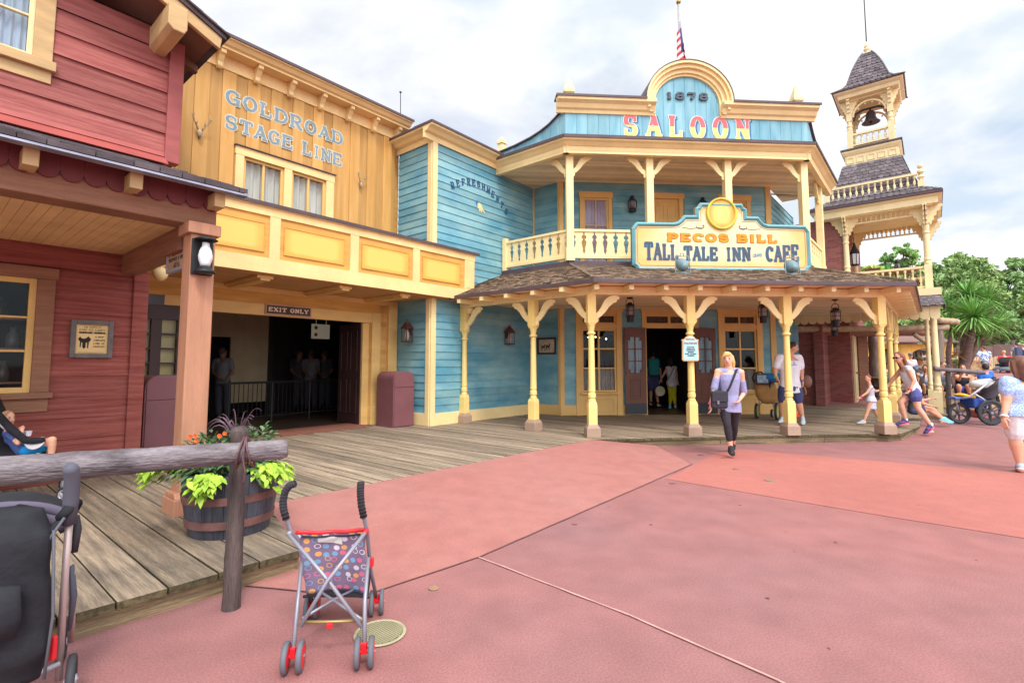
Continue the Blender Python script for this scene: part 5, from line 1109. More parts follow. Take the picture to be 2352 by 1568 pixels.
# spot lamps on the roof in front of the sign
LAMPB = M('lamp_verdigris', lin(112, 136, 142), .45, .15, (9, 9, 9))
def roof_z(w_): return 3.0+(w_+8.85)/(-2.65)*.77
def spot(u, w_, label):
    t = thing('spot_lamp', FS(u, w_, roof_z(w_)), label, 'lamp', 'spot lamps below the signboard'); z = roof_z(w_)+.01
    b = MB(); b.lathe(at(FS, u, w_), [(.1, z), (.1, z+.03), (.05, z+.04), (.04, z+.07)], 14); b.build('base', LAMPB, t)
    b = MB(); ax = (FS(0, -.86, .5)-FS(0, 0, 0)); c = FS(u, w_-.02, z+.2); n = ax.normalized(); s_ = FS(1, 0, 0)
    prof = [(.02, -.19), (.06, -.18), (.07, -.14), (.11, -.11), (.125, -.02), (.12, .06), (.105, .10), (.10, .10)]; up = n.cross(s_)
    b.loft([(c+n*q, s_*r_, up*r_) for r_, q in prof], 18); b.build('drum', LAMPB, t, smooth=True)
    b = MB(); b.loft([(c+n*q, s_*r_, up*r_) for r_, q in ((.095, .09), (.095, .104))], 16); b.build('lens', GLASS, t)
    b = MB()
    for s in (-1, 1): b.tube([FS(u+s*.16, w_+.04, z), FS(u+s*.135, w_-.0, z+.37)], .012, 6); b.tube([FS(u+s*.16, w_+.04, z), FS(u+s*.16, w_-.14, z+.04)], .012, 6)
    b.tube([FS(u-.16, w_+.04, z+.02), FS(u+.16, w_+.04, z+.02)], .011, 6); b.tube([FS(u-.135, w_, z+.37), FS(u+.135, w_, z+.37)], .012, 6); b.tube([FS(u-.155, w_, z+.2), FS(u+.155, w_, z+.2)], .01, 6)
    b.tube([FS(u-.04, w_, z+.36), FS(u-.03, w_, z+.43), FS(u+.03, w_, z+.43), FS(u+.04, w_, z+.36)], .01, 6); b.build('yoke', LAMPB, t)
spot(4.21, -10.0, 'grey green spot lamp on the shake roof, below the word TALE'); spot(6.56, -10.0, 'grey green spot lamp on the shake roof, below the word CAFE')
# railway lanterns hanging under the porch
IRON = M('lantern_iron', lin(46, 38, 40), .45, .15); AMBER = M('lantern_glass', lin(150, 140, 140), .3, .1)
def hung_lantern(F, u, w_, z, label, hook=3.0, s=1.0):
    t = thing('porch_lantern', F(u, w_, z), label, 'lantern', 'railway lanterns under the porch ceiling'); f = lambda a, c, h: F(u+a*s, w_+c*s, z+h*s)
    b = MB(); b.lathe(f, [(.07, -.27), (.075, -.25), (.075, -.13), (.06, -.12)], 12); b.build('tank', IRON, t); b = MB(); b.lathe(f, [(.10, .10), (.115, .105), (.06, .135), (.05, .16), (.045, .17)], 14); b.build('hood', IRON, t)
    b = MB(); b.lathe(f, [(.05, -.12), (.066, -.09), (.075, -.02), (.066, .05), (.05, .10)], 14); b.build('globe', AMBER, t, smooth=True)
    b = MB()
    for q_ in range(4):
        a = R(45+90*q_); x, y = .095*math.cos(a), .095*math.sin(a); b.tube([f(x, y, -.16), f(x, y, .09)], .008, 5)
    for h in (-.12, -.02, .07): b.tube([f(.095*math.cos(R(a)), .095*math.sin(R(a)), h) for a in range(0, 361, 30)], .006, 5, False)
    b.tube([f(-.085, 0, .1), f(-.08, 0, .22), f(-.05, 0, .26), f(.05, 0, .26), f(.08, 0, .22), f(.085, 0, .1)], .008, 5); b.build('cage', IRON, t)
    b = MB(); b.tube([f(0, 0, .26), F(u, w_, hook-.02)], .008, 5); b.lathe(at(F, u, w_), [(.02, hook-.05), (.07, hook-.03), (.07, hook-.012)], 10); b.build('hanger', IRON, t)
hung_lantern(FS, 3.41, -11, 2.70, 'railway lantern under the porch ceiling between a shop window and the saloon door')
hung_lantern(FS, 6.49, -11, 2.70, 'railway lantern under the porch ceiling above the blonde woman')
hung_lantern(FS, 8.22, -11, 2.62, 'railway lantern under the porch ceiling in front of the brick wall')
hung_lantern(FG, 16.6, -2.1, 2.55, 'railway lantern under the porch ceiling behind the corner post with the lunging woman', 3.0)
# wall lanterns
def wall_lantern(F, a, b0, z, label, s=1.0):
    t = thing('wall_lantern', F(a, b0, z), label, 'lantern', 'copper lanterns on the blue wall'); f = lambda x, y, h: F(a+x*s, b0+y*s, z+h*s); b = MB()
    b.box(f, -.1, .1, .03, .22, -.26, -.235); b.box(f, -.11, .11, .02, .23, .04, .06)
    for x in (-.09, .09):
        for y in (.04, .205): b.tube([f(x, y, -.235), f(x, y, .045)], .011, 5)
    v = [f(-.11, .02, .06), f(.11, .02, .06), f(.11, .23, .06), f(-.11, .23, .06), f(-.045, .08, .17), f(.045, .08, .17), f(.045, .17, .17), f(-.045, .17, .17)]; b.add(v, [(0, 1, 2, 3), (7, 6, 5, 4), (0, 4, 5, 1), (1, 5, 6, 2), (2, 6, 7, 3), (3, 7, 4, 0)])
    b.lathe(lambda x, y, h: f(x, y+.125, h), [(.05, .17), (.05, .2), (.02, .22), (.012, .25)], 10); b.box(f, -.02, .02, 0, .06, -.1, .1); b.build('lantern_case', M('lantern_copper', lin(86, 50, 48), .45, .15), t)
    b = MB(); b.lathe(lambda x, y, h: f(x, y+.125, h), [(.02, -.235), (.045, -.2), (.062, -.12), (.05, -.05), (.03, .0), (.03, .03)], 12); b.build('glass_chimney', M('smoked_glass', lin(170, 160, 156), .25, .1), t, smooth=True)
wall_lantern(fP, -9.17, .02, 2.26, 'copper wall lantern above a litter bin, on the narrow blue end wall')
wall_lantern(FG, 9.95, WR+.02, 2.26, 'copper wall lantern on the long blue wall beside the first porch post')
def storm_lantern(u, label):
    t = thing('storm_lantern', FS(u, W+.1, 5.85), label, 'lantern', 'storm lanterns on the balcony wall'); f = lambda x, y, h: FS(u+x, W+.12+y, 5.86+h); b = MB()
    b.lathe(f, [(.1, -.22), (.105, -.2), (.1, -.14), (.06, -.12)], 14); b.lathe(f, [(.07, .08), (.05, .11), (.05, .17), (.06, .18), (.04, .22)], 14)
    for s in (-1, 1): b.tube([f(s*.09, 0, -.16), f(s*.12, 0, -.05), f(s*.115, 0, .07), f(s*.06, 0, .14)], .014, 6)
    b.tube([f(0, -.12, .15), f(0, 0, .2)], .01, 5); b.build('frame', BLACK, t)
    b = MB(); b.lathe(f, [(.05, -.12), (.075, -.06), (.08, -.01), (.06, .06), (.05, .08)], 14); b.build('globe', M('dusty_glass', lin(120, 114, 124), .3, .1), t, smooth=True)
storm_lantern(4.22, 'black storm lantern on the balcony wall between the window and the upstairs door')
storm_lantern(6.2, 'black storm lantern on the balcony wall, partly hidden by the top of the signboard')
# menu sign on the second front post
t = thing('menu_sign', FS(4.045, PW+.08, 1.8), 'small pale blue menu sign hung on the porch post nearest the saloon door', 'sign')
mo = [(3.88, 1.58), (3.91, 1.555), (4.18, 1.555), (4.21, 1.58), (4.20, 1.93), (4.215, 1.965), (4.16, 1.975), (4.12, 2.02), (4.045, 2.045), (3.97, 2.02), (3.93, 1.975), (3.875, 1.965), (3.89, 1.93)]
b = MB(); b.prism(FS, mo, PW+.09, PW+.13); b.build('rim', M('menu_tan', lin(206, 172, 128), .6, .1), t, bevel=.006)
b = MB(); b.prism(FS, inset(mo[::-1] if False else mo[::-1], .022), PW+.12, PW+.136); bd = b.build('board', M('menu_blue', lin(166, 208, 216), .6, .06), t)
e = dict(e0=PW+.136, e1=PW+.138)
for s_, x0, x1, z, h in (('FEATURING', 3.92, 4.17, 1.875, .036), ('PECOS BILL', 3.965, 4.125, 1.955, .03)): b = MB(); text(b, FS, s_, x0, x1, z, h, .28, .18, **e); b.build('lettering', M('menu_red', lin(160, 74, 66), .6), bd)
for k, s_ in enumerate(('FAJITAS', 'BURRITOS', 'SOUTHWEST', 'BURGER', 'BEEF NACHOS', 'CHURROS')): hw = len(s_)*.0098; b = MB(); text(b, FS, s_, 4.045-hw, 4.045+hw, 1.815-.033*k, .021, .36, .22, **e); b.build('lettering', INK, bd)
# framed photograph on the chamfer wall
t = thing('framed_picture', FG(ucorn-.03, -8.0, 1.97), 'dark framed brown photograph on the blue wall between two porch posts', 'picture')
pa0, pz0 = hitu((1900+215/1.8234)*.6125, (860+855/1.8234)*.6125, FG, ucorn); pa1, pz1 = hitu((1900+342/1.8234)*.6125, (860+737/1.8234)*.6125, FG, ucorn)
b = MB(); frame_rect(b, fC, pa0, pa1, pz0, pz1, .05, .02, .05); b.build('frame', M('frame_dark', lin(64, 46, 44), .5, .1), t, bevel=.006)
b = MB(); b.box(fC, pa0+.045, pa1-.045, .015, .032, pz0+.045, pz1-.045); ph = b.build('print', M('sepia', lin(176, 160, 138), .6, .25, (6, 6, 6)), t)
b = MB(); cx = (pa0+pa1)/2
for dx, k in ((-.12, 1), (.03, 1.1)):
    hp = [(-.06, 0), (-.05, .09), (-.055, .15), (-.02, .15), (.03, .14), (.06, .19), (.09, .17), (.07, .13), (.06, .09), (.065, 0), (.05, 0), (.04, .08), (-.02, .08), (-.04, 0)]
    b.prism(fC, [(cx+dx+a*k, pz0+.09+c*k) for a, c in hp], .032, .034)
b.build('horse_silhouette', M('sepia_dark', lin(70, 58, 52), .7), ph)
# flag
t = thing('flagpole', FS(5.0, -12.2, 6.7), 'grey flagpole rising behind the arched parapet', 'flagpole')
b = MB(); fx, fy = 5.22, -12.2; b.tube([FS(fx, fy, 6.72), FS(fx, fy, 10.9)], [.035, .028], 10); b.build('pole', M('pole_grey', lin(170, 168, 172), .4, .05, metal=.3), t, smooth=True)
b = MB(); b.ell(FS(fx, fy, 10.93), .06); b.build('finial_ball', MATS['brass'], t, smooth=True)
t = thing('flag', FS(fx, fy, 9.5), 'stars and stripes flag hanging limp on the pole above the arch', 'flag')
FR, FWH, FBL = M('flag_red', lin(196, 66, 74), .8), M('flag_white', lin(226, 218, 222), .8), M('flag_blue', lin(60, 66, 110), .8)
b = MB(); nu, nv = 26, 26
def fpt(i, j_):
    s = i/nu; q_ = j_/nv; x = .04+.10*s+.05*math.sin(s*9+q_*2.5)*(.4+s); y = -.12*math.sin(s*11+q_)*(.3+s*.7); side = 1 if s > .35 else -1
    return FS(fx-.11+.28*abs(math.sin(s*4.2+.9))*(.55+.45*q_), fy+.06+y, 10.42-1.30*q_-.55*s*(1-.35*q_)-.2*s)
for i in range(nu):
    for j_ in range(nv):
        b.m = 2 if (i < nu*.4 and j_ < nv*.53) else (0 if int(j_/nv*13) % 2 == 0 else 1)
        b.add([fpt(i, j_), fpt(i+1, j_), fpt(i+1, j_+1), fpt(i, j_+1)], [(0, 1, 2, 3)])
b.build('cloth', [FR, FWH, FBL], t, smooth=True)
# antenna behind the gold roof
q_ = P3(920, 300, 14.5); b = MB(); b.tube([q_-Vector((0, 0, 1.6)), q_, P3(920, 214, 14.5)], .012, 6); b.ell(P3(920, 212, 14.5), (.04, .04, .02)); tag(b.build('antenna', IRON, org=q_-Vector((0, 0, 1.6))), 'thin dark antenna rod rising behind the gold roof', 'antenna')
# ================================================================ brick house with its bell tower
BRICK = brick_mat('red_brick', lin(150, 84, 78), lin(122, 66, 62), lin(128, 98, 92), GA+math.pi/2); BRICKS = brick_mat('red_brick_side', lin(150, 84, 78), lin(122, 66, 62), lin(128, 98, 92), GA)
TCR = M('tower_cream', lin(228, 210, 164), .55, .06, v=.05); SLATE = M('slate_grey', lin(112, 104, 108), .85, .2, (5, 5, 5), bump=.2, v=.3)
tow = thing('bell_tower_house', FG(20, -1.5, ZD), 'brick house with a cream bell tower and slate roofs beyond the saloon', 'building')
b = MB(); b.box(FG, 19.2, 25, -6.5, -2.8, .1, 3.45); b.box(FG, 20.5, 25, -2.8, -2.15, .1, 3.45); b.box(FG, 19.0, 19.2, -3.0, -2.74, .1, 3.45); b.box(FG, 18.44, 23, -4.6, -1.97, 3.6, 6.05); b.build('brick_wall', BRICK, tow)
b = MB(); b.box(FG, 20.9, 21.8, -2.15, -2.09, .15, 2.5); dr = b.build('side_door', TCR, tow, bevel=.006)
b = MB(); b.ell(FG(21.0, -2.05, 1.2), .035); b.build('door_knob', MATS['brass'], dr)
b = MB(); b.box(FG, 18.0, 23, -3.4, .25, 3.40, 3.6); b.build('upper_floor', TCR, tow)
b = MB(); u = -3.4
while u < .2: a = arc(u+.11, 2.82, .108, .09, 180, 360, 8); b.prisma(FG, [(u, 3.10)]+a+[(u+.22, 3.10)], 17.98, 18.02); u += .225
b.build('scalloped_valance', TCR, tow)
b = MB(); b.box(FG, 18.02, 18.3, -3.4, .2, 3.08, 3.4); b.build('beam', TCR, tow, bevel=.01)
b = MB(); e0, e1, t0, t1 = FG(17.82, -.3, 3.10), FG(17.82, .30, 3.10), FG(18.15, -.3, 3.56), FG(18.15, .16, 3.56); shakes(b, e0, e1, t0, t1, 7, .1, 71, .01); e2, t2 = FG(19.5, .30, 3.10), FG(19.5, .16, 3.56); shakes(b, e1, e2, t1, t2, 7, .1, 72, .01); b.add([e0, e1, t1, t0, e2, t2], [(0, 1, 2, 3), (1, 4, 5, 2)]); b.build('pent_roof', SLATE, tow)
def big_post(u, w_, z0, z1, name, s=1.0, low=True):
    b = MB(); f = at(FG, u, w_); h = .092*s; r_ = .085*s
    b1 = z0+(.62 if low else .72)
    sq(b, FG, u, w_, h, z0, b1-.05); sq(b, FG, u, w_, h, b1-.05, b1, h*.85)
    zz = z1-.55 if not low else z1-.02
    b.lathe(f, [(r_, b1-.01), (r_*1.1, b1+.02), (r_*1.1, b1+.06), (r_*.92, b1+.07), (r_*.92, b1+.1), (r_*1.12, b1+.13), (r_*1.12, b1+.17), (r_*.98, b1+.2), (r_*.86, zz-.3), (r_*1.1, zz-.28), (r_*1.1, zz-.24), (r_*.8, zz-.22), (r_*1.05, zz-.1), (r_*1.05, zz)], 16)
    sq(b, FG, u, w_, h, zz-.01, z1); return b.build('tower_post', TCR, tow, bevel=.004)
for u, w_ in ((18.44, .04), (20.75, .04)): big_post(u, w_, ZD, 3.42, 'p'); 
big_post(19.6, -.12, ZD, 3.42, 'p', .7)
ups = [big_post(u, w_, 3.6, 6.05, 'p', .95, False) for u, w_ in ((18.44, 0), (20.75, 0), (18.44, -1.92), (20.75, -1.92))]
for p, (u, w_) in zip(ups, ((18.44, 0), (20.75, 0), (18.44, -1.92), (20.75, -1.92))):
    for fr_, s in ((atN, 1), (atN, -1), (at, 1), (at, -1)):
        b = MB(); o_l = [(s*(.09+x), 6.0+z) for x, z in ((0, -.55), (.05, -.53), (.05, -.45), (.1, -.42), (.1, -.33), (.16, -.3), (.17, -.2), (.25, -.17), (.26, -.08), (.3, -.06), (.3, 0), (0, 0))]
        b.prism(fr_(FG, u, w_), o_l, -.045, -.012); b.prism(fr_(FG, u, w_), o_l, .012, .045); b.build('bracket', TCR, p)
def spindle_band(f, L, z0, z1, n):
    b = MB(); b.box(f, 0, L, -.025, .025, z0, z0+.045); b.box(f, 0, L, -.025, .025, z1-.04, z1)
    for i in range(n): x = (i+.5)*L/n; c = lambda a, bb_, h, x=x: f(x+a, bb_, h); h = z1-z0-.085; b.lathe(c, [(.012, z0+.045), (.03, z0+.045+h*.2), (.012, z0+.045+h*.4), (.045, z0+.045+h*.62), (.05, z0+.045+h*.95), (.02, z1-.04)], 6)
    b.build('spindle_valance', TCR, tow)
spindle_band(lambda a, bb_, c: FG(18.44+bb_, -1.8+a, c), 1.68, 5.76, 6.05, 14); spindle_band(lambda a, bb_, c: FG(20.75+bb_, -1.8+a, c), 1.68, 5.70, 6.0, 14); spindle_band(lambda a, bb_, c: FG(18.6+a, 0+bb_, c), 2.0, 5.76, 6.05, 16)
def turned_rail(f, L, z0, z1, n, name='tower_balustrade'):
    b = MB(); b.box(f, 0, L, -.05, .05, z1-.06, z1); b.box(f, 0, L, -.04, .04, z0, z0+.05); h = z1-z0-.11; o = b.build('balustrade', TCR, tow, bevel=.004)
    for i in range(n):
        x = (i+.5)*L/n; zz = z0+.05; b = MB(); b.lathe(lambda a, bb_, c, x=x: f(x+a, bb_, c), [(.03, zz), (.035, zz+h*.12), (.018, zz+h*.16), (.042, zz+h*.32), (.032, zz+h*.5), (.016, zz+h*.62), (.026, zz+h*.66), (.02, zz+h*.8), (.035, zz+h*.86), (.035, zz+h)], 8); b.build('baluster', TCR, o, smooth=True)
turned_rail(lambda a, bb_, c: FG(18.44+bb_, -1.83+a, c), 1.74, 3.66, 4.28, 10); turned_rail(lambda a, bb_, c: FG(18.54+a, bb_, c), 2.1, 3.66, 4.28, 11); turned_rail(lambda a, bb_, c: FG(20.75+bb_, -1.83+a, c), 1.74, 3.66, 4.28, 10)
cu, cw = 19.65, -1.2
def ring4(h, z, hb=None): hb = h if hb is None else hb; return [FG(cu-h, cw-hb, z), FG(cu-h, cw+hb, z), FG(cu+h, cw+hb, z), FG(cu+h, cw-hb, z)]
def stack(mb, levels):
    L_ = [ring4(h, z) for h, z in levels]
    for A, B in zip(L_, L_[1:]):
        for i in range(4): j_ = (i+1) % 4; mb.add([A[i], A[j_], B[j_], B[i]], [(0, 1, 2, 3)])
    mb.add(L_[0], [(3, 2, 1, 0)]); mb.add(L_[-1], [(0, 1, 2, 3)])
b = MB(); stack(b, [(1.50, 6.0), (1.50, 6.18), (1.54, 6.2), (1.60, 6.24)]); b.box(FG, 18.2, 21.1, -2.6, .2, 5.97, 6.0); b.build('eave_fascia', TCR, tow)
b = MB(); stack(b, [(1.60, 6.24), (1.62, 6.26), (1.62, 6.33)]); b.build('gutter', PURP, tow)
def scales(mb, levels, rows_h=.115, wd=.14, seed=1):
    r = random.Random(seed)
    for (h0, z0), (h1, z1) in zip(levels, levels[1:]):
        A, B = ring4(h0, z0), ring4(h1, z1); sl = math.hypot(h0-h1, z1-z0); n = max(1, round(sl/rows_h))
        for i in range(4):
            j_ = (i+1) % 4
            for k in range(n):
                p, q_ = A[i].lerp(B[i], k/n), A[j_].lerp(B[j_], k/n); p1, q1 = A[i].lerp(B[i], min(1, (k+1.4)/n)), A[j_].lerp(B[j_], min(1, (k+1.4)/n)); L = (q_-p).length
                nr = (q_-p).cross(p1-p).normalized(); c = (p+q_)/2-FG(cu, cw, p.z); nr = nr if nr.dot(Vector((c.x, c.y, .3))) > 0 else -nr
                m_ = max(1, round(L/wd)); s = (k % 2)*.5
                for x in range(-1, m_+1):
                    a0, a1 = max(0, (x+s)/m_), min(1, (x+1+s)/m_)
                    if a1-a0 < .02: continue
                    mb.tv = r.uniform(-1, 1); mid = (a0+a1)/2; P = lambda t, v: (p.lerp(q_, t)).lerp(p1.lerp(q1, t), v)
                    lift = nr*.022; g_ = .02*(a1-a0)
                    pts = [P(a0+g_, .28)+lift, P(a0+(a1-a0)*.2, .08)+lift, P(mid, 0)+lift, P(a1-(a1-a0)*.2, .08)+lift, P(a1-g_, .28)+lift, P(a1-g_, 1)+nr*.004, P(a0+g_, 1)+nr*.004]
                    low = [v-nr*.02 for v in pts]; mb.add(pts+low, [tuple(range(7))]+[(i2, i2+7, (i2+1) % 7+7, (i2+1) % 7) for i2 in range(5)])
lv = [(1.60, 6.34), (1.24, 6.56), (1.10, 6.75), (.92, 7.15), (.74, 7.80)]
b = MB(); stack(b, [(h-.01, z-.005) for h, z in lv]); rf = b.build('lower_roof', SLATE, tow); b = MB(); scales(b, lv, .12, .15, 81); b.build('slate_courses', SLATE, rf)
for sw, su in ((-1, -1), (1, -1), (1, 1), (-1, 1)):
    b = MB(); u, w_ = cu+su*1.16, cw+sw*1.16; c = at(FG, u, w_); sq(b, FG, u, w_, .075, 6.45, 6.78); b.lathe(c, [(.06, 6.78), (.03, 6.82), (.09, 6.88), (.03, 6.95), (.03, 6.99), (.085, 7.02), (.085, 7.07), (.03, 7.1), (.02, 7.13), (.065, 7.17), (.075, 7.21), (.05, 7.26), (.01, 7.28)], 12); b.build('roof_newel', TCR, tow, smooth=False)
turned_rail(lambda a, bb_, c: FG(cu-1.16+bb_, cw-1.09+a, c), 2.18, 6.56, 7.02, 14); turned_rail(lambda a, bb_, c: FG(cu-1.09+a, cw+1.16+bb_, c), 2.18, 6.56, 7.02, 14)
b = MB(); stack(b, [(.68, 7.78), (.68, 8.12), (.71, 8.14), (.76, 8.22), (.76, 8.27)]); bx = b.build('belfry_base', TCR, tow)
for i in range(5):
    for f in (lambda a, bb_, c: FG(cu-.68-bb_, cw+a, c), lambda a, bb_, c: FG(cu+a, cw+.68+bb_, c)):
        x = -.68+.136+i*.272; b = MB(); frame_rect(b, f, x-.1, x+.1, 7.87, 8.06, .022, 0, .018); b.build('panel_moulding', TCR, bx)
b = MB(); stack(b, [(.77, 8.27), (.79, 8.28), (.79, 8.33), (.6, 8.38)]); b.build('metal_cap', PURP, tow)
for sw, su in ((-1, -1), (1, -1), (1, 1), (-1, 1)):
    u, w_ = cu+su*.53, cw+sw*.53; b = MB(); sq(b, FG, u, w_, .075, 8.35, 9.0); b.lathe(at(FG, u, w_), [(.07, 8.98), (.085, 9.01), (.085, 9.04), (.07, 9.05), (.07, 9.1), (.085, 9.12), (.085, 9.15), (.068, 9.17), (.066, 9.28), (.075, 9.3)], 12); sq(b, FG, u, w_, .075, 9.29, 9.95); p = b.build('belfry_post', TCR, tow, bevel=.004)
    for fr_, s in ((atN, -sw), (at, -su), (atN, sw), (at, su)):
        b = MB(); b.prism(fr_(FG, u, w_), [(s*(.075+x), 9.95+z) for x, z in ((0, -.4), (.04, -.38), (.04, -.3), (.09, -.26), (.09, -.18), (.14, -.14), (.14, -.06), (.2, -.04), (.2, 0), (0, 0))], -.04, .04); b.build('bracket', TCR, p)
for k, f in enumerate((lambda a, bb_, c: FG(cu-.53+bb_, cw+a, c), lambda a, bb_, c: FG(cu+.53+bb_, cw+a, c), lambda a, bb_, c: FG(cu+a, cw-.53+bb_, c), lambda a, bb_, c: FG(cu+a, cw+.53+bb_, c))):
    b = MB(); A = arc(0, 9.42, .45, .45, 0, 180, 14); A2_ = arc(0, 9.42, .40, .40, 0, 180, 14)
    for i in range(14): b.prism(f, [A[i], A[i+1], A2_[i+1], A2_[i]], -.03, .03)
    for q_ in (40, 75, 105, 140): b.ell(f(.36*math.cos(R(q_)), 0, 9.42+.36*math.sin(R(q_))), .028, None, 8, 6)
    b.build('arch_trim', TCR, tow)
    turned_rail(lambda a, bb_, c, f=f: f(-.455+a, bb_, c), .91, 8.46, 8.86, 6)
b = MB(); stack(b, [(.62, 9.93), (.62, 9.99), (.78, 10.0), (.80, 10.1), (.88, 10.16), (.90, 10.2)]); b.build('belfry_cornice', TCR, tow)
lv = [(.94, 10.21), (.66, 10.38), (.54, 10.53), (.47, 10.76), (.385, 11.04), (.29, 11.28), (.2, 11.48), (.11, 11.64)]
b = MB(); stack(b, [(h-.01, z-.005) for h, z in lv]); rf = b.build('spire_roof', SLATE, tow); b = MB(); scales(b, lv, .115, .14, 82); b.build('slate_courses', SLATE, rf)
for sw, su in ((-1, -1), (1, -1), (1, 1), (-1, 1)): b = MB(); b.tube([FG(cu+su*(h+.01), cw+sw*(h+.01), z+.01) for h, z in lv], .022, 6); b.build('hip_ridge', SLATE, rf)
b = MB(); b.lathe(at(FG, cu, cw), [(.11, 11.62), (.1, 11.66), (.06, 11.68), (.05, 11.72), (.09, 11.76), (.1, 11.8), (.05, 11.85), (.07, 11.88), (.07, 11.93), (.03, 11.96), (.025, 12.05)], 12); b.build('finial', TCR, tow, smooth=True)
b = MB(); b.tube([FG(cu, cw, 12.0), FG(cu, cw, 15.2)], [.018, .01], 6); b.build('lightning_rod', IRON, tow)
BRZ = M('bell_bronze', lin(84, 76, 84), .4, .2, metal=.5)
t = thing('bell', FG(cu, cw, 9.4), 'dark bronze bell hanging in the cream belfry', 'bell')
b = MB(); b.lathe(at(FG, cu, cw), [(.03, 9.70), (.09, 9.69), (.12, 9.64), (.135, 9.52), (.16, 9.43), (.2, 9.37), (.255, 9.32), (.25, 9.31), (.2, 9.32)], 20); b.build('bell_body', BRZ, t, smooth=True)
b = MB(); b.tube([FG(cu, cw-.46, 9.5), FG(cu, cw-.4, 9.72), FG(cu, cw-.2, 9.80), FG(cu, cw+.2, 9.80), FG(cu, cw+.4, 9.72), FG(cu, cw+.46, 9.5)], .035, 8); b.tube([FG(cu, cw, 9.68), FG(cu, cw, 9.82)], .03, 8); b.build('yoke', BRZ, t)
b = MB(); b.ell(FG(cu, cw, 9.30), .04); b.tube([FG(cu, cw, 9.3), FG(cu, cw, 9.6)], .012, 5); b.build('clapper', BRZ, t)
# lantern, vigas, table things on the tower balcony
t = thing('wall_lantern', FG(19.0, -1.9, 4.9), 'dark pointed lantern on the upper brick wall of the bell tower', 'lantern'); f = at(FG, 19.2, -1.78)
b = MB(); b.lathe(f, [(.1, 4.62), (.11, 4.65), (.13, 4.66)], 6); b.lathe(f, [(.13, 5.0), (.14, 5.03), (.06, 5.2), (.02, 5.35)], 6)
for a in range(6): b.tube([f(.11*math.cos(R(60*a+30)), .11*math.sin(R(60*a+30)), 4.65), f(.125*math.cos(R(60*a+30)), .125*math.sin(R(60*a+30)), 5.01)], .01, 4)
b.tube([f(0, -.2, 5.3), f(0, 0, 5.34)], .012, 5); b.build('case', BLACK, t)
b = MB(); b.lathe(f, [(.09, 4.67), (.105, 5.0)], 6); b.build('panes', M('milky', lin(214, 224, 228), .3), t)
WOODD = M('dark_wood', lin(120, 78, 62), .6, .2)
t = thing('balcony_table', FG(19.3, -.7, 3.6), 'small dark wooden table on the balcony of the bell tower', 'table')
b = MB(); b.lathe(at(FG, 19.35, -.75), [(.42, 4.28), (.42, 4.32)], 20); b.build('table_top', WOODD, t); b = MB(); b.tube([FG(19.35, -.75, 3.61), FG(19.35, -.75, 4.28)], .04, 8); b.lathe(at(FG, 19.35, -.75), [(.22, 3.6), (.2, 3.63)], 12); b.build('pedestal', WOODD, t)
b = MB(); b.lathe(at(FG, 19.25, -.98), [(.04, 4.32), (.042, 4.46), (.018, 4.53), (.016, 4.6)], 12); tag(b.build('bottle', M('green_glass', lin(40, 170, 60), .15, .1), org=FG(19.25, -.98, 4.32), smooth=True), 'bright green bottle standing on the tower balcony table', 'bottle')
t = thing('table_lantern', FG(19.35, -.72, 4.32), 'black lantern standing on the tower balcony table', 'lantern')
f = at(FG, 19.35, -.72); b = MB(); b.lathe(f, [(.08, 4.32), (.085, 4.38), (.05, 4.4)], 12); b.lathe(f, [(.05, 4.58), (.08, 4.6), (.05, 4.66)], 12); [b.tube([f(.075*s, 0, 4.36), f(.09*s, 0, 4.5), f(.06*s, 0, 4.68)], .009, 5) for s in (-1, 1)]; b.build('frame', BLACK, t); b = MB(); b.lathe(f, [(.05, 4.4), (.065, 4.48), (.05, 4.58)], 12); b.build('globe', MATS['dusty_glass'], t)
def chair(u, w_, z, label):
    t = thing('balcony_chair', FG(u, w_, z), label, 'chair'); b = MB(); b.box(FG, u-.2, u+.2, w_-.2, w_+.2, z+.42, z+.46); b.build('seat', WOODD, t)
    b = MB(); b.box(FG, u+.17, u+.2, w_-.2, w_+.2, z+.80, z+.9); [b.box(FG, u+.175, u+.195, w_-.17+.08*i, w_-.15+.08*i, z+.46, z+.8) for i in range(5)]; b.build('backrest', WOODD, t)
    for a in (-.18, .18):
        for c in (-.18, .18): b = MB(); b.tube([FG(u+a, w_+c, z), FG(u+a, w_+c, z+.45)], .02, 6); b.build('leg', WOODD, t)
chair(19.1, -1.35, 3.6, 'brown wooden chair on the tower balcony, against the brick wall'); chair(20.0, -.45, 3.6, 'brown wooden chair on the tower balcony, behind the table')
# the tower's own bit of boardwalk
b = MB(); d2 = [FG(17.9, -1.0, 0), FG(17.9, .38, 0), FG(23, .38, 0), FG(23, -3, 0), FG(20, -3, 0)]
planks(b, FW, [(p.x, p.y) for p in d2], gd, .155, ZD-.06, ZD-.002, .007, .002, 33); b.box(FG, 17.92, 23, .30, .36, 0, ZD-.05); b.box(FG, 17.92, 17.98, -.8, .36, 0, ZD-.05); struct('boardwalk', b, WOOD)
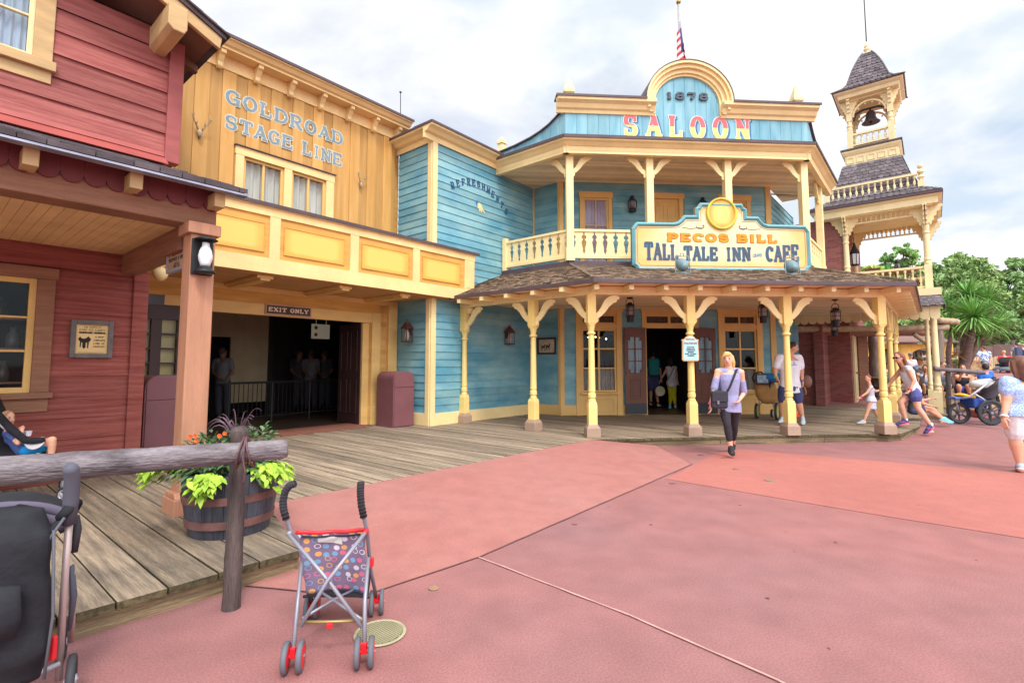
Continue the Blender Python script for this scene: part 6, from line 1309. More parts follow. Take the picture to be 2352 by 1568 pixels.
# ================================================================ patio, walls and planting at the right
ADOBE = M('yellow_adobe', lin(232, 184, 98), .85, .12, (1.5, 1.5, 1.5), bump=.2); BARK = M('grey_bark', lin(128, 114, 104), .9, .3, (9, 9, 1.5), bump=.6); BROWNW = M('brown_hoarding', lin(110, 82, 82), .8, .1, (2, 2, 2)); LOG = M('peeled_log', lin(168, 146, 120), .8, .2, (6, 6, 6), bump=.4)
t = thing('adobe_arcade', (18, 24.2, .55), 'yellow adobe wall with barred arches beyond the patio', 'wall')
A_ = [(15.2, 20.95, 24.0)]
def arch_wall(mb, F, x0, x1, z0, z1, arches, b0, b1):
    x = x0
    for a0, a1, zs, zt in arches:
        mb.box(F, x, a0, b0, b1, z0, z1); c = (a0+a1)/2; A = arc(c, zs, (a1-a0)/2, zt-zs, 180, 0, 12); mb.prism(F, [(a0, z1)]+A+[(a1, z1)], b0, b1) if False else None
        for i in range(12): mb.prism(F, [A[i], A[i+1], (A[i+1][0], z1), (A[i][0], z1)], b0, b1)
        x = a1
    mb.box(F, x, x1, b0, b1, z0, z1)
ARC_ = [(17.45, 18.45, 1.95, 2.25), (18.95, 20.25, 1.9, 2.23)]
b = MB(); arch_wall(b, FW, 14.5, 20.95, .3, 2.46, ARC_, 24.0, 24.35); aw = b.build('adobe_wall', ADOBE, t, bevel=.03)
b = MB()
for a0, a1, zs, zt in ARC_:
    x = a0+.08
    while x < a1: b.box(FW, x-.035, x+.035, 24.15, 24.2, .4, zs+.2); x += .17
b.build('window_bars', M('bar_wood', lin(96, 76, 66), .8), t)
b = MB(); b.prisma(lambda a, bb_, c: Vector((a, bb_, c)), [(23.6, 2.50), (23.6, 2.56), (26, 3.05), (26, 2.98)], 14.4, 20.9); b.build('roof', M('brown_roof', lin(126, 94, 86), .8, .15), t)
b = MB(); b.box(FW, 14.5, 20.9, 26, 26.1, .3, 2.9); b.box(FW, 14.3, 14.5, 24, 26, .3, 2.9); b.build('rear_wall', BROWNW, t)
# striped umbrella seen through the arch
t = thing('striped_umbrella', (19.9, 25.2, .6), 'striped market umbrella seen through the wider adobe arch', 'umbrella')
b = MB(); b.tube([(19.9, 25.2, .6), (19.9, 25.2, 2.3)], .025, 6); b.build('pole', WOODD, t)
b = MB()
for i in range(16):
    a0, a1 = R(22.5*i), R(22.5*i+22.5); b.m = i % 2
    for r0, r1, z0, z1 in ((0, .6, 2.3, 2.14), (.6, 1.1, 2.14, 1.92), (1.1, 1.1, 1.92, 1.83)): b.add([(19.9+r0*math.cos(a0), 25.2+r0*math.sin(a0), z0), (19.9+r0*math.cos(a1), 25.2+r0*math.sin(a1), z0), (19.9+r1*math.cos(a1), 25.2+r1*math.sin(a1), z1), (19.9+r1*math.cos(a0), 25.2+r1*math.sin(a0), z1)], [(0, 1, 2, 3)])
b.build('canopy', [M('awning_green', lin(110, 150, 140), .8), M('awning_pink', lin(226, 206, 196), .8)], t)
# log pergola
t = thing('log_pergola', (14, 17, .2), 'pergola of peeled grey logs over the patio tables', 'pergola')
def log(name, p, q_, r0, r1=None, m=LOG): b = MB(); n = 8; p, q_ = Vector(p), Vector(q_); rr = random.Random(int(p.x*100+q_.z*31)); pts = [p.lerp(q_, i/n)+Vector((rr.uniform(-1, 1), rr.uniform(-1, 1), rr.uniform(-1, 1)))*r0*.12 for i in range(n+1)]; b.tube(pts, [r0+((r1 or r0)-r0)*i/n for i in range(n+1)], 10); return b.build(name, m, t, smooth=True)
GP = P3(2150, 700, 16.6)
log('post', (GP.x, GP.y, .15), (GP.x+.0, GP.y, 2.9), .16, .14, BARK); log('beam', (GP.x-5.5, GP.y-.1, 2.62), (GP.x+.25, GP.y-.1, 2.70), .10); log('beam', (GP.x-.3, GP.y-.35, 2.92), (GP.x+.75, GP.y+.1, 2.9), .1)
p_ = P3(2005, 800, 19); log('post', (p_.x, p_.y, .3), (p_.x, p_.y, 2.7), .16, .14, BARK); log('beam', (p_.x-2, p_.y, 2.72), (p_.x+2.4, p_.y, 2.78), .12); log('brace', (p_.x+.05, p_.y, 1.9), (p_.x+.8, p_.y, 2.65), .07); log('brace', (GP.x-.05, GP.y, 1.9), (GP.x-.8, GP.y, 2.5), .07)
p_ = P3(1978, 800, 18); b = MB(); b.box(local(p_), -.17, .17, -.1, .1, .15-p_.z, 2.6-p_.z); b.build('square_post', BROWNT, t)
log('beam', (p_.x-2, p_.y-.5, 2.55), (p_.x+2.2, p_.y-.5, 2.6), .11, .13, BROWNT)
# stone walls
STONE = brick_mat('ledge_stone', lin(206, 172, 128), lin(168, 136, 104), lin(120, 96, 76), math.pi/2, .34, .085)
def stone_wall(pts, z0, z1, th, label, name='stone_wall', seed=1):
    r = random.Random(seed); b = MB()
    for (x0, y0), (x1, y1) in zip(pts, pts[1:]):
        f, L = along(Vector((x0, y0, 0)), Vector((x1, y1, 0))); z = z0
        while z < z1:
            h = r.uniform(.06, .13); x = -.05*r.random()
            while x < L:
                w2 = r.uniform(.18, .5); b.tv = r.uniform(-1, 1); b.box(f, x, min(x+w2, L+.02)-.006, -th+r.uniform(0, .03), r.uniform(-.03, .02), z, z+h-.006); x += w2
            z += h
    tag(b.build(name, M('ledge_stone_face', lin(198, 166, 126), .85, .2, (5, 5, 12), bump=.4, v=.28), org=(pts[0][0], pts[0][1], z0)), label, 'wall')
stone_wall([(13.6, 16.15), (15.3, 15.85)], .0, .62, .45, 'low stacked sandstone wall that the visitors sit on', seed=3)
stone_wall([(18.6, 23.6), (20.3, 21.9)], .4, 1.62, .5, 'tall stacked sandstone wall behind the yucca trunks', seed=4)
b = MB(); b.box(lambda a, bb_, c: Vector((12.9+a*.98+bb_*.17, 14.0-a*.17+bb_*.98, c)), 0, 4.0, 0, .5, .0, .22); tag(b.build('planter_kerb', M('kerb_mauve', lin(160, 96, 92), .8, .1), bevel=.02, org=(12.9, 14, 0)), 'low mauve concrete kerb behind the jogging stroller', 'kerb')
# picket fence and hoarding
b = MB(); r_ = random.Random(5); PK = M('picket_wood', lin(206, 184, 150), .85, .15, (8, 8, 3), v=.25)
p0, p1 = Vector((29.2, 33.5, 0)), Vector((40, 31.5, 0)); f, L = along(p0, p1); x = 0
while x < L: b.tv = r_.uniform(-1, 1); b.tube([f(x, 0, gh(30, 33)+.1), f(x, 0, 2.0+r_.uniform(-.05, .05))], .05, 6); x += .105
tag(b.build('picket_fence', PK, org=(29.2, 33.5, 1)), 'pale stick fence on the far side of the path', 'fence')
b = MB(); p0, p1 = Vector((26.5, 36.0, 0)), Vector((44, 35, 0)); f, L = along(p0, p1); x = 0; k = 0
while x < L: b.tv = (k % 3-1)*.4; b.box(f, x, x+2.44, -.03, 0, .8, 2.55+.045*x); x += 2.46; k += 1
tag(b.build('hoarding', BROWNW, org=(26.5, 36, .8)), 'tall brown construction hoarding behind the stick fence', 'hoarding')
# ---------------------------------------------------------------- plants
def leafmat(name, c1, c2, v=.35):
    m = M(name, c1, .55, .1, (.35, .35, .35), v=v, col2=c2, spec=.3)
    b = m.node_tree.nodes['Principled BSDF']; b.inputs['Subsurface Weight'].default_value = 0
    return m
LG = leafmat('leaf_green', lin(126, 160, 92), lin(164, 192, 122)); LD = leafmat('leaf_dark', lin(112, 148, 92), lin(146, 178, 116)); LP = leafmat('pine_green', lin(112, 158, 88), lin(150, 190, 110)); LY = leafmat('leaf_yellow', lin(130, 160, 66), lin(170, 190, 90))
def leaves(mb, c, r, n, size, rr, shell=.55):
    for _ in range(n):
        d = Vector((rr.gauss(0, 1), rr.gauss(0, 1), rr.gauss(0, 1))).normalized(); k = shell+(1-shell)*rr.random()
        p = c+Vector((d.x*r[0], d.y*r[1], d.z*r[2]))*k; a = Vector((rr.gauss(0, 1), rr.gauss(0, 1), rr.gauss(0, .6))).normalized(); e_ = a.orthogonal().normalized(); e_.rotate(Matrix.Rotation(rr.uniform(0, 6.28), 3, a)); s = size*rr.uniform(.6, 1.35); f_ = a.cross(e_)
        mb.tv = rr.uniform(-1, 1); mb.add([p-e_*s, p+f_*s*.45, p+e_*s, p-f_*s*.45+a*s*.15], [(0, 1, 2, 3)])
def tree(name, base, h, crown, n, size, mat, label, seed, clumps=26, trunk_r=.22, group='trees beyond the patio', cl_r=.26):
    t = thing(name, base, label, 'tree', group); rr = random.Random(seed); b = MB(); B = Vector(base); cc, cr = Vector(crown[0]), crown[1]
    top = cc+Vector((0, 0, cr[2]*.3)); b.tube([B, B.lerp(top, .35)+Vector((rr.uniform(-.3, .3), 0, 0)), B.lerp(top, .7)+Vector((rr.uniform(-.3, .3), 0, 0)), top], [trunk_r, trunk_r*.75, trunk_r*.5, .05], 8)
    lv = MB()
    clumps = int(clumps*1.4)
    for k in range(clumps):
        d = Vector((rr.gauss(0, 1), rr.gauss(0, 1), rr.gauss(0, 1))).normalized(); q_ = rr.uniform(.35, 1.0)**.6; c = cc+Vector((d.x*cr[0], d.y*cr[1], d.z*cr[2]))*q_*.85; s = rr.uniform(.6, 1.25)*cl_r*min(cr)
        leaves(lv, c, (s*1.5, s*1.5, s*.85), n//clumps, size, rr, .15)
        if k % 3 == 0: m_ = B.lerp(top, rr.uniform(.45, .9)); b.tube([m_, m_.lerp(c, .5)+Vector((0, 0, .2)), c], [trunk_r*.35, trunk_r*.22, .03], 5)
    b.build('trunk', BARK, t); lv.build('crown', mat, t); return t
def T(px, py, y, w_, h_, **k):
    c = P3(px, py, y); s = y/FPX; return (c, (w_*s, w_*s*.8, h_*s))
def bt(name, px, py, y, w_, h_, n, size, mat, label, seed, **k):
    cr = T(px, py, y, w_, h_); c = cr[0]; return tree(name, (c.x, c.y, gh(c.x, c.y)-.1), 0, cr, n, size, mat, label, seed, **k)
bt('broadleaf_tree', 2232, 660, 44, 66, 92, 14000, .2, LG, 'tallest broad green tree behind the yucca', 1, clumps=44)
bt('broadleaf_tree', 2312, 690, 47, 66, 76, 12000, .21, LD, 'dark green tree over the hoarding, second to the tallest tree', 2, clumps=36)
bt('broadleaf_tree', 2178, 718, 40, 40, 70, 9000, .18, LG, 'bushy green tree just right of the tower post', 3, clumps=30)
bt('broadleaf_tree', 2352, 640, 55, 40, 60, 6000, .24, LD, 'sparse tall tree farthest beyond the hoarding', 4, clumps=18)
bt('broadleaf_tree', 2285, 745, 38, 90, 45, 12000, .17, LD, 'low wide dark green tree just above the hoarding', 5, clumps=44)
bt('broadleaf_tree', 2405, 730, 42, 80, 90, 8000, .22, LG, 'broad green tree standing past the end of the hoarding', 6, clumps=30)
bt('broadleaf_tree', 2200, 640, 52, 50, 70, 9000, .22, LG, 'tall soft green tree filling the gap behind the tallest one', 14, clumps=34)
bt('pine_tree', 2076, 592, 42, 32, 36, 4200, .13, LP, 'taller airy pine seen through the tower balcony', 7, clumps=22, trunk_r=.16, cl_r=.22)
bt('pine_tree', 2036, 606, 42, 22, 28, 2400, .12, LP, 'smaller airy pine seen through the tower balcony, left of the taller one', 8, clumps=14, trunk_r=.13, cl_r=.24)
bt('broadleaf_tree', 2005, 640, 38, 44, 36, 4000, .2, LY, 'yellow green tree at the left of the tower balcony opening', 9, clumps=24)
bt('broadleaf_tree', 2075, 655, 38, 52, 34, 4000, .2, LG, 'low green tree under the pines beyond the tower balcony', 10, clumps=26)
bt('broadleaf_tree', 2060, 735, 30, 90, 30, 4000, .18, LG, 'green shrubbery tree above the adobe roof', 11, clumps=26)
bt('broadleaf_tree', 2130, 640, 50, 40, 40, 3000, .3, LD, 'dark tree right behind the tower post', 12, clumps=20)
# far wood that closes the view
b = MB(); rr = random.Random(77)
for k in range(150):
    x = 18+k*.62+rr.uniform(-1, 1); y = 62-.12*k+rr.uniform(-4, 4); h = rr.uniform(1.5, 3.2); leaves(b, Vector((x, y, 1+h+rr.uniform(0, 2.6))), (2.0, 2.0, h), 90, .5, rr, .5)
tag(b.build('far_wood', LD), kind='stuff')
# yucca clump
YM = leafmat('yucca_green', lin(96, 150, 74), lin(142, 188, 100), .3); YD = leafmat('yucca_dry', lin(150, 130, 84), lin(176, 150, 100)); YT = M('yucca_trunk', lin(112, 88, 82), .9, .25, (5, 5, 16), bump=.7)
yu = thing('yucca', P3(2205, 925, 19), 'large spiky yucca with several green leaf heads, behind the seated visitors', 'plant'); rr = random.Random(12)
def yhead(px, py, y, L, n, mat=YM):
    c = P3(px, py, y); b = MB()
    for k in range(n):
        th = rr.uniform(0, 6.283); el = math.asin(rr.uniform(-.55, 1)); d = Vector((math.cos(th)*math.cos(el), math.sin(th)*math.cos(el), math.sin(el))); l = L*rr.uniform(.7, 1.1); s = d.cross(Vector((0, 0, 1)));
        s = (s if s.length > .1 else Vector((1, 0, 0))).normalized(); w_ = .024*rr.uniform(.8, 1.2); dr = Vector((0, 0, -.2 if el < .4 else -.05))*l; b.tv = rr.uniform(-1, 1)
        p = [c+d*.05, c+d*l*.35+dr*.12, c+d*l*.72+dr*.5, c+d*l+dr]; ws = (w_*.6, w_, w_*.8, .002); nn = s.cross(d)*.25
        vs = [v for q_, e_ in zip(p, ws) for v in (q_-s*e_+nn*e_, q_-nn*e_, q_+s*e_+nn*e_)]
        b.add(vs, [f_ for i in range(3) for f_ in ((3*i, 3*i+1, 3*i+4, 3*i+3), (3*i+1, 3*i+2, 3*i+5, 3*i+4))])
    b.build('leaf_head', mat, yu); return c
hs = [yhead(*a) for a in ((2236, 728, 18.6, 1.08, 300), (2222, 676, 19.4, .85, 170), (2266, 688, 19.6, .85, 150), (2186, 752, 19, .8, 110), (2286, 745, 19.8, 1.0, 130), (2182, 712, 19.8, .8, 90), (2250, 770, 19.3, .9, 90))]
for path, r_ in (([P3(2208, 935, 19), P3(2207, 880, 19), P3(2222, 815, 18.9), P3(2236, 740, 18.6)], [.2, .17, .14, .1]), ([P3(2188, 935, 19.2), P3(2186, 880, 19.1), P3(2178, 810, 19), P3(2186, 755, 19)], [.11, .1, .09, .06]), ([P3(2210, 860, 19), P3(2240, 800, 19.3), P3(2275, 720, 19.6), P3(2268, 680, 19.6)], [.12, .1, .08, .06]), ([P3(2207, 870, 19.2), P3(2215, 760, 19.4), P3(2222, 670, 19.4)], [.12, .09, .06]), ([P3(2240, 800, 19.3), P3(2280, 770, 19.8), P3(2286, 745, 19.8)], [.08, .07, .05])):
    b = MB(); b.tube(path, r_, 10); b.build('trunk', YT, yu, smooth=True)
yhead(2196, 815, 19, .35, 40, YD)
# small leafy shrub under the yucca
b = MB(); leaves(b, P3(2186, 838, 20), (.5, .4, .35), 260, .09, rr, .2); tag(b.build('shrub', LG, org=P3(2186, 850, 20)), 'small green shrub at the foot of the yucca', 'shrub')
# ================================================================ plaza objects
RAILM = M('grey_log', lin(98, 88, 92), .6, .3, (4, 4, 17), bump=.8, col2=lin(132, 122, 126), fine=.2)
POSTM = M('dark_log', lin(82, 70, 68), .85, .36, (20, 20, 2.4), bump=.8, fine=.2)
def wob(path, r, seed, n=14, amp=.05, k=24):
    rr = random.Random(seed); p, q_ = Vector(path[0]), Vector(path[1]); pts = []; rs = []
    for i in range(k+1): t_ = i/k; pts.append(p.lerp(q_, t_)+Vector((rr.uniform(-1, 1), rr.uniform(-1, 1), rr.uniform(-1, 1)))*r[0]*amp); rs.append((r[0]+(r[1]-r[0])*t_)*rr.uniform(.965, 1.035))
    return pts, rs
RB = hz(531, 1396); t = thing('hitching_rail', RB, 'thick grey log hitching rail lashed to a dark post in front of the barrel planter', 'rail')
b = MB(); pts, rs = wob((RB-Vector((0, 0, .05)), P3(549, 1012, 3.29)), (.053, .047), 3, amp=.035); e_ = pts[-1]; rs = rs+[.053, .055, .045, .025]; pts += [e_+Vector((0, 0, h)) for h in (.02, .055, .08, .092)]; b.tube(pts, rs, 16); b.build('post', POSTM, t, smooth=True)
b = MB(); A_ = P3(652, 1030, 3.16); B_ = P3(0, 1081, 2.72); d = (B_-A_); pts, rs = wob((A_+Vector((0, -.02, 0)), A_+d*3.2), (.058, .125), 8, amp=.035, k=50); pts = [pts[0]-d.normalized()*.03]+pts; rs = [.045]+rs; b.tube(pts, rs, 18); b.build('rail', RAILM, t, smooth=True)
LEA = M('leather', lin(94, 66, 70), .6, .15); b = MB(); c = A_+d*.15
b2 = d.normalized()
for k, (o1, tilt) in enumerate(((-.02, .35), (.03, -.3), (.0, .05))):
    u_ = Vector((0, 0, 1)); v_ = u_.cross(b2).normalized(); pts = [c+b2*(o1+tilt*.06*math.cos(R(a)))+u_*.078*math.cos(R(a))*(1 if math.cos(R(a)) > 0 else 1.12)+v_*.083*math.sin(R(a)) for a in range(0, 361, 20)]; b.tube(pts, .007, 6, False, 2.2)
b.tube([c+Vector((.02, -.09, .0)), c+Vector((.04, -.085, -.10)), c+Vector((.03, -.08, -.16))], .006, 5); b.build('lashing', LEA, t)
# right-hand rail by the jogging stroller
t = thing('hitching_rail', P3(2160, 945, 14.2), 'short grey log rail on one post in front of the seated visitors', 'rail')
b = MB(); p = P3(2153+8, 945, 14.0); pts, rs = wob(((P3(2178, 930, 14.0).x, 14.0, -.02), P3(2177, 828+10, 14.0)), (.06, .058), 5); b.tube(pts, rs, 10); b.build('post', POSTM, t, smooth=True)
b = MB(); pts, rs = wob((P3(2145, 846, 14.05), P3(2262, 856, 13.7)), (.06, .055), 6); b.tube(pts, rs, 10); b.build('rail', RAILM, t, smooth=True)

# half barrel planter
BARR = M('barrel_stave', lin(56, 57, 68), .65, .25, (9, 9, 2), bump=.4, col2=lin(74, 75, 86), fine=.15); HOOP = M('rusty_hoop', lin(108, 74, 70), .7, .3, (7, 7, 7), bump=.2)
PC = hz(515, 1218, ZD); PC = Vector((-2.32, 4.27, ZD)); t = thing('barrel_planter', PC, 'half barrel planter with two rusty hoops on the boardwalk', 'planter')
f = at(FW, PC.x, PC.y); zt = ZD+.49
prof = [(.29, ZD), (.32, ZD+.12), (.343, ZD+.26), (.354, ZD+.39), (.357, zt)]
b = MB(); ns = 26
for i in range(ns):
    a0, a1 = 2*math.pi*(i+.02)/ns, 2*math.pi*(i+.98)/ns; b.tv = rnd.uniform(-1, 1)
    for (r0, z0), (r1, z1) in zip(prof, prof[1:]):
        v = [f(r*math.cos(a), r*math.sin(a), z) for r, z in ((r0, z0), (r1, z1)) for a in (a0, a1)]+[f((r-.03)*math.cos(a), (r-.03)*math.sin(a), z) for r, z in ((r0, z0), (r1, z1)) for a in (a0, a1)]
        b.add(v, [(0, 1, 3, 2), (4, 6, 7, 5), (0, 2, 6, 4), (1, 5, 7, 3), (2, 3, 7, 6), (0, 4, 5, 1)])
b.build('staves', BARR, t)
for z, r in ((ZD+.115, .323), (ZD+.30, .350)):
    b = MB(); b.lathe(f, [(r-.012, z-.03), (r+.0, z-.03), (r+.008, z+.03), (r-.01, z+.03)], 40); b.build('hoop', HOOP, t, smooth=False)
SOIL = M('soil', lin(70, 56, 48), .95, .3, (20, 20, 20)); b = MB(); b.lathe(f, [(.0, zt-.06), (.335, zt-.05), (.335, zt-.07)], 24); b.build('soil', SOIL, t)
LIME = leafmat('lime_leaf', lin(140, 182, 46), lin(182, 212, 78), .3); MIDG = leafmat('impatiens_leaf', lin(72, 104, 66), lin(110, 140, 96), .3); FINE = leafmat('marigold_leaf', lin(86, 142, 70), lin(110, 166, 84), .25); GRS = leafmat('purple_grass', lin(92, 70, 82), lin(120, 92, 104), .2); ORG = M('orange_petal', lin(240, 90, 30), .5, .1); YLW = M('yellow_petal', lin(246, 196, 30), .5, .1)
rr = random.Random(21)
def leaf(mb, p, d, n, L, w_, fold=.2, droop=.2):
    d = d.normalized(); s = d.cross(n).normalized(); n = s.cross(d); mb.tv = rr.uniform(-1, 1); dn = Vector((0, 0, -droop))
    pr = [(0, .08), (.25, .8), (.5, 1), (.75, .6), (1, .02)]; vs = []
    for t_, k in pr: c = p+d*L*t_+dn*L*t_*t_; vs += [c-s*w_*k+n*fold*w_*k, c, c+s*w_*k+n*fold*w_*k]
    mb.add(vs, [f_ for i in range(4) for f_ in ((3*i, 3*i+1, 3*i+4, 3*i+3), (3*i+1, 3*i+2, 3*i+5, 3*i+4))])
def bushy(mb, c, r, n, L, w_, droop=.35, up=.5):
    for _ in range(n):
        th = rr.uniform(0, 6.283); el = rr.uniform(-.1, 1.2); d = Vector((math.cos(th)*math.cos(el), math.sin(th)*math.cos(el), math.sin(el)*up)); p = c+Vector((d.x*r[0], d.y*r[1], math.sin(el)*r[2]))*rr.uniform(.3, 1); leaf(mb, p, d+Vector((rr.uniform(-.3, .3), rr.uniform(-.3, .3), rr.uniform(-.2, .3))), Vector((0, 0, 1))+d*.3, L*rr.uniform(.6, 1.2), w_*rr.uniform(.7, 1.1), .25, droop)
def trail(mb, c, d0, n, length, L, w_):
    for k in range(n):
        a = rr.uniform(-.7, .7); d = Matrix.Rotation(a, 3, 'Z') @ d0; m_ = rr.uniform(.35, 1)*length; q_ = rr.random()
        for i in range(7):
            s = i/6*q_+.1; p = c+d*m_*min(s*1.5, 1)+Vector((0, 0, .05*math.sin(s*3)-.30*max(0, s-.35)*length*1.6))
            leaf(mb, p+Vector((rr.uniform(-.04, .04), rr.uniform(-.04, .04), rr.uniform(-.02, .04))), d+Vector((rr.uniform(-.7, .7), rr.uniform(-.7, .7), -.2)), Vector((0, 0, 1))+d*.6, L*rr.uniform(.6, 1.1), w_*rr.uniform(.7, 1.1), .1, .5)
pz = zt-.05
def plant(name, label, parts, cat='plant', loc=None):
    t_ = thing(name, loc or f(0, 0, pz), label, cat, None)
    for nm, mb, m_ in parts: mb.build(nm, m_, t_)
b = MB(); bushy(b, f(-.12, -.1, pz+.04), (.28, .26, .34), 560, .088, .02, .4, .7); bushy(b, f(.18, -.04, pz+.05), (.24, .28, .38), 520, .08, .019, .4, .7)
st = MB(); fl = MB()
for _ in range(26): a = rr.uniform(0, 6.28); q_ = rr.uniform(.02, .24); st.tube([f(q_*.3*math.cos(a), q_*.3*math.sin(a), pz), f(q_*math.cos(a), q_*math.sin(a), pz+.22)], .005, 4)
def flower(c, s):
    for k in range(5):
        a = 2*math.pi*k/5+rr.random(); d = Vector((math.cos(a), -.45, math.sin(a))); leaf(fl, c, d, Vector((0, -1, .3)), s, s*.55, .1, .0)
for px, py, y in ((449, 1001, 3.95), (437, 1003, 4.0), (517, 995, 4.15), (452, 1012, 3.9), (601, 1046, 3.9), (505, 1000, 4.1)): flower(P3(px, py, y-.12), .02)
plant('impatiens', 'bushy impatiens with dark green leaves and orange flowers in the barrel planter', [('leaves', b, MIDG), ('stems', st, MIDG), ('flowers', fl, ORG)])
b = MB(); trail(b, f(-.28, -.16, pz+.10), Vector((-.9, -.4, 0)), 42, .30, .075, .026); plant('sweet_potato_vine', 'lime green vine spilling over the barrel rim next to the tan post', [('leaves', b, LIME)], loc=f(-.22, -.12, pz))
b = MB(); trail(b, f(.0, -.29, pz+.0), Vector((.05, -.8, 0)), 30, .2, .072, .024); plant('sweet_potato_vine', 'lime green vine hanging down the front of the barrel, behind the rail post', [('leaves', b, LIME)], loc=f(.02, -.24, pz))
b = MB(); trail(b, f(.29, -.12, pz+.04), Vector((.9, -.35, 0)), 34, .26, .07, .024); plant('sweet_potato_vine', 'lime green vine spilling over the barrel rim above the dotted stroller', [('leaves', b, LIME)], loc=f(.25, -.12, pz))
b = MB(); bushy(b, f(.24, -.1, pz+.06), (.14, .14, .14), 260, .04, .012); fl = MB()
for px, py in ((574, 1056), (578, 1060), (452, 1066), (446, 1070), (568, 1060)): flower(P3(px, py, 3.78), .022)
plant('marigold', 'feathery marigold with small yellow flowers beside the lime vine in the barrel', [('leaves', b, FINE), ('flowers', fl, YLW)], loc=f(.24, -.1, pz))
b = MB()
for k in range(20):
    a = rr.uniform(0, 6.28); L = rr.uniform(.3, .5); d = Vector((math.cos(a), math.sin(a)*.5, 0)); sp = rr.uniform(.25, .75); p0 = f(.02, .02, pz+.2)
    pts = [p0+d*L*sp*s+Vector((0, 0, L*1.15*(s*1.5-.95*s*s*(.6+sp)))) for s in [i/7 for i in range(8)]]; b.tv = rr.uniform(-1, 1); b.tube(pts, [.009, .009, .009, .008, .008, .006, .004, .002], 4, True, .35)
plant('fountain_grass', 'purple fountain grass with arching blades in the middle of the barrel', [('blades', b, GRS)], loc=f(.06, .06, pz))

# ---------------------------------------------------------------- wheels
RUB = M('rubber', lin(52, 52, 58), .7, .15); GREYT = M('grey_tyre', lin(96, 96, 104), .6, .15); ALU = M('aluminium', lin(176, 174, 184), .35, .08, metal=.35); REDP = M('red_plastic', lin(214, 40, 50), .4, .1); STEEL = M('grey_tube', lin(140, 138, 150), .35, .08, metal=.3); BLKF = M('black_fabric', lin(34, 34, 40), .85, .2, (12, 12, 12), bump=.2)
def wheel(par, c, ax, r, w_, tyre, rim, spokes=0, solid=True, name='wheel'):
    ax = Vector(ax).normalized(); u_ = ax.orthogonal().normalized(); v_ = ax.cross(u_); P = lambda rad, h, n=24: [(Vector(c)+ax*h, u_*rad, v_*rad)]
    solid = solid and not spokes
    b = MB(); b.loft([(Vector(c)+ax*h, u_*q_, v_*q_) for q_, h in ((r*.74, -w_/2), (r*.93, -w_/2), (r, -w_/4), (r, w_/4), (r*.93, w_/2), (r*.74, w_/2))], 26) if solid else b.torus(c, r-w_/2, w_/2, ax, 28, 8)
    wl = b.build(name, tyre, par, smooth=True)
    b = MB()
    if solid and not spokes: b.loft([(Vector(c)+ax*h, u_*q_, v_*q_) for q_, h in ((r*.2, -w_*.62), (r*.62, -w_*.56), (r*.76, -w_*.52), (r*.76, w_*.52), (r*.62, w_*.56), (r*.2, w_*.62))], 22)
    else:
        rin = r*.78 if solid else r-w_
        b.torus(c, rin*.97, w_*.32, ax, 26, 6); b.loft([(Vector(c)+ax*h, u_*r*.2, v_*r*.2) for h in (-w_*.6, w_*.6)], 12)
        for k in range(spokes):
            a = 2*math.pi*k/spokes+.3; d = u_*math.cos(a)+v_*math.sin(a); b.tube([Vector(c)+d*r*.15, Vector(c)+d*rin], [w_*.34, w_*.26], 6)
        if solid:
            pass
    b.build('rim', rim, wl, smooth=False)
    b = MB(); b.loft([(Vector(c)+ax*h, u_*r*.1, v_*r*.1) for h in (-w_*.75, w_*.75)], 10); b.build('hub', STEEL, wl)
    return wl
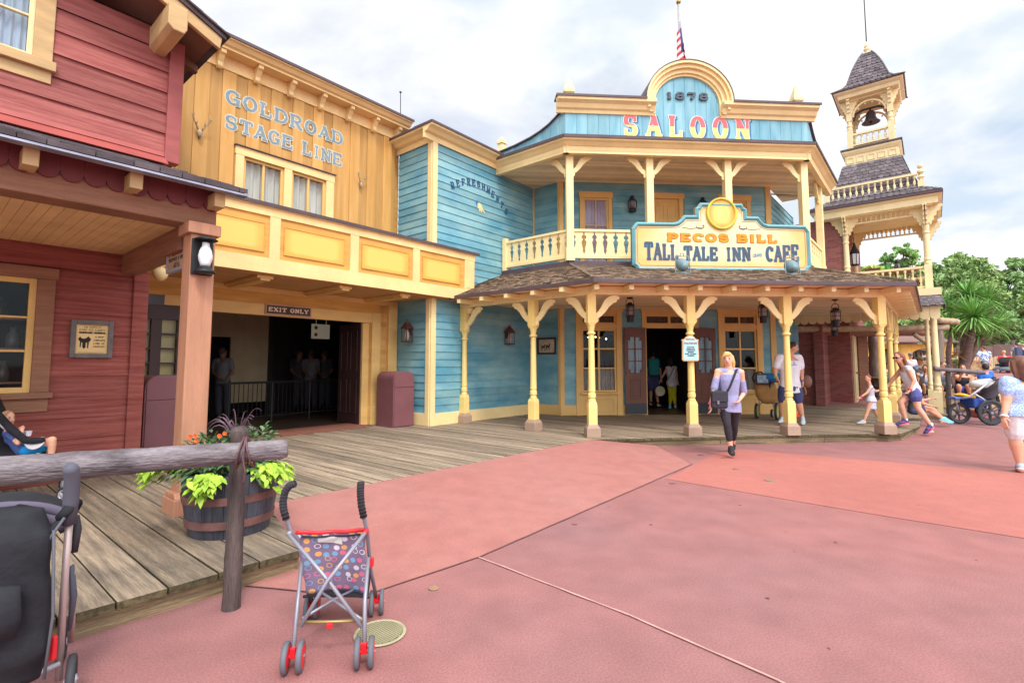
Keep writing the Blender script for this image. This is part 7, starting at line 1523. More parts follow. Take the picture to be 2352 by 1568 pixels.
# ---------------------------------------------------------------- folding stroller in the foreground
def dots():
    m = bpy.data.materials.new('dotted_fabric'); m.use_nodes = True; t_ = m.node_tree; N = t_.nodes; L = t_.links.new; b_ = N['Principled BSDF']; b_.inputs['Roughness'].default_value = .85
    tc = N.new('ShaderNodeTexCoord'); mp = N.new('ShaderNodeMapping'); mp.inputs['Scale'].default_value = (21, 1, 23); L(tc.outputs['Object'], mp.inputs[0])
    vo = N.new('ShaderNodeTexVoronoi'); vo.inputs['Scale'].default_value = 1; vo.inputs['Randomness'].default_value = .55; L(mp.outputs[0], vo.inputs['Vector']); vo.voronoi_dimensions = '2D'
    sx = N.new('ShaderNodeSeparateXYZ'); L(mp.outputs[0], sx.inputs[0]); cb = N.new('ShaderNodeCombineXYZ'); L(sx.outputs['X'], cb.inputs[0]); L(sx.outputs['Z'], cb.inputs[1]); L(cb.outputs[0], vo.inputs['Vector'])
    se = N.new('ShaderNodeSeparateColor'); L(vo.outputs['Color'], se.inputs[0])
    r = N.new('ShaderNodeValToRGB'); r.color_ramp.interpolation = 'CONSTANT'; e_ = r.color_ramp.elements; e_[0].color = (*lin(226, 118, 156), 1); e_[1].position = .25; e_[1].color = (*lin(126, 176, 216), 1)
    for p_, c_ in ((.5, lin(232, 176, 110)), (.75, lin(226, 220, 232))): x = e_.new(p_); x.color = (*c_, 1)
    L(se.outputs[0], r.inputs[0])
    lt = N.new('ShaderNodeMath'); lt.operation = 'LESS_THAN'; L(vo.outputs['Distance'], lt.inputs[0]); lt.inputs[1].default_value = .34
    ri = N.new('ShaderNodeMath'); ri.operation = 'GREATER_THAN'; L(se.outputs[1], ri.inputs[0]); ri.inputs[1].default_value = .62
    inn = N.new('ShaderNodeMath'); inn.operation = 'LESS_THAN'; L(vo.outputs['Distance'], inn.inputs[0]); inn.inputs[1].default_value = .25
    mu = N.new('ShaderNodeMath'); mu.operation = 'MULTIPLY'; L(ri.outputs[0], mu.inputs[0]); L(inn.outputs[0], mu.inputs[1]); su = N.new('ShaderNodeMath'); su.operation = 'SUBTRACT'; L(lt.outputs[0], su.inputs[0]); L(mu.outputs[0], su.inputs[1])
    mx = N.new('ShaderNodeMix'); mx.data_type = 'RGBA'; L(su.outputs[0], mx.inputs[0]); mx.inputs[6].default_value = (*lin(134, 118, 146), 1); L(r.outputs[0], mx.inputs[7]); L(mx.outputs[2], b_.inputs['Base Color']); return m
st = thing('umbrella_stroller', (-.905, 2.49, 0), 'folding umbrella stroller with dotted purple fabric and red wheels standing alone on the plaza', 'stroller')
J = lambda px, py, y: P3(px, py, y*1.052)
hl, hr = J(668, 1222, 2.66), J(843, 1218, 2.72)         # frame joints at the top of the seat back
wl1, wl2, wr1, wr2 = hz(655, 1545), hz(689, 1541), hz(820, 1533), hz(852, 1530)
for c in (wl1, wl2, wr1, wr2): c.z = .072
ax = Vector((.97, .2, 0))
for c in (wl1, wl2, wr1, wr2): wheel(st, c, ax, .072, .026, GREYT, REDP)
fl1, fl2, fr1, fr2 = hz(705, 1424), hz(727, 1418), hz(853, 1412), hz(876, 1408)
for c in (fl1, fl2, fr1, fr2): c.z = .070; wheel(st, c, ax, .070, .024, GREYT, REDP)
def tb(name, pts, r, m=STEEL, par=st, n=10, **k): b = MB(); b.tube(pts, r, n); return b.build(name, m, par, smooth=True, **k)
axl, axr, fxl, fxr = (wl1+wl2)/2+Vector((0, 0, .02)), (wr1+wr2)/2+Vector((0, 0, .02)), (fl1+fl2)/2+Vector((0, 0, .02)), (fr1+fr2)/2+Vector((0, 0, .02))
tb('rear_leg', [axl+Vector((0, 0, .01)), J(683, 1390, 2.58), J(693, 1290, 2.68)], .0105); tb('rear_leg', [axr+Vector((0, 0, .01)), J(838, 1380, 2.60), J(846, 1280, 2.72)], .0105)
tb('main_tube', [fxl, J(706, 1330, 2.86), J(683, 1235, 2.68), hl, J(655, 1185, 2.6)], .0105); tb('main_tube', [fxr, J(852, 1310, 2.92), J(846, 1250, 2.76), hr, J(834, 1180, 2.66)], .0105)
for pts in ([J(657, 1190, 2.6), J(651, 1168, 2.58), J(650, 1150, 2.57), J(654, 1130, 2.56), J(664, 1115, 2.55), J(677, 1110, 2.55)], [J(835, 1185, 2.66), J(830, 1160, 2.63), J(828, 1135, 2.61), J(828, 1118, 2.6), J(829, 1108, 2.6)]):
    h = tb('handle', pts, [.017, .018, .018, .018, .018, .015], RUB, n=12)
    b = MB(); n = 14
    for i in range(n):
        s = i/(n-1)*(len(pts)-1); k = min(int(s), len(pts)-2); c = pts[k].lerp(pts[k+1], s-k); b.torus(c, .017, .0035, pts[k+1]-pts[k], 12, 5)
    b.build('grip_rings', RUB, h)
tb('cross_tube', [hl+Vector((0, -.03, 0)), J(756, 1335, 2.60), J(832, 1440, 2.55)], .0105); tb('cross_tube', [hr+Vector((0, -.03, 0)), J(752, 1333, 2.58), J(690, 1438, 2.5)], .0105)
tb('seat_scissor', [J(694, 1420, 2.62), J(760, 1380, 2.78), J(838, 1340, 2.92)], .008); tb('seat_scissor', [J(836, 1425, 2.64), J(772, 1382, 2.78), J(716, 1345, 2.86)], .008)
GOLDM = M('brass_bar', lin(160, 134, 90), .4, .1, metal=.5); tb('locking_bar', [J(688, 1428, 2.53), J(760, 1427, 2.57), J(834, 1424, 2.58)], .008, GOLDM)
b = MB(); c = J(757, 1436, 2.55); b.cbox(local(c), (0, 0, 0), (.03, .02, .025)); b.build('lock_pedal', REDP, st, bevel=.004)
for c, px in ((axl, 0), (axr, 0), (fxl, 0), (fxr, 0)): b = MB(); b.tube([c-ax*.03-Vector((0, 0, .015)), c+ax*.03-Vector((0, 0, .015))], .012, 8); b.cbox(local(c), (0, 0, .0), (.026, .026, .05)); b.build('wheel_fork', REDP, st, bevel=.003)
tl, tr_, bl, br_ = J(680, 1224, 2.68), J(838, 1218, 2.74), J(704, 1366, 2.80), J(846, 1366, 2.84)
b = MB(); nu, nv = 14, 14; g_ = lambda i, j_: (tl.lerp(tr_, i/nu)).lerp(bl.lerp(br_, i/nu), j_/nv)+Vector((0, .05*math.sin(math.pi*i/nu)*(.5+.8*j_/nv), -.012*math.sin(math.pi*i/nu)*(1-j_/nv)))+Vector((.004*math.sin(j_*1.3), .006*math.sin(i*1.1+j_*.6), 0))
b.add([g_(i, j_) for i in range(nu+1) for j_ in range(nv+1)], [(i*(nv+1)+j_, (i+1)*(nv+1)+j_, (i+1)*(nv+1)+j_+1, i*(nv+1)+j_+1) for i in range(nu) for j_ in range(nv)])
bk = b.build('seat_back', dots(), st, smooth=True); md_ = bk.modifiers.new('t', 'SOLIDIFY'); md_.thickness = .006
b = MB(); fw = Vector((-.06, .28, .02)); seat = [bl, br_, br_+fw, bl+fw]; b.add(seat+[p-Vector((0, 0, .012)) for p in seat], [(0, 1, 2, 3), (7, 6, 5, 4), (0, 4, 5, 1), (1, 5, 6, 2), (2, 6, 7, 3), (3, 7, 4, 0)]); b.build('seat', BLKF, st)
b = MB(); b.tube([g_(i, 0)+Vector((0, -.004, .006)) for i in range(nu+1)], .011, 8); b.build('top_binding', REDP, st, smooth=True)
b = MB(); b.tube([g_(i, 0)+Vector((0, -.007, -.018)) for i in range(1, nu)], .011, 6, True, .4); b.tube([bl+Vector((-.01, -.02, 0)), g_(3, nv)+Vector((0, -.01, -.005)), g_(nu//2, nv)+Vector((0, -.012, -.008)), br_+Vector((.01, -.03, 0))], .013, 6, True, .5); b.build('strap', BLKF, st)
b = MB(); P_ = [g_(4, .7), g_(9, .7), g_(9, 2.6), g_(7, 2.2), g_(4, 1.9)]; P_ = [p+Vector((0, -.012, 0)) for p in P_]; b.add(P_+[p+Vector((0, .002, 0)) for p in P_], [(0, 1, 2, 3, 4), (9, 8, 7, 6, 5)]+[(i, i+5, (i+1) % 5+5, (i+1) % 5) for i in range(5)]); b.build('care_label', M('label_white', lin(220, 222, 220), .7, .1), st)
for c in (hl, hr): b = MB(); b.ell(c+Vector((0, -.02, 0)), .017); b.build('hinge', REDP if c is hr else STEEL, st, smooth=True)
b = MB(); c = J(852, 1290, 2.84); b.cbox(local(c), (0, 0, 0), (.03, .03, .05)); b.build('buckle', REDP, st, bevel=.006)

# ---------------------------------------------------------------- black stroller cut by the left edge
bs = thing('black_stroller', (-2.3, 2.2, 0), 'large black stroller with pink grey tubes in front of the log rail', 'stroller')
X = lambda a, bb_, c: Vector((-2.176+a*.80-bb_*.60, 2.147+a*.60+bb_*.80, c))
def smooth_tube(name, pts, r, m, n=12, par=bs): return tb(name, pts, r, m, par, n)
for s in (-1, 1):
    smooth_tube('side_tube', [X(s*.255, .08, .1), X(s*.257, .03, .5), X(s*.262, -.02, .86)], .014, M('champagne_tube', lin(186, 166, 164), .35, .06, metal=.35))
    smooth_tube('front_tube', [X(s*.275, .12, .55), X(s*.28, .22, .30), X(s*.27, .42, .12)], .013, MATS['champagne_tube'])
    b = MB(); b.tube([X(s*.275, .10, .58), X(s*.285, .16, .42), X(s*.275, .2, .26)], [.012, .018, .012], 10, True, .5); b.build('side_bracket', M('dark_grey_plastic', lin(88, 92, 106), .5, .08), bs, smooth=True)
    smooth_tube('handle', [X(s*.262, -.02, .80), X(s*.265, -.04, .90), X(s*.266, -.06, 1.0), X(s*.262, -.085, 1.045), X(s*.258, -.10, 1.06)], [.026, .029, .029, .029, .022], M('foam_grip', lin(84, 84, 96), .75, .06))
    wheel(bs, X(s*.30, .03, .105), X(1, 0, 0)-X(0, 0, 0), .108, .034, RUB, ALU, 5); wheel(bs, X(s*.235, .5, .09), X(1, 0, 0)-X(0, 0, 0), .09, .034, RUB, ALU, 5)
    smooth_tube('lower_bar', [X(s*.26, .03, .19), X(s*.1, -.0, .17), X(0, -.0, .165)], .011, ALU)
smooth_tube('rear_axle', [X(-.25, .02, .1), X(.25, .02, .1)], .012, ALU)
b = MB(); b.cbox(local(X(.235, -.01, .28)), (0, 0, 0), (.026, .022, .10)); b.build('red_latch', REDP, bs, bevel=.006)
b = MB(); b.loft([(X(0, .05, .17), Vector((.2, .03, 0)), Vector((0, .13, 0))), (X(0, .02, .3), Vector((.235, .04, 0)), Vector((0, .12, 0))), (X(0, .01, .55), Vector((.24, .04, 0)), Vector((0, .11, 0))), (X(0, .02, .78), Vector((.235, .04, 0)), Vector((0, .11, 0))), (X(0, .06, .88), Vector((.19, .03, 0)), Vector((0, .09, 0)))], 40)
ss = [b.v[i] for i in range(len(b.v))]; b = MB(); rg = [ss[40*i:40*i+40] for i in range(5)]; fine_ = [[rg[k][j].lerp(rg[k+1][j], q/6) for j in range(40)] for k in range(4) for q in range(6)]+[rg[4]]; b.add([v for r_ in fine_ for v in r_], [(i*40+j, i*40+(j+1) % 40, (i+1)*40+(j+1) % 40, (i+1)*40+j) for i in range(24) for j in range(40)]+[tuple(range(40))[::-1], tuple(range(960, 1000))]); b.crumple(.022, 7); b.build('seat_back', BLKF, bs, smooth=True)
for pth in ([X(.25, -.07, .84), X(.17, -.11, .70), X(.06, -.125, .56), X(-.1, -.13, .50)], [X(.22, -.1, .2), X(.235, -.1, .45), X(.22, -.1, .8)]): tb('piping', pth, .006, M('piping_grey', lin(92, 92, 100), .7), bs, 6)
b = MB(); b.loft([(X(-.02, -.09, .42), Vector((.17, .03, 0)), Vector((0, .035, 0))), (X(-.02, -.105, .5), Vector((.185, .03, 0)), Vector((0, .05, 0))), (X(-.02, -.10, .62), Vector((.175, .03, 0)), Vector((0, .035, 0)))], 20); b.build('pocket', BLKF, bs, smooth=True)
b = MB(); b.loft([(X(-.12, -.12, .40), Vector((.08, .01, 0)), Vector((0, .03, 0))), (X(-.12, -.13, .48), Vector((.1, .02, 0)), Vector((0, .04, 0))), (X(-.12, -.12, .58), Vector((.08, .01, 0)), Vector((0, .03, 0)))], 18); b.build('pocket', M('charcoal_fabric', lin(70, 70, 76), .85, .15), bs, smooth=True)
for k, (zz, rr_) in enumerate(((.85, .255), (.875, .268))):
    b = MB(); b.tube([X(rr_*math.cos(R(a)), .04+.1*k, .74+(zz-.74)*math.sin(R(a))) for a in range(10, 171, 10)], [.018]*17, 10, True, 1.3); b.build('canopy_hoop', M('violet_grey_fabric', lin(92, 84, 102), .8, .08), bs, smooth=True)
b = MB(); n_ = 17; v = [X(.25*math.cos(R(a)), bb_, .74+(.11+.04*bb_*3)*math.sin(R(a))) for bb_ in (.03, .16, .28, .38) for a in [180*i/16 for i in range(17)]]; b.add(v, [(r*17+i, r*17+i+1, r*17+i+18, r*17+i+17) for r in range(3) for i in range(16)]); b.build('canopy', BLKF, bs, smooth=True)
b = MB(); b.tube([X(.27, -.02, .88), X(.2, -.06, .78), X(.15, -.08, .62)], [.012, .022, .01], 8, True, .5); b.tube([X(.235, -.035, .83), X(.262, -.06, .875), X(.285, -.03, .885), X(.27, .0, .85)], .022, 8); b.build('wrist_strap', BLKF, bs, smooth=True)
b = MB(); b.tube([X(.285, .03, .82), X(.29, .02, .76), X(.285, .03, .66)], [.01, .016, .012], 8); b.build('folding_lever', RUB, bs, smooth=True)

# stroller with the toddler, on the boardwalk
ts = thing('toddler_stroller', (-4.6, 4.8, ZD), 'black stroller with a reclining toddler on the boardwalk behind the log rail', 'stroller')
Y = lambda px, py, dy=0: P3(px, py, 4.82+dy)
for dy in (0, .42): wheel(ts, Y(145 if dy == 0 else 150, 1138 if dy == 0 else 1112, dy), (.25, 1, 0), .082, .03, RUB, ALU, 3)
for dy in (0, .42): wheel(ts, Y(-95, 1130 if dy == 0 else 1105, dy), (.25, 1, 0), .09, .03, RUB, ALU, 3)
for dy in (.05, .38): tb('frame_tube', [Y(143, 1135, dy), Y(150, 1085, dy), Y(60, 1020, dy), Y(-20, 960, dy), Y(-90, 890, dy)], .014, ALU, ts); tb('rear_tube', [Y(-95, 1125, dy), Y(-30, 1000, dy)], .014, ALU, ts)
b = MB(); b.loft([(Y(-60, 910, .2), Vector((.03, .2, .02)), Vector((.03, 0, .05))), (Y(-25, 985, .2), Vector((.03, .2, 0)), Vector((.05, 0, .08))), (Y(20, 1040, .2), Vector((0, .2, 0)), Vector((.03, 0, .09))), (Y(90, 1050, .2), Vector((0, .2, 0)), Vector((0, 0, .05))), (Y(112, 1062, .2), Vector((0, .18, 0)), Vector((0, 0, .03)))], 16); b.build('seat', BLKF, ts, smooth=True)
b = MB(); b.loft([(Y(-110, 1078, .2), Vector((0, .18, 0)), Vector((.1, 0, .1))), (Y(-40, 1088, .2), Vector((0, .2, 0)), Vector((0, 0, .11))), (Y(40, 1085, .2), Vector((0, .19, 0)), Vector((0, 0, .085))), (Y(105, 1072, .2), Vector((0, .15, 0)), Vector((0, 0, .02)))], 16); b.build('basket', M('navy_fabric', lin(72, 80, 98), .8, .1), ts, smooth=True)
b = MB(); b.tube([Y(-10, 945, 0), Y(25, 985, -.02), Y(60, 1012, -.02), Y(100, 1010, -.02)], [.025, .03, .026, .02], 10, True, 1.3); b.build('arm_hinge', BLKF, ts, smooth=True)
# brown stroller beside the man
S9 = thing('brown_stroller', P3(1765, 950, 12.6), 'tan canvas jogging stroller with green wheel discs parked on the porch', 'stroller')
Z = lambda px, py, dy=0: P3(px, py, 12.5+dy)
LIMEW = M('lime_wheel', lin(176, 186, 96), .5, .1); CANV = M('tan_canvas', lin(178, 136, 84), .85, .14, (8, 8, 8), bump=.3)
for px, py, dy, r in ((1738, 934, .25, .19), (1784, 941, -.1, .21), (1773, 941, .55, .1)): c = Z(px, py, dy); c.z = ZD+r; wheel(S9, c, (.8, -.6, 0), r, .05, RUB, LIMEW if r > .15 else ALU, 0)
b = MB(); b.loft([(Z(1752, 858, .3), Vector((.17, .08, 0)), Vector((-.06, .1, 0))), (Z(1757, 885, .25), Vector((.28, .1, 0)), Vector((-.08, .14, 0))), (Z(1764, 910, .2), Vector((.32, .12, 0)), Vector((-.08, .16, 0))), (Z(1772, 926, .15), Vector((.22, .1, 0)), Vector((-.05, .13, 0)))], 16); b.build('canvas_body', CANV, S9, smooth=True)
b = MB(); b.loft([(Z(1772, 857, .1), Vector((.24, .05, 0)), Vector((0, .12, .0))), (Z(1776, 868, .1), Vector((.28, .05, 0)), Vector((0, .15, 0))), (Z(1782, 878, .1), Vector((.16, .05, 0)), Vector((0, .1, 0)))], 14); b.build('blue_cover', M('blue_cover', lin(40, 116, 190), .7, .1), S9, smooth=True)
tb('push_handle', [Z(1734, 880, .3), Z(1728, 868, .3), Z(1733, 857, .35), Z(1748, 854, .4), Z(1760, 864, .2), Z(1768, 880, .1), Z(1768, 905, .1)], .022, RUB, S9)
for a, c in (((1738, 934, .25), (1760, 915, .2)), ((1784, 941, -.1), (1768, 915, .1)), ((1740, 916, .25), (1784, 925, 0))): tb('frame_tube', [Z(*a), Z(*c)], .02, ALU, S9)
b = MB(); c = Z(1751, 871, -.02); b.cbox(local(c, .2), (0, 0, 0), (.36, .015, .26)); w9 = b.build('picture_pocket', RUB, S9); b = MB(); b.cbox(local(c, .2), (0, -.012, .01), (.30, .008, .19)); b.build('photo', M('photo_blue', lin(150, 180, 200), .5, .3, (9, 9, 9)), w9)
# jogging stroller at the right
js = thing('jogging_stroller', P3(2240, 945, 13), 'black and silver jogging stroller with large spoked wheels on the plaza', 'stroller')
Qd = lambda x, y: ((3380+x/3.9196)*.6125, (1240+y/3.9196)*.6125)
Jg = lambda x, y, dy=0: P3(*Qd(x, y), 12.7+dy)
c1, c2, c3 = Jg(845, 1130, .2), Jg(1310, 1135, -.15), Jg(1290, 1120, .5); r1, r2 = .27, .31
for c, r in ((c1, r1), (c2, r2), (c3, r2)): c.z = r; wheel(js, c, (.12, 1, 0), r, .07, RUB, M('dark_rim', lin(64, 64, 70), .5, .1), 6, False)
wheel(js, Jg(1150, 1170, .3), (.12, 1, 0), .11, .05, RUB, RUB, 0)
for dy in (-.1, .4):
    tb('frame_tube', [Jg(780, 1000, .2), Jg(1000, 970, dy), Jg(1150, 860, dy), Jg(1330, 720, dy)], .025, ALU, js); tb('rear_tube', [Jg(1310, 1135, dy), Jg(1200, 1000, dy), Jg(1080, 930, dy)], .022, ALU, js)
    tb('handle_tube', [Jg(1330, 720, dy), Jg(1420, 715, dy), Jg(1540, 710, dy)], .022, RUB, js)
tb('handle', [Jg(1535, 705, -.1), Jg(1545, 705, .15), Jg(1535, 705, .4)], .03, RUB, js); tb('fork', [c1, Jg(800, 1040, .2), Jg(780, 1000, .2)], .028, ALU, js)
tb('canopy_bow', [Jg(1330, 700, -.1), Jg(1370, 680, -.1), Jg(1380, 690, .4)], .02, RUB, js)
b = MB(); b.loft([(Jg(1400, 760, .15), Vector((.09, .02, .05)), Vector((0, .24, 0))), (Jg(1340, 850, .15), Vector((.14, .02, .06)), Vector((0, .26, 0))), (Jg(1250, 960, .15), Vector((.13, 0, .05)), Vector((0, .25, 0))), (Jg(1210, 1000, .15), Vector((.05, 0, .02)), Vector((0, .22, 0)))], 14); b.build('seat_back', M('charcoal_seat', lin(74, 66, 74), .85, .1), js, smooth=True)
b = MB(); b.loft([(Jg(1210, 720, .15), Vector((.22, 0, .04)), Vector((0, .22, 0))), (Jg(1170, 770, .15), Vector((.24, 0, .02)), Vector((0, .25, 0))), (Jg(1130, 830, .15), Vector((.12, 0, 0)), Vector((0, .22, 0)))], 14); b.build('canopy', M('silver_fabric', lin(206, 208, 206), .6, .12), js, smooth=True)
b = MB(); b.loft([(Jg(820, 935, .15), Vector((.02, 0, .01)), Vector((0, .12, .0))), (Jg(870, 945, .15), Vector((.02, 0, .05)), Vector((0, .2, 0))), (Jg(980, 970, .15), Vector((.02, 0, .04)), Vector((0, .2, 0)))], 12); b.build('footrest', M('yellow_fabric', lin(240, 176, 40), .7, .1), js, smooth=True)
b = MB(); b.cbox(local(Jg(1055, 1060, .15), .1), (0, 0, 0), (.36, .4, .24)); b.build('basket', M('blue_basket', lin(46, 76, 150), .8, .1), js, bevel=.04)
b = MB(); b.cbox(local(Jg(850, 985, .15), .1), (0, 0, 0), (.42, .2, .06)); b.build('fender', M('blue_fender', lin(80, 110, 180), .5, .1), js, bevel=.02)
# covers in the paving
def cover(px, py, r, label, m, ring=True):
    c = hz(px, py, 0); t_ = thing('ground_cover', c, label, 'cover'); f_ = at(FW, c.x, c.y); b = MB(); b.lathe(f_, [(r*.86, .002), (r*.86, .012)], 36); b.build('plate', m, t_)
    if ring: b = MB(); b.torus((c.x, c.y, .008), r*.94, r*.07, (0, 0, 1), 40, 6, .06/ max(r*.07, .06) if False else .5); b.build('rim', M('cover_rim', lin(166, 160, 128), .6, .15, (9, 9, 9)), t_)
def grid_mat():
    m = M('cover_plate', lin(164, 156, 122), .6, .15, (6, 6, 6)); m = m.copy(); N = m.node_tree.nodes; L = m.node_tree.links.new; tc = N.new('ShaderNodeTexCoord'); mp = N.new('ShaderNodeMapping'); mp.inputs['Rotation'].default_value = (0, 0, R(40)); L(tc.outputs['Object'], mp.inputs[0])
    ck = N.new('ShaderNodeTexBrick'); ck.inputs['Scale'].default_value = 1; ck.inputs['Brick Width'].default_value = .014; ck.inputs['Row Height'].default_value = .014; ck.inputs['Mortar Size'].default_value = .0022; ck.offset = 0; L(mp.outputs[0], ck.inputs['Vector']); bp = N.new('ShaderNodeBump'); bp.inputs['Strength'].default_value = .8; bp.inputs['Distance'].default_value = .004; L(ck.outputs['Fac'], bp.inputs['Height']); bp.invert = True; L(bp.outputs[0], N['Principled BSDF'].inputs['Normal'])
    src = N['Principled BSDF'].inputs['Base Color'].links[0].from_socket; mx = N.new('ShaderNodeMix'); mx.data_type = 'RGBA'; L(ck.outputs['Fac'], mx.inputs[0]); L(src, mx.inputs[6]); mx.inputs[7].default_value = (*lin(104, 96, 76), 1); L(mx.outputs[2], N['Principled BSDF'].inputs['Base Color']); return m
cover(873, 1455, .142, 'round khaki utility cover with a gridded plate beside the folding stroller', grid_mat())
cover(996, 1352, .032, 'small round metal cap set in the paving near the dark seam', M('cap_brass', lin(150, 116, 90), .5, .2, (20, 20, 20)))
cover(1768, 1104, .07, 'small grey green cover in the salmon pavement strip', M('cover_green', lin(130, 120, 100), .7, .2), False)
cover(1690, 1078, .05, 'smaller grey cover in the salmon pavement strip beside the walking woman', M('cover_grey', lin(150, 110, 100), .7, .2), False)
# picnic tables on the patio
def picnic(px, y, rz, label):
    c = P3(px, 900, y); z0 = gh(c.x, y)-.0; z0 = max(z0, .05); t_ = thing('picnic_table', (c.x, y, z0), label, 'table'); f_ = local((c.x, y, z0), rz); b = MB(); [b.box(f_, -.9, .9, -.38+.155*i, -.24+.155*i, .71, .75) for i in range(5)]; b.build('table_top', LOG, t_)
    for s in (-1, 1):
        b = MB(); b.box(f_, -.9, .9, s*.68-.13, s*.68+.13, .41, .45); b.build('bench_seat', LOG, t_)
        b = MB(); b.tube([f_(s*.6, -.75, .02), f_(s*.6, -.25, .70)], .04, 6); b.tube([f_(s*.6, .75, .02), f_(s*.6, .25, .70)], .04, 6); b.box(f_, s*.6-.03, s*.6+.03, -.75, .75, .35, .41); b.build('trestle', WOODD, t_)
picnic(2050, 18.5, .1, 'wooden picnic table on the patio, seen between the porch posts'); picnic(2120, 20.5, .1, 'wooden picnic table deeper on the patio near the adobe arch')
# ================================================================ people
QC = {'5': (2600, 1240, 1756/560), '6': (3140, 1220, 2111/700), '9': (3380, 1240, 1803/460), '8': (3100, 1100, 1443/460), 'G': (1900, 860, 2261/1240), 'F': (640, 860, 2334/1280), 'T': (0, 1500, 1756/560), 'D': (0, 0, .6125)}
def qd(c, x, y):
    if c == 'D': return x, y
    x0, y0, s = QC[c]; return (x0+x/s)*.6125, (y0+y/s)*.6125
def skinmat(name, c): return M(name, lin(*c), .55, .06, (6, 6, 6), spec=.3)
SK = skinmat('skin_fair', (224, 168, 142)); SK2 = skinmat('skin_tan', (206, 148, 118)); SK3 = skinmat('skin_shaded', (120, 82, 64))  # SK3: skin darkened in colour to imitate the dim hall
EYE = M('eye_dark', lin(50, 40, 40), .3, 0); LIP = M('lip', lin(176, 96, 92), .5, 0)
def cl(name, c, **k): return M(name, lin(*c), .85, k.pop('var', .08), k.pop('sc', (7, 7, 5)), bump=.4, **k)
HAIRM = {k: M('hair_'+k, lin(*c), .6, .25, (40, 40, 6), bump=.3) for k, c in dict(blond=(214, 172, 108), brown=(112, 76, 60), dark=(56, 44, 44), auburn=(134, 84, 66), grey=(150, 140, 136), light=(176, 136, 100)).items()}
def hand(mb, w_, d, side, S, curl=.6):
    """palm, four unequal bent fingers and a thumb leaving the side of the palm"""
    d = d.normalized(); s = side-d*side.dot(d); s = s.normalized() if s.length > .1 else d.orthogonal().normalized(); n = d.cross(s)
    pc = w_+d*.045*S; mb.ell(pc, (.038*S, .018*S, .052*S), (s, n, d), 10, 8)
    for k, (o, L) in enumerate(((-.026, .066), (-.009, .078), (.009, .073), (.025, .058))):
        p = w_+d*.085*S+s*o*S; q1 = p+(d*math.cos(curl*.5)+n*math.sin(curl*.5))*L*.5*S; q2 = q1+(d*math.cos(curl*1.2)+n*math.sin(curl*1.2))*L*.35*S; q3 = q2+(d*math.cos(curl*1.9)+n*math.sin(curl*1.9))*L*.28*S
        mb.tube([p-d*.015*S, p, q1, q2, q3], [.0085*S, .0088*S, .0082*S, .0076*S, .005*S], 6)
    p = w_+d*.03*S-s*.03*S; q1 = p+(d*.7-s*.6+n*.25)*.035*S; q2 = q1+(d*.95-s*.1+n*.3)*.03*S; mb.tube([p+s*.012*S, p, q1, q2], [.011*S, .011*S, .0095*S, .006*S], 6)
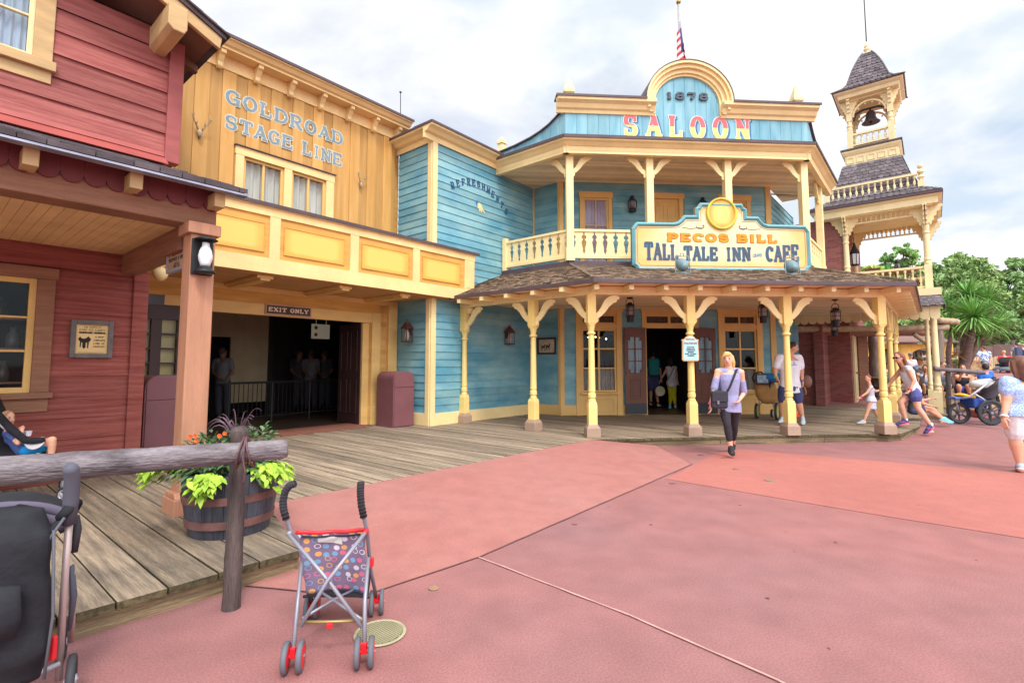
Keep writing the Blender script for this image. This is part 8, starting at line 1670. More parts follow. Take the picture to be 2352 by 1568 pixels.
def person(label, c, y0, J, face=(0, -1), S=1., skin=SK, hair=('brown', 'short'), top=None, bottom=None, shoes=None, vox=.013, group=None, fem=False, wide=1., hat=None, glasses=False, extra=None, lean=None, socks=None):
    """J: joint -> (x, y in the photo crop c, extra distance).  Every limb tapers; body remeshed into one surface."""
    Pt = {}
    for k, v in J.items(): x, y = qd(c, v[0], v[1]); Pt[k] = P3(x, y, y0+(v[2] if len(v) > 2 else 0))
    hip = (Pt['hipl']+Pt['hipr'])/2; che = (Pt['shl']+Pt['shr'])/2
    up = (che-hip); H = up.length; up = up/H
    lat = (Pt['shr']-Pt['shl']); lat = lat-up*lat.dot(up); lat = lat.normalized() if lat.length > .02 else Vector((1, 0, 0))
    fc = Vector((face[0], face[1], 0)).normalized()
    fwd = up.cross(lat).normalized(); fwd = fwd if fwd.dot(fc) > 0 else -fwd
    lath = (Pt['hipr']-Pt['hipl']); lath = lath-up*lath.dot(up); lath = lath.normalized() if lath.length > .02 else lat
    if lath.dot(lat) < 0: lath = -lath
    feet = min([Pt[k].z for k in Pt if k.startswith(('an', 'to'))] or [hip.z-.8*S])
    base = Vector((hip.x, hip.y, feet-.03)); t = thing('person', base, label, 'person', group)
    W_ = wide*S
    pro = [(-.16, .115, .085), (-.04, .165, .115), (.12, .155 if not fem else .16, .112), (.35, .142 if not fem else .122, .10 if not fem else .092), (.58, .15 if not fem else .138, .108), (.78, .165 if not fem else .15, .115), (.93, .165 if not fem else .148, .09), (1.03, .10, .065)]
    def secs(grow=0, t0=-9, t1=9, flare=0):
        res = []
        for tt, a, d_ in pro:
            if not t0 <= tt <= t1: continue
            L_ = lath.lerp(lat, max(0, min(1, tt))).normalized(); k = (1+flare*max(0, .35-tt))
            res.append((hip+up*H*tt+fwd*(.01 if tt > .5 else 0), L_*(a*W_+grow)*k, fwd*(d_*W_+grow)*k))
        return res
    hd = Pt['head']; f_ = fc; nb = che+up*.035*S; hu = (hd-nb).normalized(); hu = (hu*.6+Vector((0, 0, 1))*.7).normalized(); f_ = (f_-hu*f_.dot(hu)*.6).normalized(); hl_ = hu.cross(f_).normalized()
    B = MB(); B.loft(secs(), 16); B.limb([nb-up*.03*S, hd-hu*.05*S], [.062*S, .055*S], 10)
    B.ell(hd, (.076*S, .098*S, .118*S), (hl_, f_, hu), 14, 10); B.ell(hd-hu*.062*S+f_*.028*S, (.056*S, .062*S, .052*S), (hl_, f_, hu)); B.ell(hd+f_*.098*S-hu*.02*S, (.014*S, .026*S, .024*S), (hl_, f_, hu))
    for s in (-1, 1): B.ell(hd+hl_*s*.077*S-hu*.015*S, (.012*S, .024*S, .034*S), (hl_, f_, hu))
    ends = []
    for sd in 'lr':
        B.limb([che.lerp(Pt['sh'+sd], .45), Pt['sh'+sd]], [.07*S, .058*S*max(1, wide*.9)])
        if 'el'+sd in Pt: B.limb([Pt['sh'+sd], Pt['el'+sd]], [.055*W_, .042*W_]); B.limb([Pt['el'+sd], Pt['wr'+sd]], [.041*W_, .027*S])
        if 'kn'+sd in Pt:
            k_, a_ = Pt['kn'+sd], Pt['an'+sd]; m_ = k_.lerp(a_, .28); B.limb([Pt['hip'+sd], k_], [.092*W_, .058*W_]); B.limb([k_, m_, a_], [.055*W_, .058*W_, .036*S])
            if 'to'+sd in Pt: hl2 = a_+(a_-Pt['to'+sd]).normalized()*.03*S; hl2.z = min(a_.z, Pt['to'+sd].z+.02*S)-.02*S; B.limb([a_, hl2.lerp(Pt['to'+sd], .3)], [.036*S, .034*S]); B.limb([hl2, Pt['to'+sd]], [.034*S, .028*S])
    body = B.build('body', [skin, EYE, LIP], t, remesh=vox*min(1, max(.6, S)), sm=5)
    # hands and the fine features go into the same mesh
    D_ = MB()
    for sd in 'lr':
        if 'wr'+sd in Pt: d = (Pt['ha'+sd]-Pt['wr'+sd]) if 'ha'+sd in Pt else (Pt['wr'+sd]-Pt['el'+sd]); hand(D_, Pt['wr'+sd], d, fwd if abs(d.normalized().dot(fwd)) < .8 else lat, S*1.05)
    D_.m = 1
    for s in (-1, 1):
        D_.ell(hd+f_*.083*S+hl_*s*.032*S+hu*.008*S, (.013*S, .009*S, .008*S), (hl_, f_, hu), 8, 6); D_.ell(hd+f_*.087*S+hl_*s*.032*S+hu*.031*S, (.018*S, .006*S, .004*S), (hl_, f_, hu), 8, 5)
    D_.m = 2; D_.ell(hd+f_*.088*S-hu*.062*S, (.025*S, .01*S, .008*S), (hl_, f_, hu), 8, 6)
    if glasses:
        D_.m = 1
        for s in (-1, 1): D_.ell(hd+f_*.092*S+hl_*s*.034*S+hu*.008*S, (.032*S, .012*S, .024*S), (hl_, f_, hu), 10, 6); D_.tube([hd+f_*.085*S+hl_*s*.06*S+hu*.012*S, hd+hl_*s*.082*S+hu*.01*S], .005*S, 5)
    tmp = D_.build('tmp', [skin, EYE, LIP]); bm = bmesh.new(); bm.from_mesh(body.data); bm.from_mesh(tmp.data); bm.to_mesh(body.data); bm.free(); bpy.data.objects.remove(tmp); body.data.polygons.foreach_set('use_smooth', [True]*len(body.data.polygons))
    # hair
    if hair:
        hm = HAIRM[hair[0]]; st_ = hair[1]; Hh = MB()
        Hh.ell(hd+hu*.028*S-f_*.022*S, (.083*S, .096*S, .106*S), (hl_, f_, hu), 14, 10)
        if st_ in ('bob', 'long', 'fringe'):
            ln = {'bob': .15, 'fringe': .15, 'long': .30}[st_]
            for s in (-1, 1): Hh.limb([hd+hl_*s*.07*S-f_*.02*S+hu*.04*S, hd+hl_*s*.082*S-f_*.035*S-hu*.06*S, hd+hl_*s*.075*S-f_*.05*S-hu*ln*S], [.032*S, .035*S, .024*S])
            Hh.limb([hd-f_*.07*S+hu*.02*S, hd-f_*.085*S-hu*ln*S*.6, hd-f_*.075*S-hu*ln*S], [.07*S, .075*S, .055*S])
            if st_ == 'fringe': Hh.limb([hd+f_*.07*S+hl_*.04*S+hu*.085*S, hd+f_*.088*S-hl_*.045*S+hu*.06*S], [.028*S, .018*S])
        if st_ == 'pony': Hh.limb([hd-f_*.09*S+hu*.03*S, hd-f_*.12*S-hu*.08*S, hd-f_*.10*S-hu*.26*S], [.035*S, .042*S, .015*S])
        if st_ == 'bun': Hh.ell(hd-f_*.03*S+hu*.13*S, .045*S)
        Hh.crumple(.009*S, 34/S); hh = Hh.build('hair', hm, t, remesh=.011*max(.6, S), sm=3)
        # clear the face
    if hat:
        Hh = MB(); Hh.loft([(hd+hu*.045*S, hl_*.094*S, f_*.108*S), (hd+hu*.09*S, hl_*.09*S, f_*.104*S), (hd+hu*.13*S, hl_*.065*S, f_*.075*S), (hd+hu*.145*S, hl_*.02*S, f_*.02*S)], 14); Hh.loft([(hd+hu*.04*S+f_*.11*S, hl_*.075*S, f_*.085*S), (hd+hu*.05*S+f_*.11*S, hl_*.075*S, f_*.085*S)], 14); Hh.build('cap', hat, t, smooth=True)
    if top:
        m_, sl, hem, fl_ = top[0], top[1], top[2], top[3] if len(top) > 3 else 0
        C_ = MB(); ss = secs(.016*S, hem, .95, fl_)
        if ss[0][0] != hip+up*H*hem:
            a0 = ss[0]; C_l = [(hip+up*H*hem, a0[1]*(1+fl_*.12), a0[2]*(1+fl_*.12))]+ss
        else: C_l = ss
        C_.loft(C_l, 18)
        for sd in 'lr':
            if sl >= 0: C_.limb([che.lerp(Pt['sh'+sd], .5), Pt['sh'+sd]], [.082*S, .07*S*max(1, wide*.92)])
            else: C_.limb([che.lerp(Pt['sh'+sd], .35)+up*.0*S, che.lerp(Pt['sh'+sd], .8)+up*.004*S], [.078*S, .062*S])
            if sl > 0 and 'el'+sd in Pt:
                e_ = Pt['sh'+sd].lerp(Pt['el'+sd], min(1, sl)); C_.limb([Pt['sh'+sd], e_], [.07*W_, .064*W_])
                if sl > 1: C_.limb([e_, Pt['el'+sd].lerp(Pt['wr'+sd], sl-1)], [.058*W_, .055*W_])
        C_.crumple(.011*S, 11/S, 3); C_.build('shirt', m_, t, remesh=vox*min(1, max(.6, S)), sm=3)
    if bottom:
        m_, ln, loose = bottom; C_ = MB(); C_.loft(secs(.012*S, -.2, .3), 16)
        for sd in 'lr':
            if 'kn'+sd not in Pt: continue
            k_, a_ = Pt['kn'+sd], Pt['an'+sd]
            if ln <= 1: C_.limb([Pt['hip'+sd], Pt['hip'+sd].lerp(k_, ln)], [.102*W_, (.092-.034*ln)*W_+.012+loose*S])
            else: C_.limb([Pt['hip'+sd], k_], [.1*W_, .062*W_+loose*S]); C_.limb([k_, k_.lerp(a_, .3), k_.lerp(a_, ln-1)], [.061*W_+loose*S, .064*W_+loose*S, .046*S+loose*S])
        C_.crumple(.009*S if loose > .008 else 0, 12/S, 5); C_.build('shorts' if ln <= 1 else 'trousers', m_, t, remesh=vox*min(1, max(.6, S)), sm=3)
    if shoes:
        for sd in 'lr':
            if 'to'+sd not in Pt: continue
            a_, o_ = Pt['an'+sd], Pt['to'+sd]; dr = (o_-a_); dr.z *= .3; dr = dr.normalized(); sdv = dr.cross(Vector((0, 0, 1))).normalized(); tl_ = (o_-a_).normalized(); h0 = a_-Vector((0, 0, .045*S)); toe = o_+tl_*.03*S
            dd = (toe-h0).normalized(); upv = sdv.cross(dd).normalized(); upv = upv if upv.z > 0 else -upv
            C_ = MB(); L = (toe-h0).length
            C_.loft([(h0-dd*.055*S+upv*.02*S, sdv*.025*S, upv*.03*S), (h0-dd*.035*S+upv*.025*S, sdv*.037*S, upv*.048*S), (h0+dd*.03*S+upv*.03*S, sdv*.04*S, upv*.06*S), (h0+dd*L*.5+upv*.012*S, sdv*.044*S, upv*.042*S), (h0+dd*L*.85, sdv*.046*S, upv*.03*S), (toe+dd*.02*S, sdv*.03*S, upv*.02*S)], 14); sh_ = C_.build('shoe', shoes[0], t, smooth=True)
            C_ = MB(); C_.loft([(h0-dd*.06*S+upv*(-.012*S), sdv*.03*S, upv*.012*S), (h0+upv*(-.014*S), sdv*.044*S, upv*.013*S), (h0+dd*L*.6-upv*.016*S, sdv*.05*S, upv*.012*S), (toe+dd*.025*S-upv*.006*S, sdv*.03*S, upv*.01*S)], 12); C_.build('sole', shoes[1], sh_, smooth=True)
            if len(shoes) > 2: C_ = MB(); C_.loft([(a_-Vector((0, 0, .02*S)), sdv*.042*S, dd*.042*S), (a_+Vector((0, 0, .035*S)), sdv*.04*S, dd*.04*S)], 12); C_.build('sock', shoes[2], t, smooth=True)
    return t, Pt, (hip, che, up, lat, fwd, S)
def strap(name, pts, r, m, par=None, label=None, cat=None, flat=.35):
    b = MB(); b.tube(pts, r, 6, True, flat); o = b.build(name, m, par, smooth=True); return tag(o, label, cat) if label else o
def band(par, p, d, r, m): b = MB(); b.torus(p, r, .009, d, 14, 6, 1.6); b.build('wristband', m, par, smooth=True)
WHITE = cl('white_cotton', (226, 222, 232)); LAV = cl('lavender_knit', (152, 150, 190), sc=(60, 60, 60), var=.12); BLKL = cl('black_leggings', (50, 46, 54)); NAVYC = cl('navy_shorts', (66, 70, 110)); TEALC = cl('teal_pack', (40, 130, 136)); YELC = cl('yellow_trousers', (206, 200, 40)); GREYC = cl('grey_tee', (120, 122, 134)); BLKC = cl('black_tank', (48, 46, 52)); BLUC = cl('blue_tee', (50, 108, 204)); REDC = cl('red_shirt', (220, 52, 58)); PALEB = cl('pale_blue_shirt', (150, 180, 210)); KHK = cl('khaki_cloth', (170, 150, 120)); DKC = cl('dark_cloth', (60, 58, 66)); SHOEW = cl('shoe_grey', (176, 186, 196)); SOLEW = cl('sole_white', (220, 216, 216)); SHOEN = cl('shoe_navy', (64, 64, 104)); SOLEP = cl('sole_pink', (250, 100, 160)); SHOEB = cl('shoe_black', (44, 42, 46)); ORS = cl('shoe_orange', (250, 110, 60)); TURQ = cl('shoe_turquoise', (120, 196, 208))
def pattern(name, c1, c2, sc):
    m = M(name, lin(*c1), .85, 0, (sc, sc, sc), col2=lin(*c2), det=2); e_ = [n for n in m.node_tree.nodes if n.type == 'VALTORGB'][0].color_ramp.elements; e_[0].color = (*lin(*c1), 1); e_[0].position = .46; e_[1].position = .54; return m
FLOR = pattern('floral_print', (210, 222, 230), (90, 120, 190), 14); BLUEP_ = pattern('blue_print', (186, 206, 238), (138, 170, 226), 60); STRP = pattern('check_print', (150, 170, 210), (210, 215, 225), 30)

# the walking woman in the middle of the plaza
t, P_, F_ = person('blonde woman in a lavender cold-shoulder top and black leggings walking with a shoulder bag', '5', 8.42,
  dict(head=(402, 335), shl=(290, 478, .03), shr=(558, 488, .0), ell=(243, 690, .0), wrl=(203, 855, -.08), hal=(208, 925, -.1), elr=(592, 735, .08), wrr=(548, 805, -.12), har=(495, 868, -.2), hipl=(365, 905), hipr=(492, 905),
       knl=(398, 1100, -.14), anl=(438, 1365, -.12), tol=(456, 1435, -.22), knr=(482, 1110, .1), anr=(466, 1330, .42), tor=(450, 1382, .36)),
  face=(-.45, -.9), skin=SK, hair=('blond', 'fringe'), top=(LAV, -1, -.12, .1), bottom=(BLKL, 1.72, .0), shoes=(SHOEB, SHOEB), vox=.010, fem=True)
hip, che, up, lat, fwd, S_ = F_
for sd in 'lr':                                    # open-shouldered sleeves
    b = MB(); a0 = P_['sh'+sd].lerp(P_['el'+sd], .42); b.limb([a0, a0.lerp(P_['el'+sd], .9)], [.058, .06]); b.build('sleeve', LAV, t, remesh=.01, sm=3)
bagm = cl('bag_black', (54, 52, 60)); bp = P3(*qd('5', 312, 805), 8.18)
tb_ = thing('shoulder_bag', bp, 'black messenger bag carried by the blonde walking woman', 'bag'); f_ = local(bp, -.08)
b = MB(); b.box(f_, -.13, .13, -.01, .09, -.15, .13); b.build('bag_body', bagm, tb_, bevel=.035); b = MB(); b.box(f_, -.125, .125, -.025, -.008, -.04, .127); b.build('flap', bagm, tb_, bevel=.012)
b = MB(); b.box(f_, -.05, -.02, -.035, -.02, -.075, -.02); b.build('buckle', M('buckle_grey', lin(120, 120, 126), .4), tb_)
tp = P3(*qd('5', 508, 462), 8.34)
strap('strap', [bp+Vector((.12, .03, .10)), P3(*qd('5', 430, 660), 8.235), P3(*qd('5', 475, 545), 8.255), P3(*qd('5', 500, 480), 8.28), P3(*qd('5', 510, 452), 8.36), P3(*qd('5', 505, 470), 8.5), P3(*qd('5', 430, 700), 8.58), bp+Vector((-.12, .06, .11))], .028, bagm, tb_, flat=.25)
band(t, P_['wrl'], P_['wrl']-P_['ell'], .033, M('band_pink', lin(240, 110, 180), .5))
# man in the white T-shirt behind the third post
t, P_, F_ = person('man in a white T-shirt and navy shorts standing behind a porch post', '5', 11.45,
  dict(head=(1172, 198), shl=(1010, 322), shr=(1238, 322), ell=(958, 470, .0), wrl=(972, 545, -.1), hal=(1008, 600, -.12), elr=(1272, 480), wrr=(1282, 585, -.02), har=(1288, 650, -.04), hipl=(1070, 690), hipr=(1205, 690), knl=(1055, 840), anl=(1050, 1030), tol=(1025, 1062, -.15), knr=(1235, 840), anr=(1285, 1015), tor=(1288, 1080, -.18)),
  face=(.95, -.3), skin=SK2, hair=('dark', 'short'), top=(WHITE, .62, -.1), bottom=(NAVYC, .72, .02), shoes=(SHOEW, SOLEW), S=1.06, wide=1.28)
band(t, P_['wrl'], P_['wrl']-P_['ell'], .038, M('band_lime', lin(110, 210, 70), .5)); band(t, P_['wrr'], P_['wrr']-P_['elr'], .038, M('band_blue', lin(60, 90, 160), .5))
b = MB(); [b.tube([P3(*qd('5', x, y), 11.26) for x, y in pts], .006, 4) for pts in ([(1185, 350), (1178, 372), (1200, 380), (1192, 390), (1180, 385)], [(1135, 402), (1160, 400), (1220, 402)])]; b.build('shirt_print', M('print_blue', lin(120, 130, 200), .7), t)
t, P_, F_ = person('person with orange shoes almost hidden behind the man in the white T-shirt', '5', 12.1,
  dict(head=(1195, 415), shl=(1150, 500), shr=(1250, 500), ell=(1150, 600), wrl=(1170, 690), elr=(1290, 600), wrr=(1310, 680), hipl=(1180, 720), hipr=(1250, 720), knl=(1195, 850), anl=(1205, 975), tol=(1205, 1000, -.1), knr=(1240, 850), anr=(1245, 975), tor=(1245, 1000, -.1)), face=(0, -1), S=.9, skin=SK2, top=(DKC, .5, -.1), bottom=(NAVYC, .7, .02), shoes=(ORS, ORS), vox=.02)
b = MB(); c = P3(*qd('5', 1335, 595), 11.75); b.ell(c, (.12, .08, .15), None, 12, 8); tag(b.build('shoulder_bag', M('tan_leather', lin(120, 84, 70), .6, .15), org=c, smooth=True), 'rounded brown bag hanging beside the hidden person with orange shoes', 'bag')
# the girl and the lunging woman
t, P_, F_ = person('small girl in a pale dress running on the porch', '6', 11.5,
  dict(head=(345, 597), shl=(372, 695, .09), shr=(378, 700, -.09), elr=(330, 765, -.12), wrr=(268, 805, -.12), har=(225, 835, -.12), ell=(430, 745, .14), wrl=(495, 728, .2), hipl=(380, 845, .07), hipr=(380, 850, -.07), knr=(335, 985, -.05), anr=(300, 1075, -.02), tor=(235, 1100, -.02), knl=(430, 980, .1), anl=(470, 1050, .12), tol=(455, 1090, .12)),
  face=(-1, -.12), S=.66, skin=SK, hair=('auburn', 'bun'), top=(cl('pale_dress', (206, 206, 222)), 0, -.62, .9), shoes=(SHOEW, SOLEW), fem=True)
band(t, P_['wrr'], P_['wrr']-P_['elr'], .024, M('band_magenta', lin(230, 60, 170), .5))
t, P_, F_ = person('woman in sunglasses and a white sleeveless shirt lunging forward beside the corner post', '6', 10.95,
  dict(head=(695, 365), shl=(738, 490, .17), shr=(805, 488, -.15), elr=(868, 625, -.22), wrr=(822, 725, -.22), har=(775, 775, -.22), ell=(632, 605, .25), wrl=(560, 700, .3), hal=(538, 745, .32), hipl=(862, 742, .08), hipr=(872, 745, -.09), knl=(712, 865, .05), anl=(775, 1070, .06), tol=(670, 1118, .03), knr=(912, 935, -.14), anr=(1058, 1130, -.2), tor=(1000, 1205, -.24)),
  face=(-1, -.15), skin=SK, hair=('auburn', 'long'), top=(WHITE, 0, -.16, .12), bottom=(cl('navy_white_shorts', (84, 88, 150)), .34, .03), shoes=(SHOEN, SOLEP, WHITE), vox=.011, fem=True, wide=1.06, glasses=True)
band(t, P_['wrr'], P_['wrr']-P_['elr'], .034, M('band_red', lin(226, 60, 50), .5))
for sd, cc in (('l', (-.1, 0)), ('r', (-.05, -.03))):
    b = MB(); c = P_['an'+sd].lerp(P_['to'+sd], .5)+Vector((0, -.03, .012)); [b.tube([c+Vector((-.05+.03*i, -.03, -.005)), c+Vector((-.03+.03*i, .03, .005))], .008, 5) for i in range(4)]; b.build('shoelaces', SOLEP, t)
t, P_, F_ = person('person in navy shorts sitting behind the lunging woman with legs stretched out', '6', 12.3,
  dict(head=(850, 640), shl=(830, 745, .1), shr=(900, 745, -.1), ell=(950, 850, .2), wrl=(1045, 830, .2), elr=(960, 880, -.15), wrr=(1060, 910, -.2), har=(1120, 915, -.2), hipl=(850, 960, .1), hipr=(860, 965, -.08), knl=(1045, 930, .12), anl=(1190, 1045, .1), tol=(1285, 1085, .08), knr=(1020, 945, -.1), anr=(1180, 1050, -.15), tor=(1270, 1095, -.17)),
  face=(1, -.1), skin=SK2, hair=('dark', 'pony'), top=(DKC, .4, -.1), bottom=(NAVYC, .5, .02), shoes=(TURQ, SOLEW), fem=True)
# woman in blue at the right edge
t, P_, F_ = person('woman with a brown bob, blue patterned blouse and white shorts walking away', '9', 7.15,
  dict(head=(1712, 512), shl=(1552, 762), shr=(1945, 762), ell=(1548, 1030, -.02), wrl=(1512, 1255, -.06), hal=(1512, 1350, -.08), elr=(1990, 1030), wrr=(2010, 1250, -.05), hipl=(1670, 1235), hipr=(1865, 1235), knl=(1672, 1560), anl=(1745, 1960), tol=(1735, 2010, .12), knr=(1885, 1560, .05), anr=(1845, 1930, .3), tor=(1845, 1980, .42)),
  face=(.05, 1), skin=SK, hair=('brown', 'bob'), top=(BLUEP_, .48, -.05, .05), bottom=(cl('white_shorts', (214, 210, 216)), .86, .012), shoes=(SHOEW, SOLEW), vox=.011, fem=True, wide=1.25, S=1.1)
band(t, P_['wrl'], P_['wrl']-P_['ell'], .04, M('band_silver', lin(220, 220, 220), .3)); 
# visitors in the doorway
t, P_, F_ = person('man with a teal backpack walking into the saloon doorway', 'G', 15.7, dict(head=(995, 862), shl=(965, 905), shr=(1035, 905), ell=(955, 960), wrl=(960, 1010), elr=(1050, 960), wrr=(1055, 1015), hipl=(980, 1010), hipr=(1022, 1010), knl=(985, 1095), anl=(985, 1180), tol=(990, 1195, .15), knr=(1020, 1095), anr=(1035, 1185), tor=(1050, 1203, .1)), face=(.1, 1), skin=SK2, hair=('dark', 'short'), top=(DKC, .6, -.08), bottom=(NAVYC, .9, .02), shoes=(SHOEB, SOLEW), vox=.02)
c = P3(*qd('G', 1000, 940), 15.5); tb_ = thing('backpack', c, 'teal backpack on the man in the saloon doorway', 'backpack'); b = MB(); b.box(local(c), -.17, .17, -.16, .0, -.25, .26); b.build('pack_body', TEALC, tb_, bevel=.06); b = MB(); b.box(local(c), -.12, .12, -.2, -.15, -.2, 0); b.build('pocket', TEALC, tb_, bevel=.03)
t, P_, F_ = person('woman in a white top and yellow trousers walking into the saloon doorway', 'G', 15.7, dict(head=(1120, 900), shl=(1098, 945), shr=(1152, 945), ell=(1078, 985), wrl=(1055, 1025), elr=(1162, 990), wrr=(1168, 1035), hipl=(1115, 1055), hipr=(1145, 1055), knl=(1120, 1125), anl=(1118, 1198), tol=(1115, 1212, -.05), knr=(1146, 1125), anr=(1152, 1200), tor=(1158, 1215, .1)), face=(.1, 1), skin=SK, hair=('dark', 'bob'), top=(WHITE, 0, -.2, .2), bottom=(YELC, 1.9, .005), shoes=(TURQ, SOLEW), vox=.02, fem=True, S=.92)
strap('bag_strap', [P3(*qd('G', x, y), 15.52) for x, y in ((1148, 938), (1125, 985), (1100, 1030))], .02, BLKC, t)
c = P3(*qd('G', 1050, 1105), 15.4); b = MB(); b.lathe(lambda x, y, z: c+Vector((x, z, y)), [(.15, 0), (.145, .012), (.085, .015), (.08, .07), (.05, .085)], 20); tag(b.build('straw_hat', M('straw', lin(206, 194, 164), .8, .15), org=c), 'pale straw hat carried in the saloon doorway', 'hat')
# visitors in the dark hall
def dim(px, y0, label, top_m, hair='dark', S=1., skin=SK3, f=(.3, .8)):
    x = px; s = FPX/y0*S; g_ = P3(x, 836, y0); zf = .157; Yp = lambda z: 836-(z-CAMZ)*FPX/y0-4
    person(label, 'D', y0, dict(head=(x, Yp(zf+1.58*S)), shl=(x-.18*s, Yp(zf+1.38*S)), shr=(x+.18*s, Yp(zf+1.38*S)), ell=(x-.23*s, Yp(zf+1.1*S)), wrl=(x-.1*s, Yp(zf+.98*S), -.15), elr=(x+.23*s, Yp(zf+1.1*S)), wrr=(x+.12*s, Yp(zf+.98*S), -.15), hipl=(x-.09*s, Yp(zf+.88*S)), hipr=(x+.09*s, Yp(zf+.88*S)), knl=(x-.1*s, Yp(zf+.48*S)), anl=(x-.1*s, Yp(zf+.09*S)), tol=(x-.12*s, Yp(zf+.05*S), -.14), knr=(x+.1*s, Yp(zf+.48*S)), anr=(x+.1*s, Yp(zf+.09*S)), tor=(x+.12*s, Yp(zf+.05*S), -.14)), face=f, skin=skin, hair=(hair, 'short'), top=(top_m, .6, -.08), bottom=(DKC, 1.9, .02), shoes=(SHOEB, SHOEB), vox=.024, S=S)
HSH = cl('pale_shirt_shaded', (104, 100, 104))  # pale shirt with the dimness of the hall put into its colour
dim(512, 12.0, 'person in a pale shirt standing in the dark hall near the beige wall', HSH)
dim(687, 14.6, 'person in dark clothes behind the queue railing in the dark hall, nearest the beige wall', DKC, f=(1, .2))
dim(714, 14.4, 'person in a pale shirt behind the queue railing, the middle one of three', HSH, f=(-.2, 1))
dim(745, 14.8, 'person in a dark shirt behind the queue railing, nearest the open door leaf', DKC, f=(-1, 0))
# ---------------------------------------------------------------- patio crowd
def seated(label, c, y0, hx, hy, sw, tall, lean, face, knees, ankles, arms, **k):
    x, y = hx, hy; s = (QC[c][2]*FPX/.6125/y0) if c != 'D' else FPX/y0; u_ = s*k.get('S', 1)
    J = dict(head=(x, y), shl=(x-.19*u_+lean*.1*u_, y+.24*u_), shr=(x+.19*u_+lean*.1*u_, y+.24*u_), hipl=(x-.1*u_+lean*u_*.25, y+.72*u_), hipr=(x+.1*u_+lean*u_*.25, y+.72*u_), knl=(*knees[0], -.42), knr=(*knees[1], -.42), anl=(*ankles[0], -.36), anr=(*ankles[1], -.36), tol=(ankles[0][0], ankles[0][1]+.05*u_, -.5), tor=(ankles[1][0], ankles[1][1]+.05*u_, -.5), ell=(*arms[0], -.12), wrl=(*arms[1], -.26), elr=(*arms[2], -.12), wrr=(*arms[3], -.26))
    return person(label, c, y0, J, face=face, vox=.02, **k)
g_ = 'visitors sitting on the stone wall'
seated('man in a pale cap and light blue shirt sitting on the patio', '9', 17.2, 280, 440, 0, 0, .1, (0, -1), ((240, 640), (330, 640)), ((240, 780), (330, 780)), ((225, 570), (290, 560), (350, 570), (300, 560)), skin=SK, hair=('brown', 'short'), hat=KHK, top=(PALEB, 1.2, -.05), bottom=(KHK, .9, .02), shoes=(SHOEB, SOLEW))
seated('dark-haired visitor hunched forward with a hand on the forehead', '9', 15.9, 352, 560, 0, 0, .5, (-.8, -.6), ((330, 800), (400, 800)), ((340, 935), (410, 935)), ((330, 690), (345, 610), (440, 720), (400, 800)), skin=SK2, hair=('dark', 'short'), top=(STRP, .7, -.05), bottom=(DKC, .9, .02), shoes=(SHOEB, SOLEW))
seated('man in a grey T-shirt sitting next to the cream tower post with a bottle', '9', 15.6, 610, 510, 0, 0, 0, (.2, -1), ((600, 810), (720, 800)), ((570, 960), (665, 950)), ((530, 720), (590, 770), (700, 700), (660, 660)), skin=SK2, hair=('brown', 'short'), top=(GREYC, .6, -.05), bottom=(DKC, .9, .03), shoes=(SHOEB, SHOEB))
b = MB(); c = P3(*qd('9', 690, 690), 15.1); b.lathe(at(FW, c.x, c.y), [(.035, c.z-.13), (.035, c.z+.05), (.02, c.z+.09), (.02, c.z+.14)], 10); tag(b.build('bottle', SHOEB, org=c), 'dark bottle held by the seated man in the grey T-shirt', 'bottle')
seated('woman in a black tank top and blue shorts eating on the stone wall', '9', 15.5, 900, 555, 0, 0, 0, (-.5, -.85), ((840, 810), (985, 815)), ((855, 930), (1000, 940)), ((845, 720), (885, 640), (1060, 700), (1000, 775)), skin=SK2, hair=('brown', 'pony'), top=(BLKC, -1, -.05), bottom=(cl('blue_denim', (72, 84, 160)), .6, .02), shoes=(SHOEB, SOLEW), fem=True, wide=1.2)
t, P_, F_ = person('man in a bright blue T-shirt sitting with his back turned behind the jogging stroller', '9', 14.9, dict(head=(1235, 545), shl=(1155, 625), shr=(1315, 625), ell=(1140, 730), wrl=(1180, 790, .2), elr=(1335, 730), wrr=(1370, 790, .2), hipl=(1195, 820), hipr=(1290, 820), knl=(1330, 850, .3), anl=(1360, 960, .3), tol=(1400, 1000, .2), knr=(1470, 800, .1), anr=(1400, 950, .1), tor=(1420, 1020, .05)), face=(.4, 1), skin=SK2, hair=('dark', 'short'), top=(BLUC, .6, -.05), bottom=(GREYC, .8, .02), shoes=(SHOEB, SOLEW), vox=.02)
strap('bag_strap', [P3(*qd('9', x, y), 14.72) for x, y in ((1230, 590), (1190, 630), (1140, 680))], .018, NAVYC, t)
seated('visitor in a grey cap and grey shirt sitting behind the man in bright blue', '9', 15.8, 1225, 495, 0, 0, -.2, (.6, .8), ((1130, 800), (1200, 800)), ((1130, 920), (1200, 920)), ((1100, 700), (1140, 760), (1240, 700), (1230, 760)), skin=SK, hair=('grey', 'short'), hat=GREYC, top=(GREYC, .7, -.05), bottom=(DKC, .9, .02), shoes=(SHOEB, SOLEW))
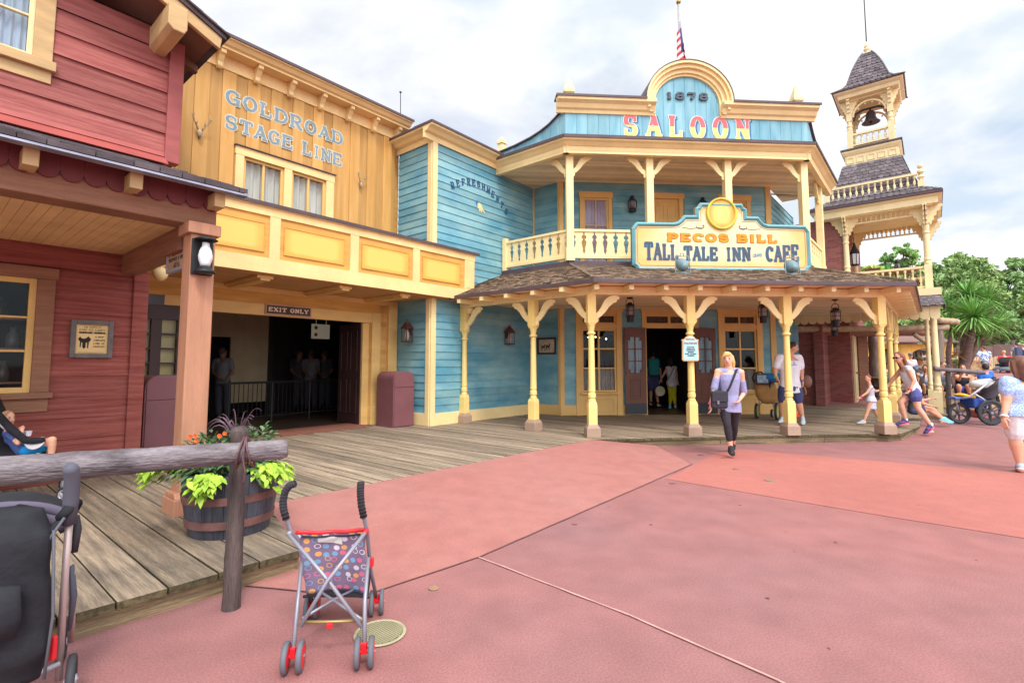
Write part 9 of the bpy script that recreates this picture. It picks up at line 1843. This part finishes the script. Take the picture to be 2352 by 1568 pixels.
def standing(label, c, y0, hx, hy, top_m, bot_m, ln, face, hair, S=1., skin=SK, wide=1., **k):
    u_ = (QC[c][2]*FPX/.6125/y0)*S; x, y = hx, hy; z = lambda q_: y+q_*u_
    return person(label, c, y0, dict(head=(x, y), shl=(x-.2*u_*wide, z(.23)), shr=(x+.2*u_*wide, z(.23)), ell=(x-.27*u_*wide, z(.5)), wrl=(x-.25*u_*wide, z(.74), -.05), elr=(x+.27*u_*wide, z(.5)), wrr=(x+.25*u_*wide, z(.74), -.05), hipl=(x-.09*u_, z(.72)), hipr=(x+.09*u_, z(.72)), knl=(x-.1*u_, z(1.12), .05), anl=(x-.11*u_, z(1.5)), tol=(x-.12*u_, z(1.54), .12*face[1]), knr=(x+.1*u_, z(1.12)), anr=(x+.11*u_, z(1.5)), tor=(x+.12*u_, z(1.54), .12*face[1])), face=face, hair=(hair, k.pop('hs', 'short')), top=(top_m, .6, -.1), bottom=(bot_m, ln, .02), shoes=(SHOEB, SOLEW), vox=.024, skin=skin, S=S, wide=wide, **k)
standing('man in a blue and white floral shirt walking away beyond the stone wall', '9', 26, 1215, 258, FLOR, NAVYC, .9, (0, 1), 'brown', wide=1.3)
standing('man with a grey backpack walking away along the far path', '9', 33, 1685, 205, GREYC, DKC, .9, (0, 1), 'dark', wide=1.15)
standing('person in a black shirt on the far path beside the man with a backpack', '9', 33.5, 1785, 220, BLKC, DKC, .9, (0, 1), 'light')
c = P3(*qd('9', 1700, 305), 32.6); b = MB(); b.box(local(c), -.2, .2, -.2, 0, -.3, .3); tag(b.build('backpack', cl('slate_pack', (74, 80, 110)), bevel=.07, org=c), 'slate blue backpack on the man on the far path', 'backpack')
standing('woman with long dark hair and a grey top beside the patio table', '8', 19.2, 452, 832, GREYC, DKC, 1.9, (-1, .1), 'dark', hs='long', S=.95, fem=True)
standing('man in a grey T-shirt standing behind the woman with long dark hair', '8', 20.0, 500, 775, GREYC, KHK, .9, (-.6, .6), 'brown')
seated('dark-haired visitor in a checked shirt sitting at the picnic table', '8', 20.2, 730, 845, 0, 0, 0, (-.4, -1), ((700, 960), (760, 960)), ((700, 1040), (760, 1040)), ((690, 900), (700, 920), (770, 900), (750, 925)), skin=SK2, hair=('dark', 'short'), top=(STRP, .7, -.05), bottom=(cl('jeans', (96, 116, 170)), 1.9, .01), shoes=(SHOEB, SOLEW))
# scooter rider
sc = thing('mobility_scooter', P3(*qd('9', 1500, 600), 31), 'grey mobility scooter with a black seat driving away', 'scooter'); V = lambda x, y, dy=0: P3(*qd('9', x, y), 31+dy)
b = MB(); b.loft([(V(1535, 385), Vector((.3, 0, 0)), Vector((0, .06, 0))), (V(1535, 400), Vector((.4, 0, 0)), Vector((0, .1, 0))), (V(1532, 450), Vector((.46, 0, 0)), Vector((0, .1, 0))), (V(1528, 480), Vector((.38, 0, 0)), Vector((0, .08, 0)))], 14); b.build('seat_back', SHOEB, sc, smooth=True)
b = MB(); b.box(local(V(1525, 500, .3)), -.36, .36, -.3, .3, -.08, .06); b.build('seat', SHOEB, sc, bevel=.05)
b = MB(); b.loft([(V(1500, 590, .2), Vector((.42, 0, 0)), Vector((0, .5, 0))), (V(1500, 560, .2), Vector((.44, 0, 0)), Vector((0, .55, 0))), (V(1505, 530, .2), Vector((.3, 0, 0)), Vector((0, .4, 0)))], 14); b.build('chassis', M('scooter_grey', lin(104, 112, 124), .5, .15), sc, smooth=True)
for x in (1430, 1570): 
    for dy in (0, .9): wheel(sc, V(x, 588, dy), (1, 0, 0), .14, .1, RUB, ALU, 0)
tb('seat_post', [V(1505, 555, .3), V(1515, 505, .3)], .06, SHOEB, sc); tb('tiller', [V(1500, 560, 1.1), V(1500, 470, .8)], .04, SHOEB, sc)
person('rider in a red shirt sitting on the mobility scooter', '9', 31.2, dict(head=(1503, 318), shl=(1448, 388), shr=(1585, 388), ell=(1430, 450), wrl=(1450, 470, .35), elr=(1605, 450), wrr=(1585, 470, .35), hipl=(1480, 490), hipr=(1560, 490), knl=(1470, 510, .5), anl=(1470, 575, .55), tol=(1470, 580, .7), knr=(1560, 510, .5), anr=(1560, 575, .55), tor=(1560, 580, .7)), face=(0, 1), skin=SK, hair=('blond', 'short'), top=(REDC, .7, -.05), bottom=(DKC, 1.9, .01), shoes=(SHOEB, SHOEB), vox=.024, wide=1.35)
# toddler in the stroller
t, P_, F_ = person('toddler in blue shorts leaning back in the black stroller behind the rail', 'T', 4.95,
  dict(head=(98, 215), shl=(85, 390, .12), shr=(135, 405, -.1), elr=(215, 500, -.14), wrr=(262, 345, -.12), har=(235, 285, -.06), ell=(190, 470, .14), wrl=(300, 420, .1), hal=(335, 400, .08), hipl=(300, 580, .08), hipr=(320, 600, -.06), knr=(615, 465, -.08), anr=(600, 690, -.06), tor=(680, 720, -.06), knl=(590, 480, .1), anl=(580, 690, .1), tol=(650, 720, .1)),
  face=(.9, -.25), S=.60, skin=SK, hair=('light', 'short'), top=(cl('orange_blue_tee', (70, 90, 150)), .5, -.1), bottom=(cl('bright_blue_shorts', (20, 130, 200)), .55, .025), shoes=(SHOEW, SOLEW), vox=.012)
b = MB(); c = P3(*qd('T', 330, 388), 4.9); b.lathe(at(FW, c.x, c.y), [(.022, c.z-.025), (.03, c.z+.022), (.028, c.z+.022)], 14); tag(b.build('paper_cup', WHITE, org=c), 'small white cup in the hands of the toddler', 'cup')
b = MB(); cc = [P3(*qd('T', x, y), 4.82+dy) for x, y, dy in ((270, 480, -.02), (330, 450, .12), (420, 460, .1), (500, 420, .1), (540, 440, .02), (500, 530, -.05), (400, 580, -.08), (320, 570, -.08))]; b.add(cc, [(0, 1, 2, 7), (2, 3, 4, 5), (2, 5, 6, 7)]); o = b.build('cloth', cl('pale_cloth', (206, 200, 206)), org=cc[0]); md_ = o.modifiers.new('s', 'SUBSURF'); md_.levels = md_.render_levels = 2; md_ = o.modifiers.new('t', 'SOLIDIFY'); md_.thickness = .006; tag(o, 'pale grey cloth lying on the lap of the toddler', 'cloth')

# a few more of the patio crowd
seated('visitor in a red top sitting in the shade just behind the yucca trunks', '9', 19.5, 770, 510, 0, 0, 0, (-.3, -1), ((740, 700), (800, 700)), ((740, 800), (800, 800)), ((720, 600), (760, 620), (830, 600), (790, 620)), skin=SK2, hair=('dark', 'short'), top=(REDC, .7, -.05), bottom=(DKC, .9, .02), shoes=(SHOEB, SOLEW))
seated('visitor in a pale shirt bent over a meal at the far picnic table', '8', 21.5, 665, 850, 0, 0, .2, (.4, -1), ((650, 960), (700, 960)), ((650, 1030), (700, 1030)), ((640, 900), (670, 930), (715, 900), (690, 930)), skin=SK, hair=('grey', 'short'), top=(PALEB, .7, -.05), bottom=(KHK, 1.9, .01), shoes=(SHOEB, SOLEW))
standing('man in a cap and a white shirt standing by the adobe arch', '8', 22.5, 985, 735, WHITE, KHK, .9, (-.5, -1), 'grey', hat=GREYC)
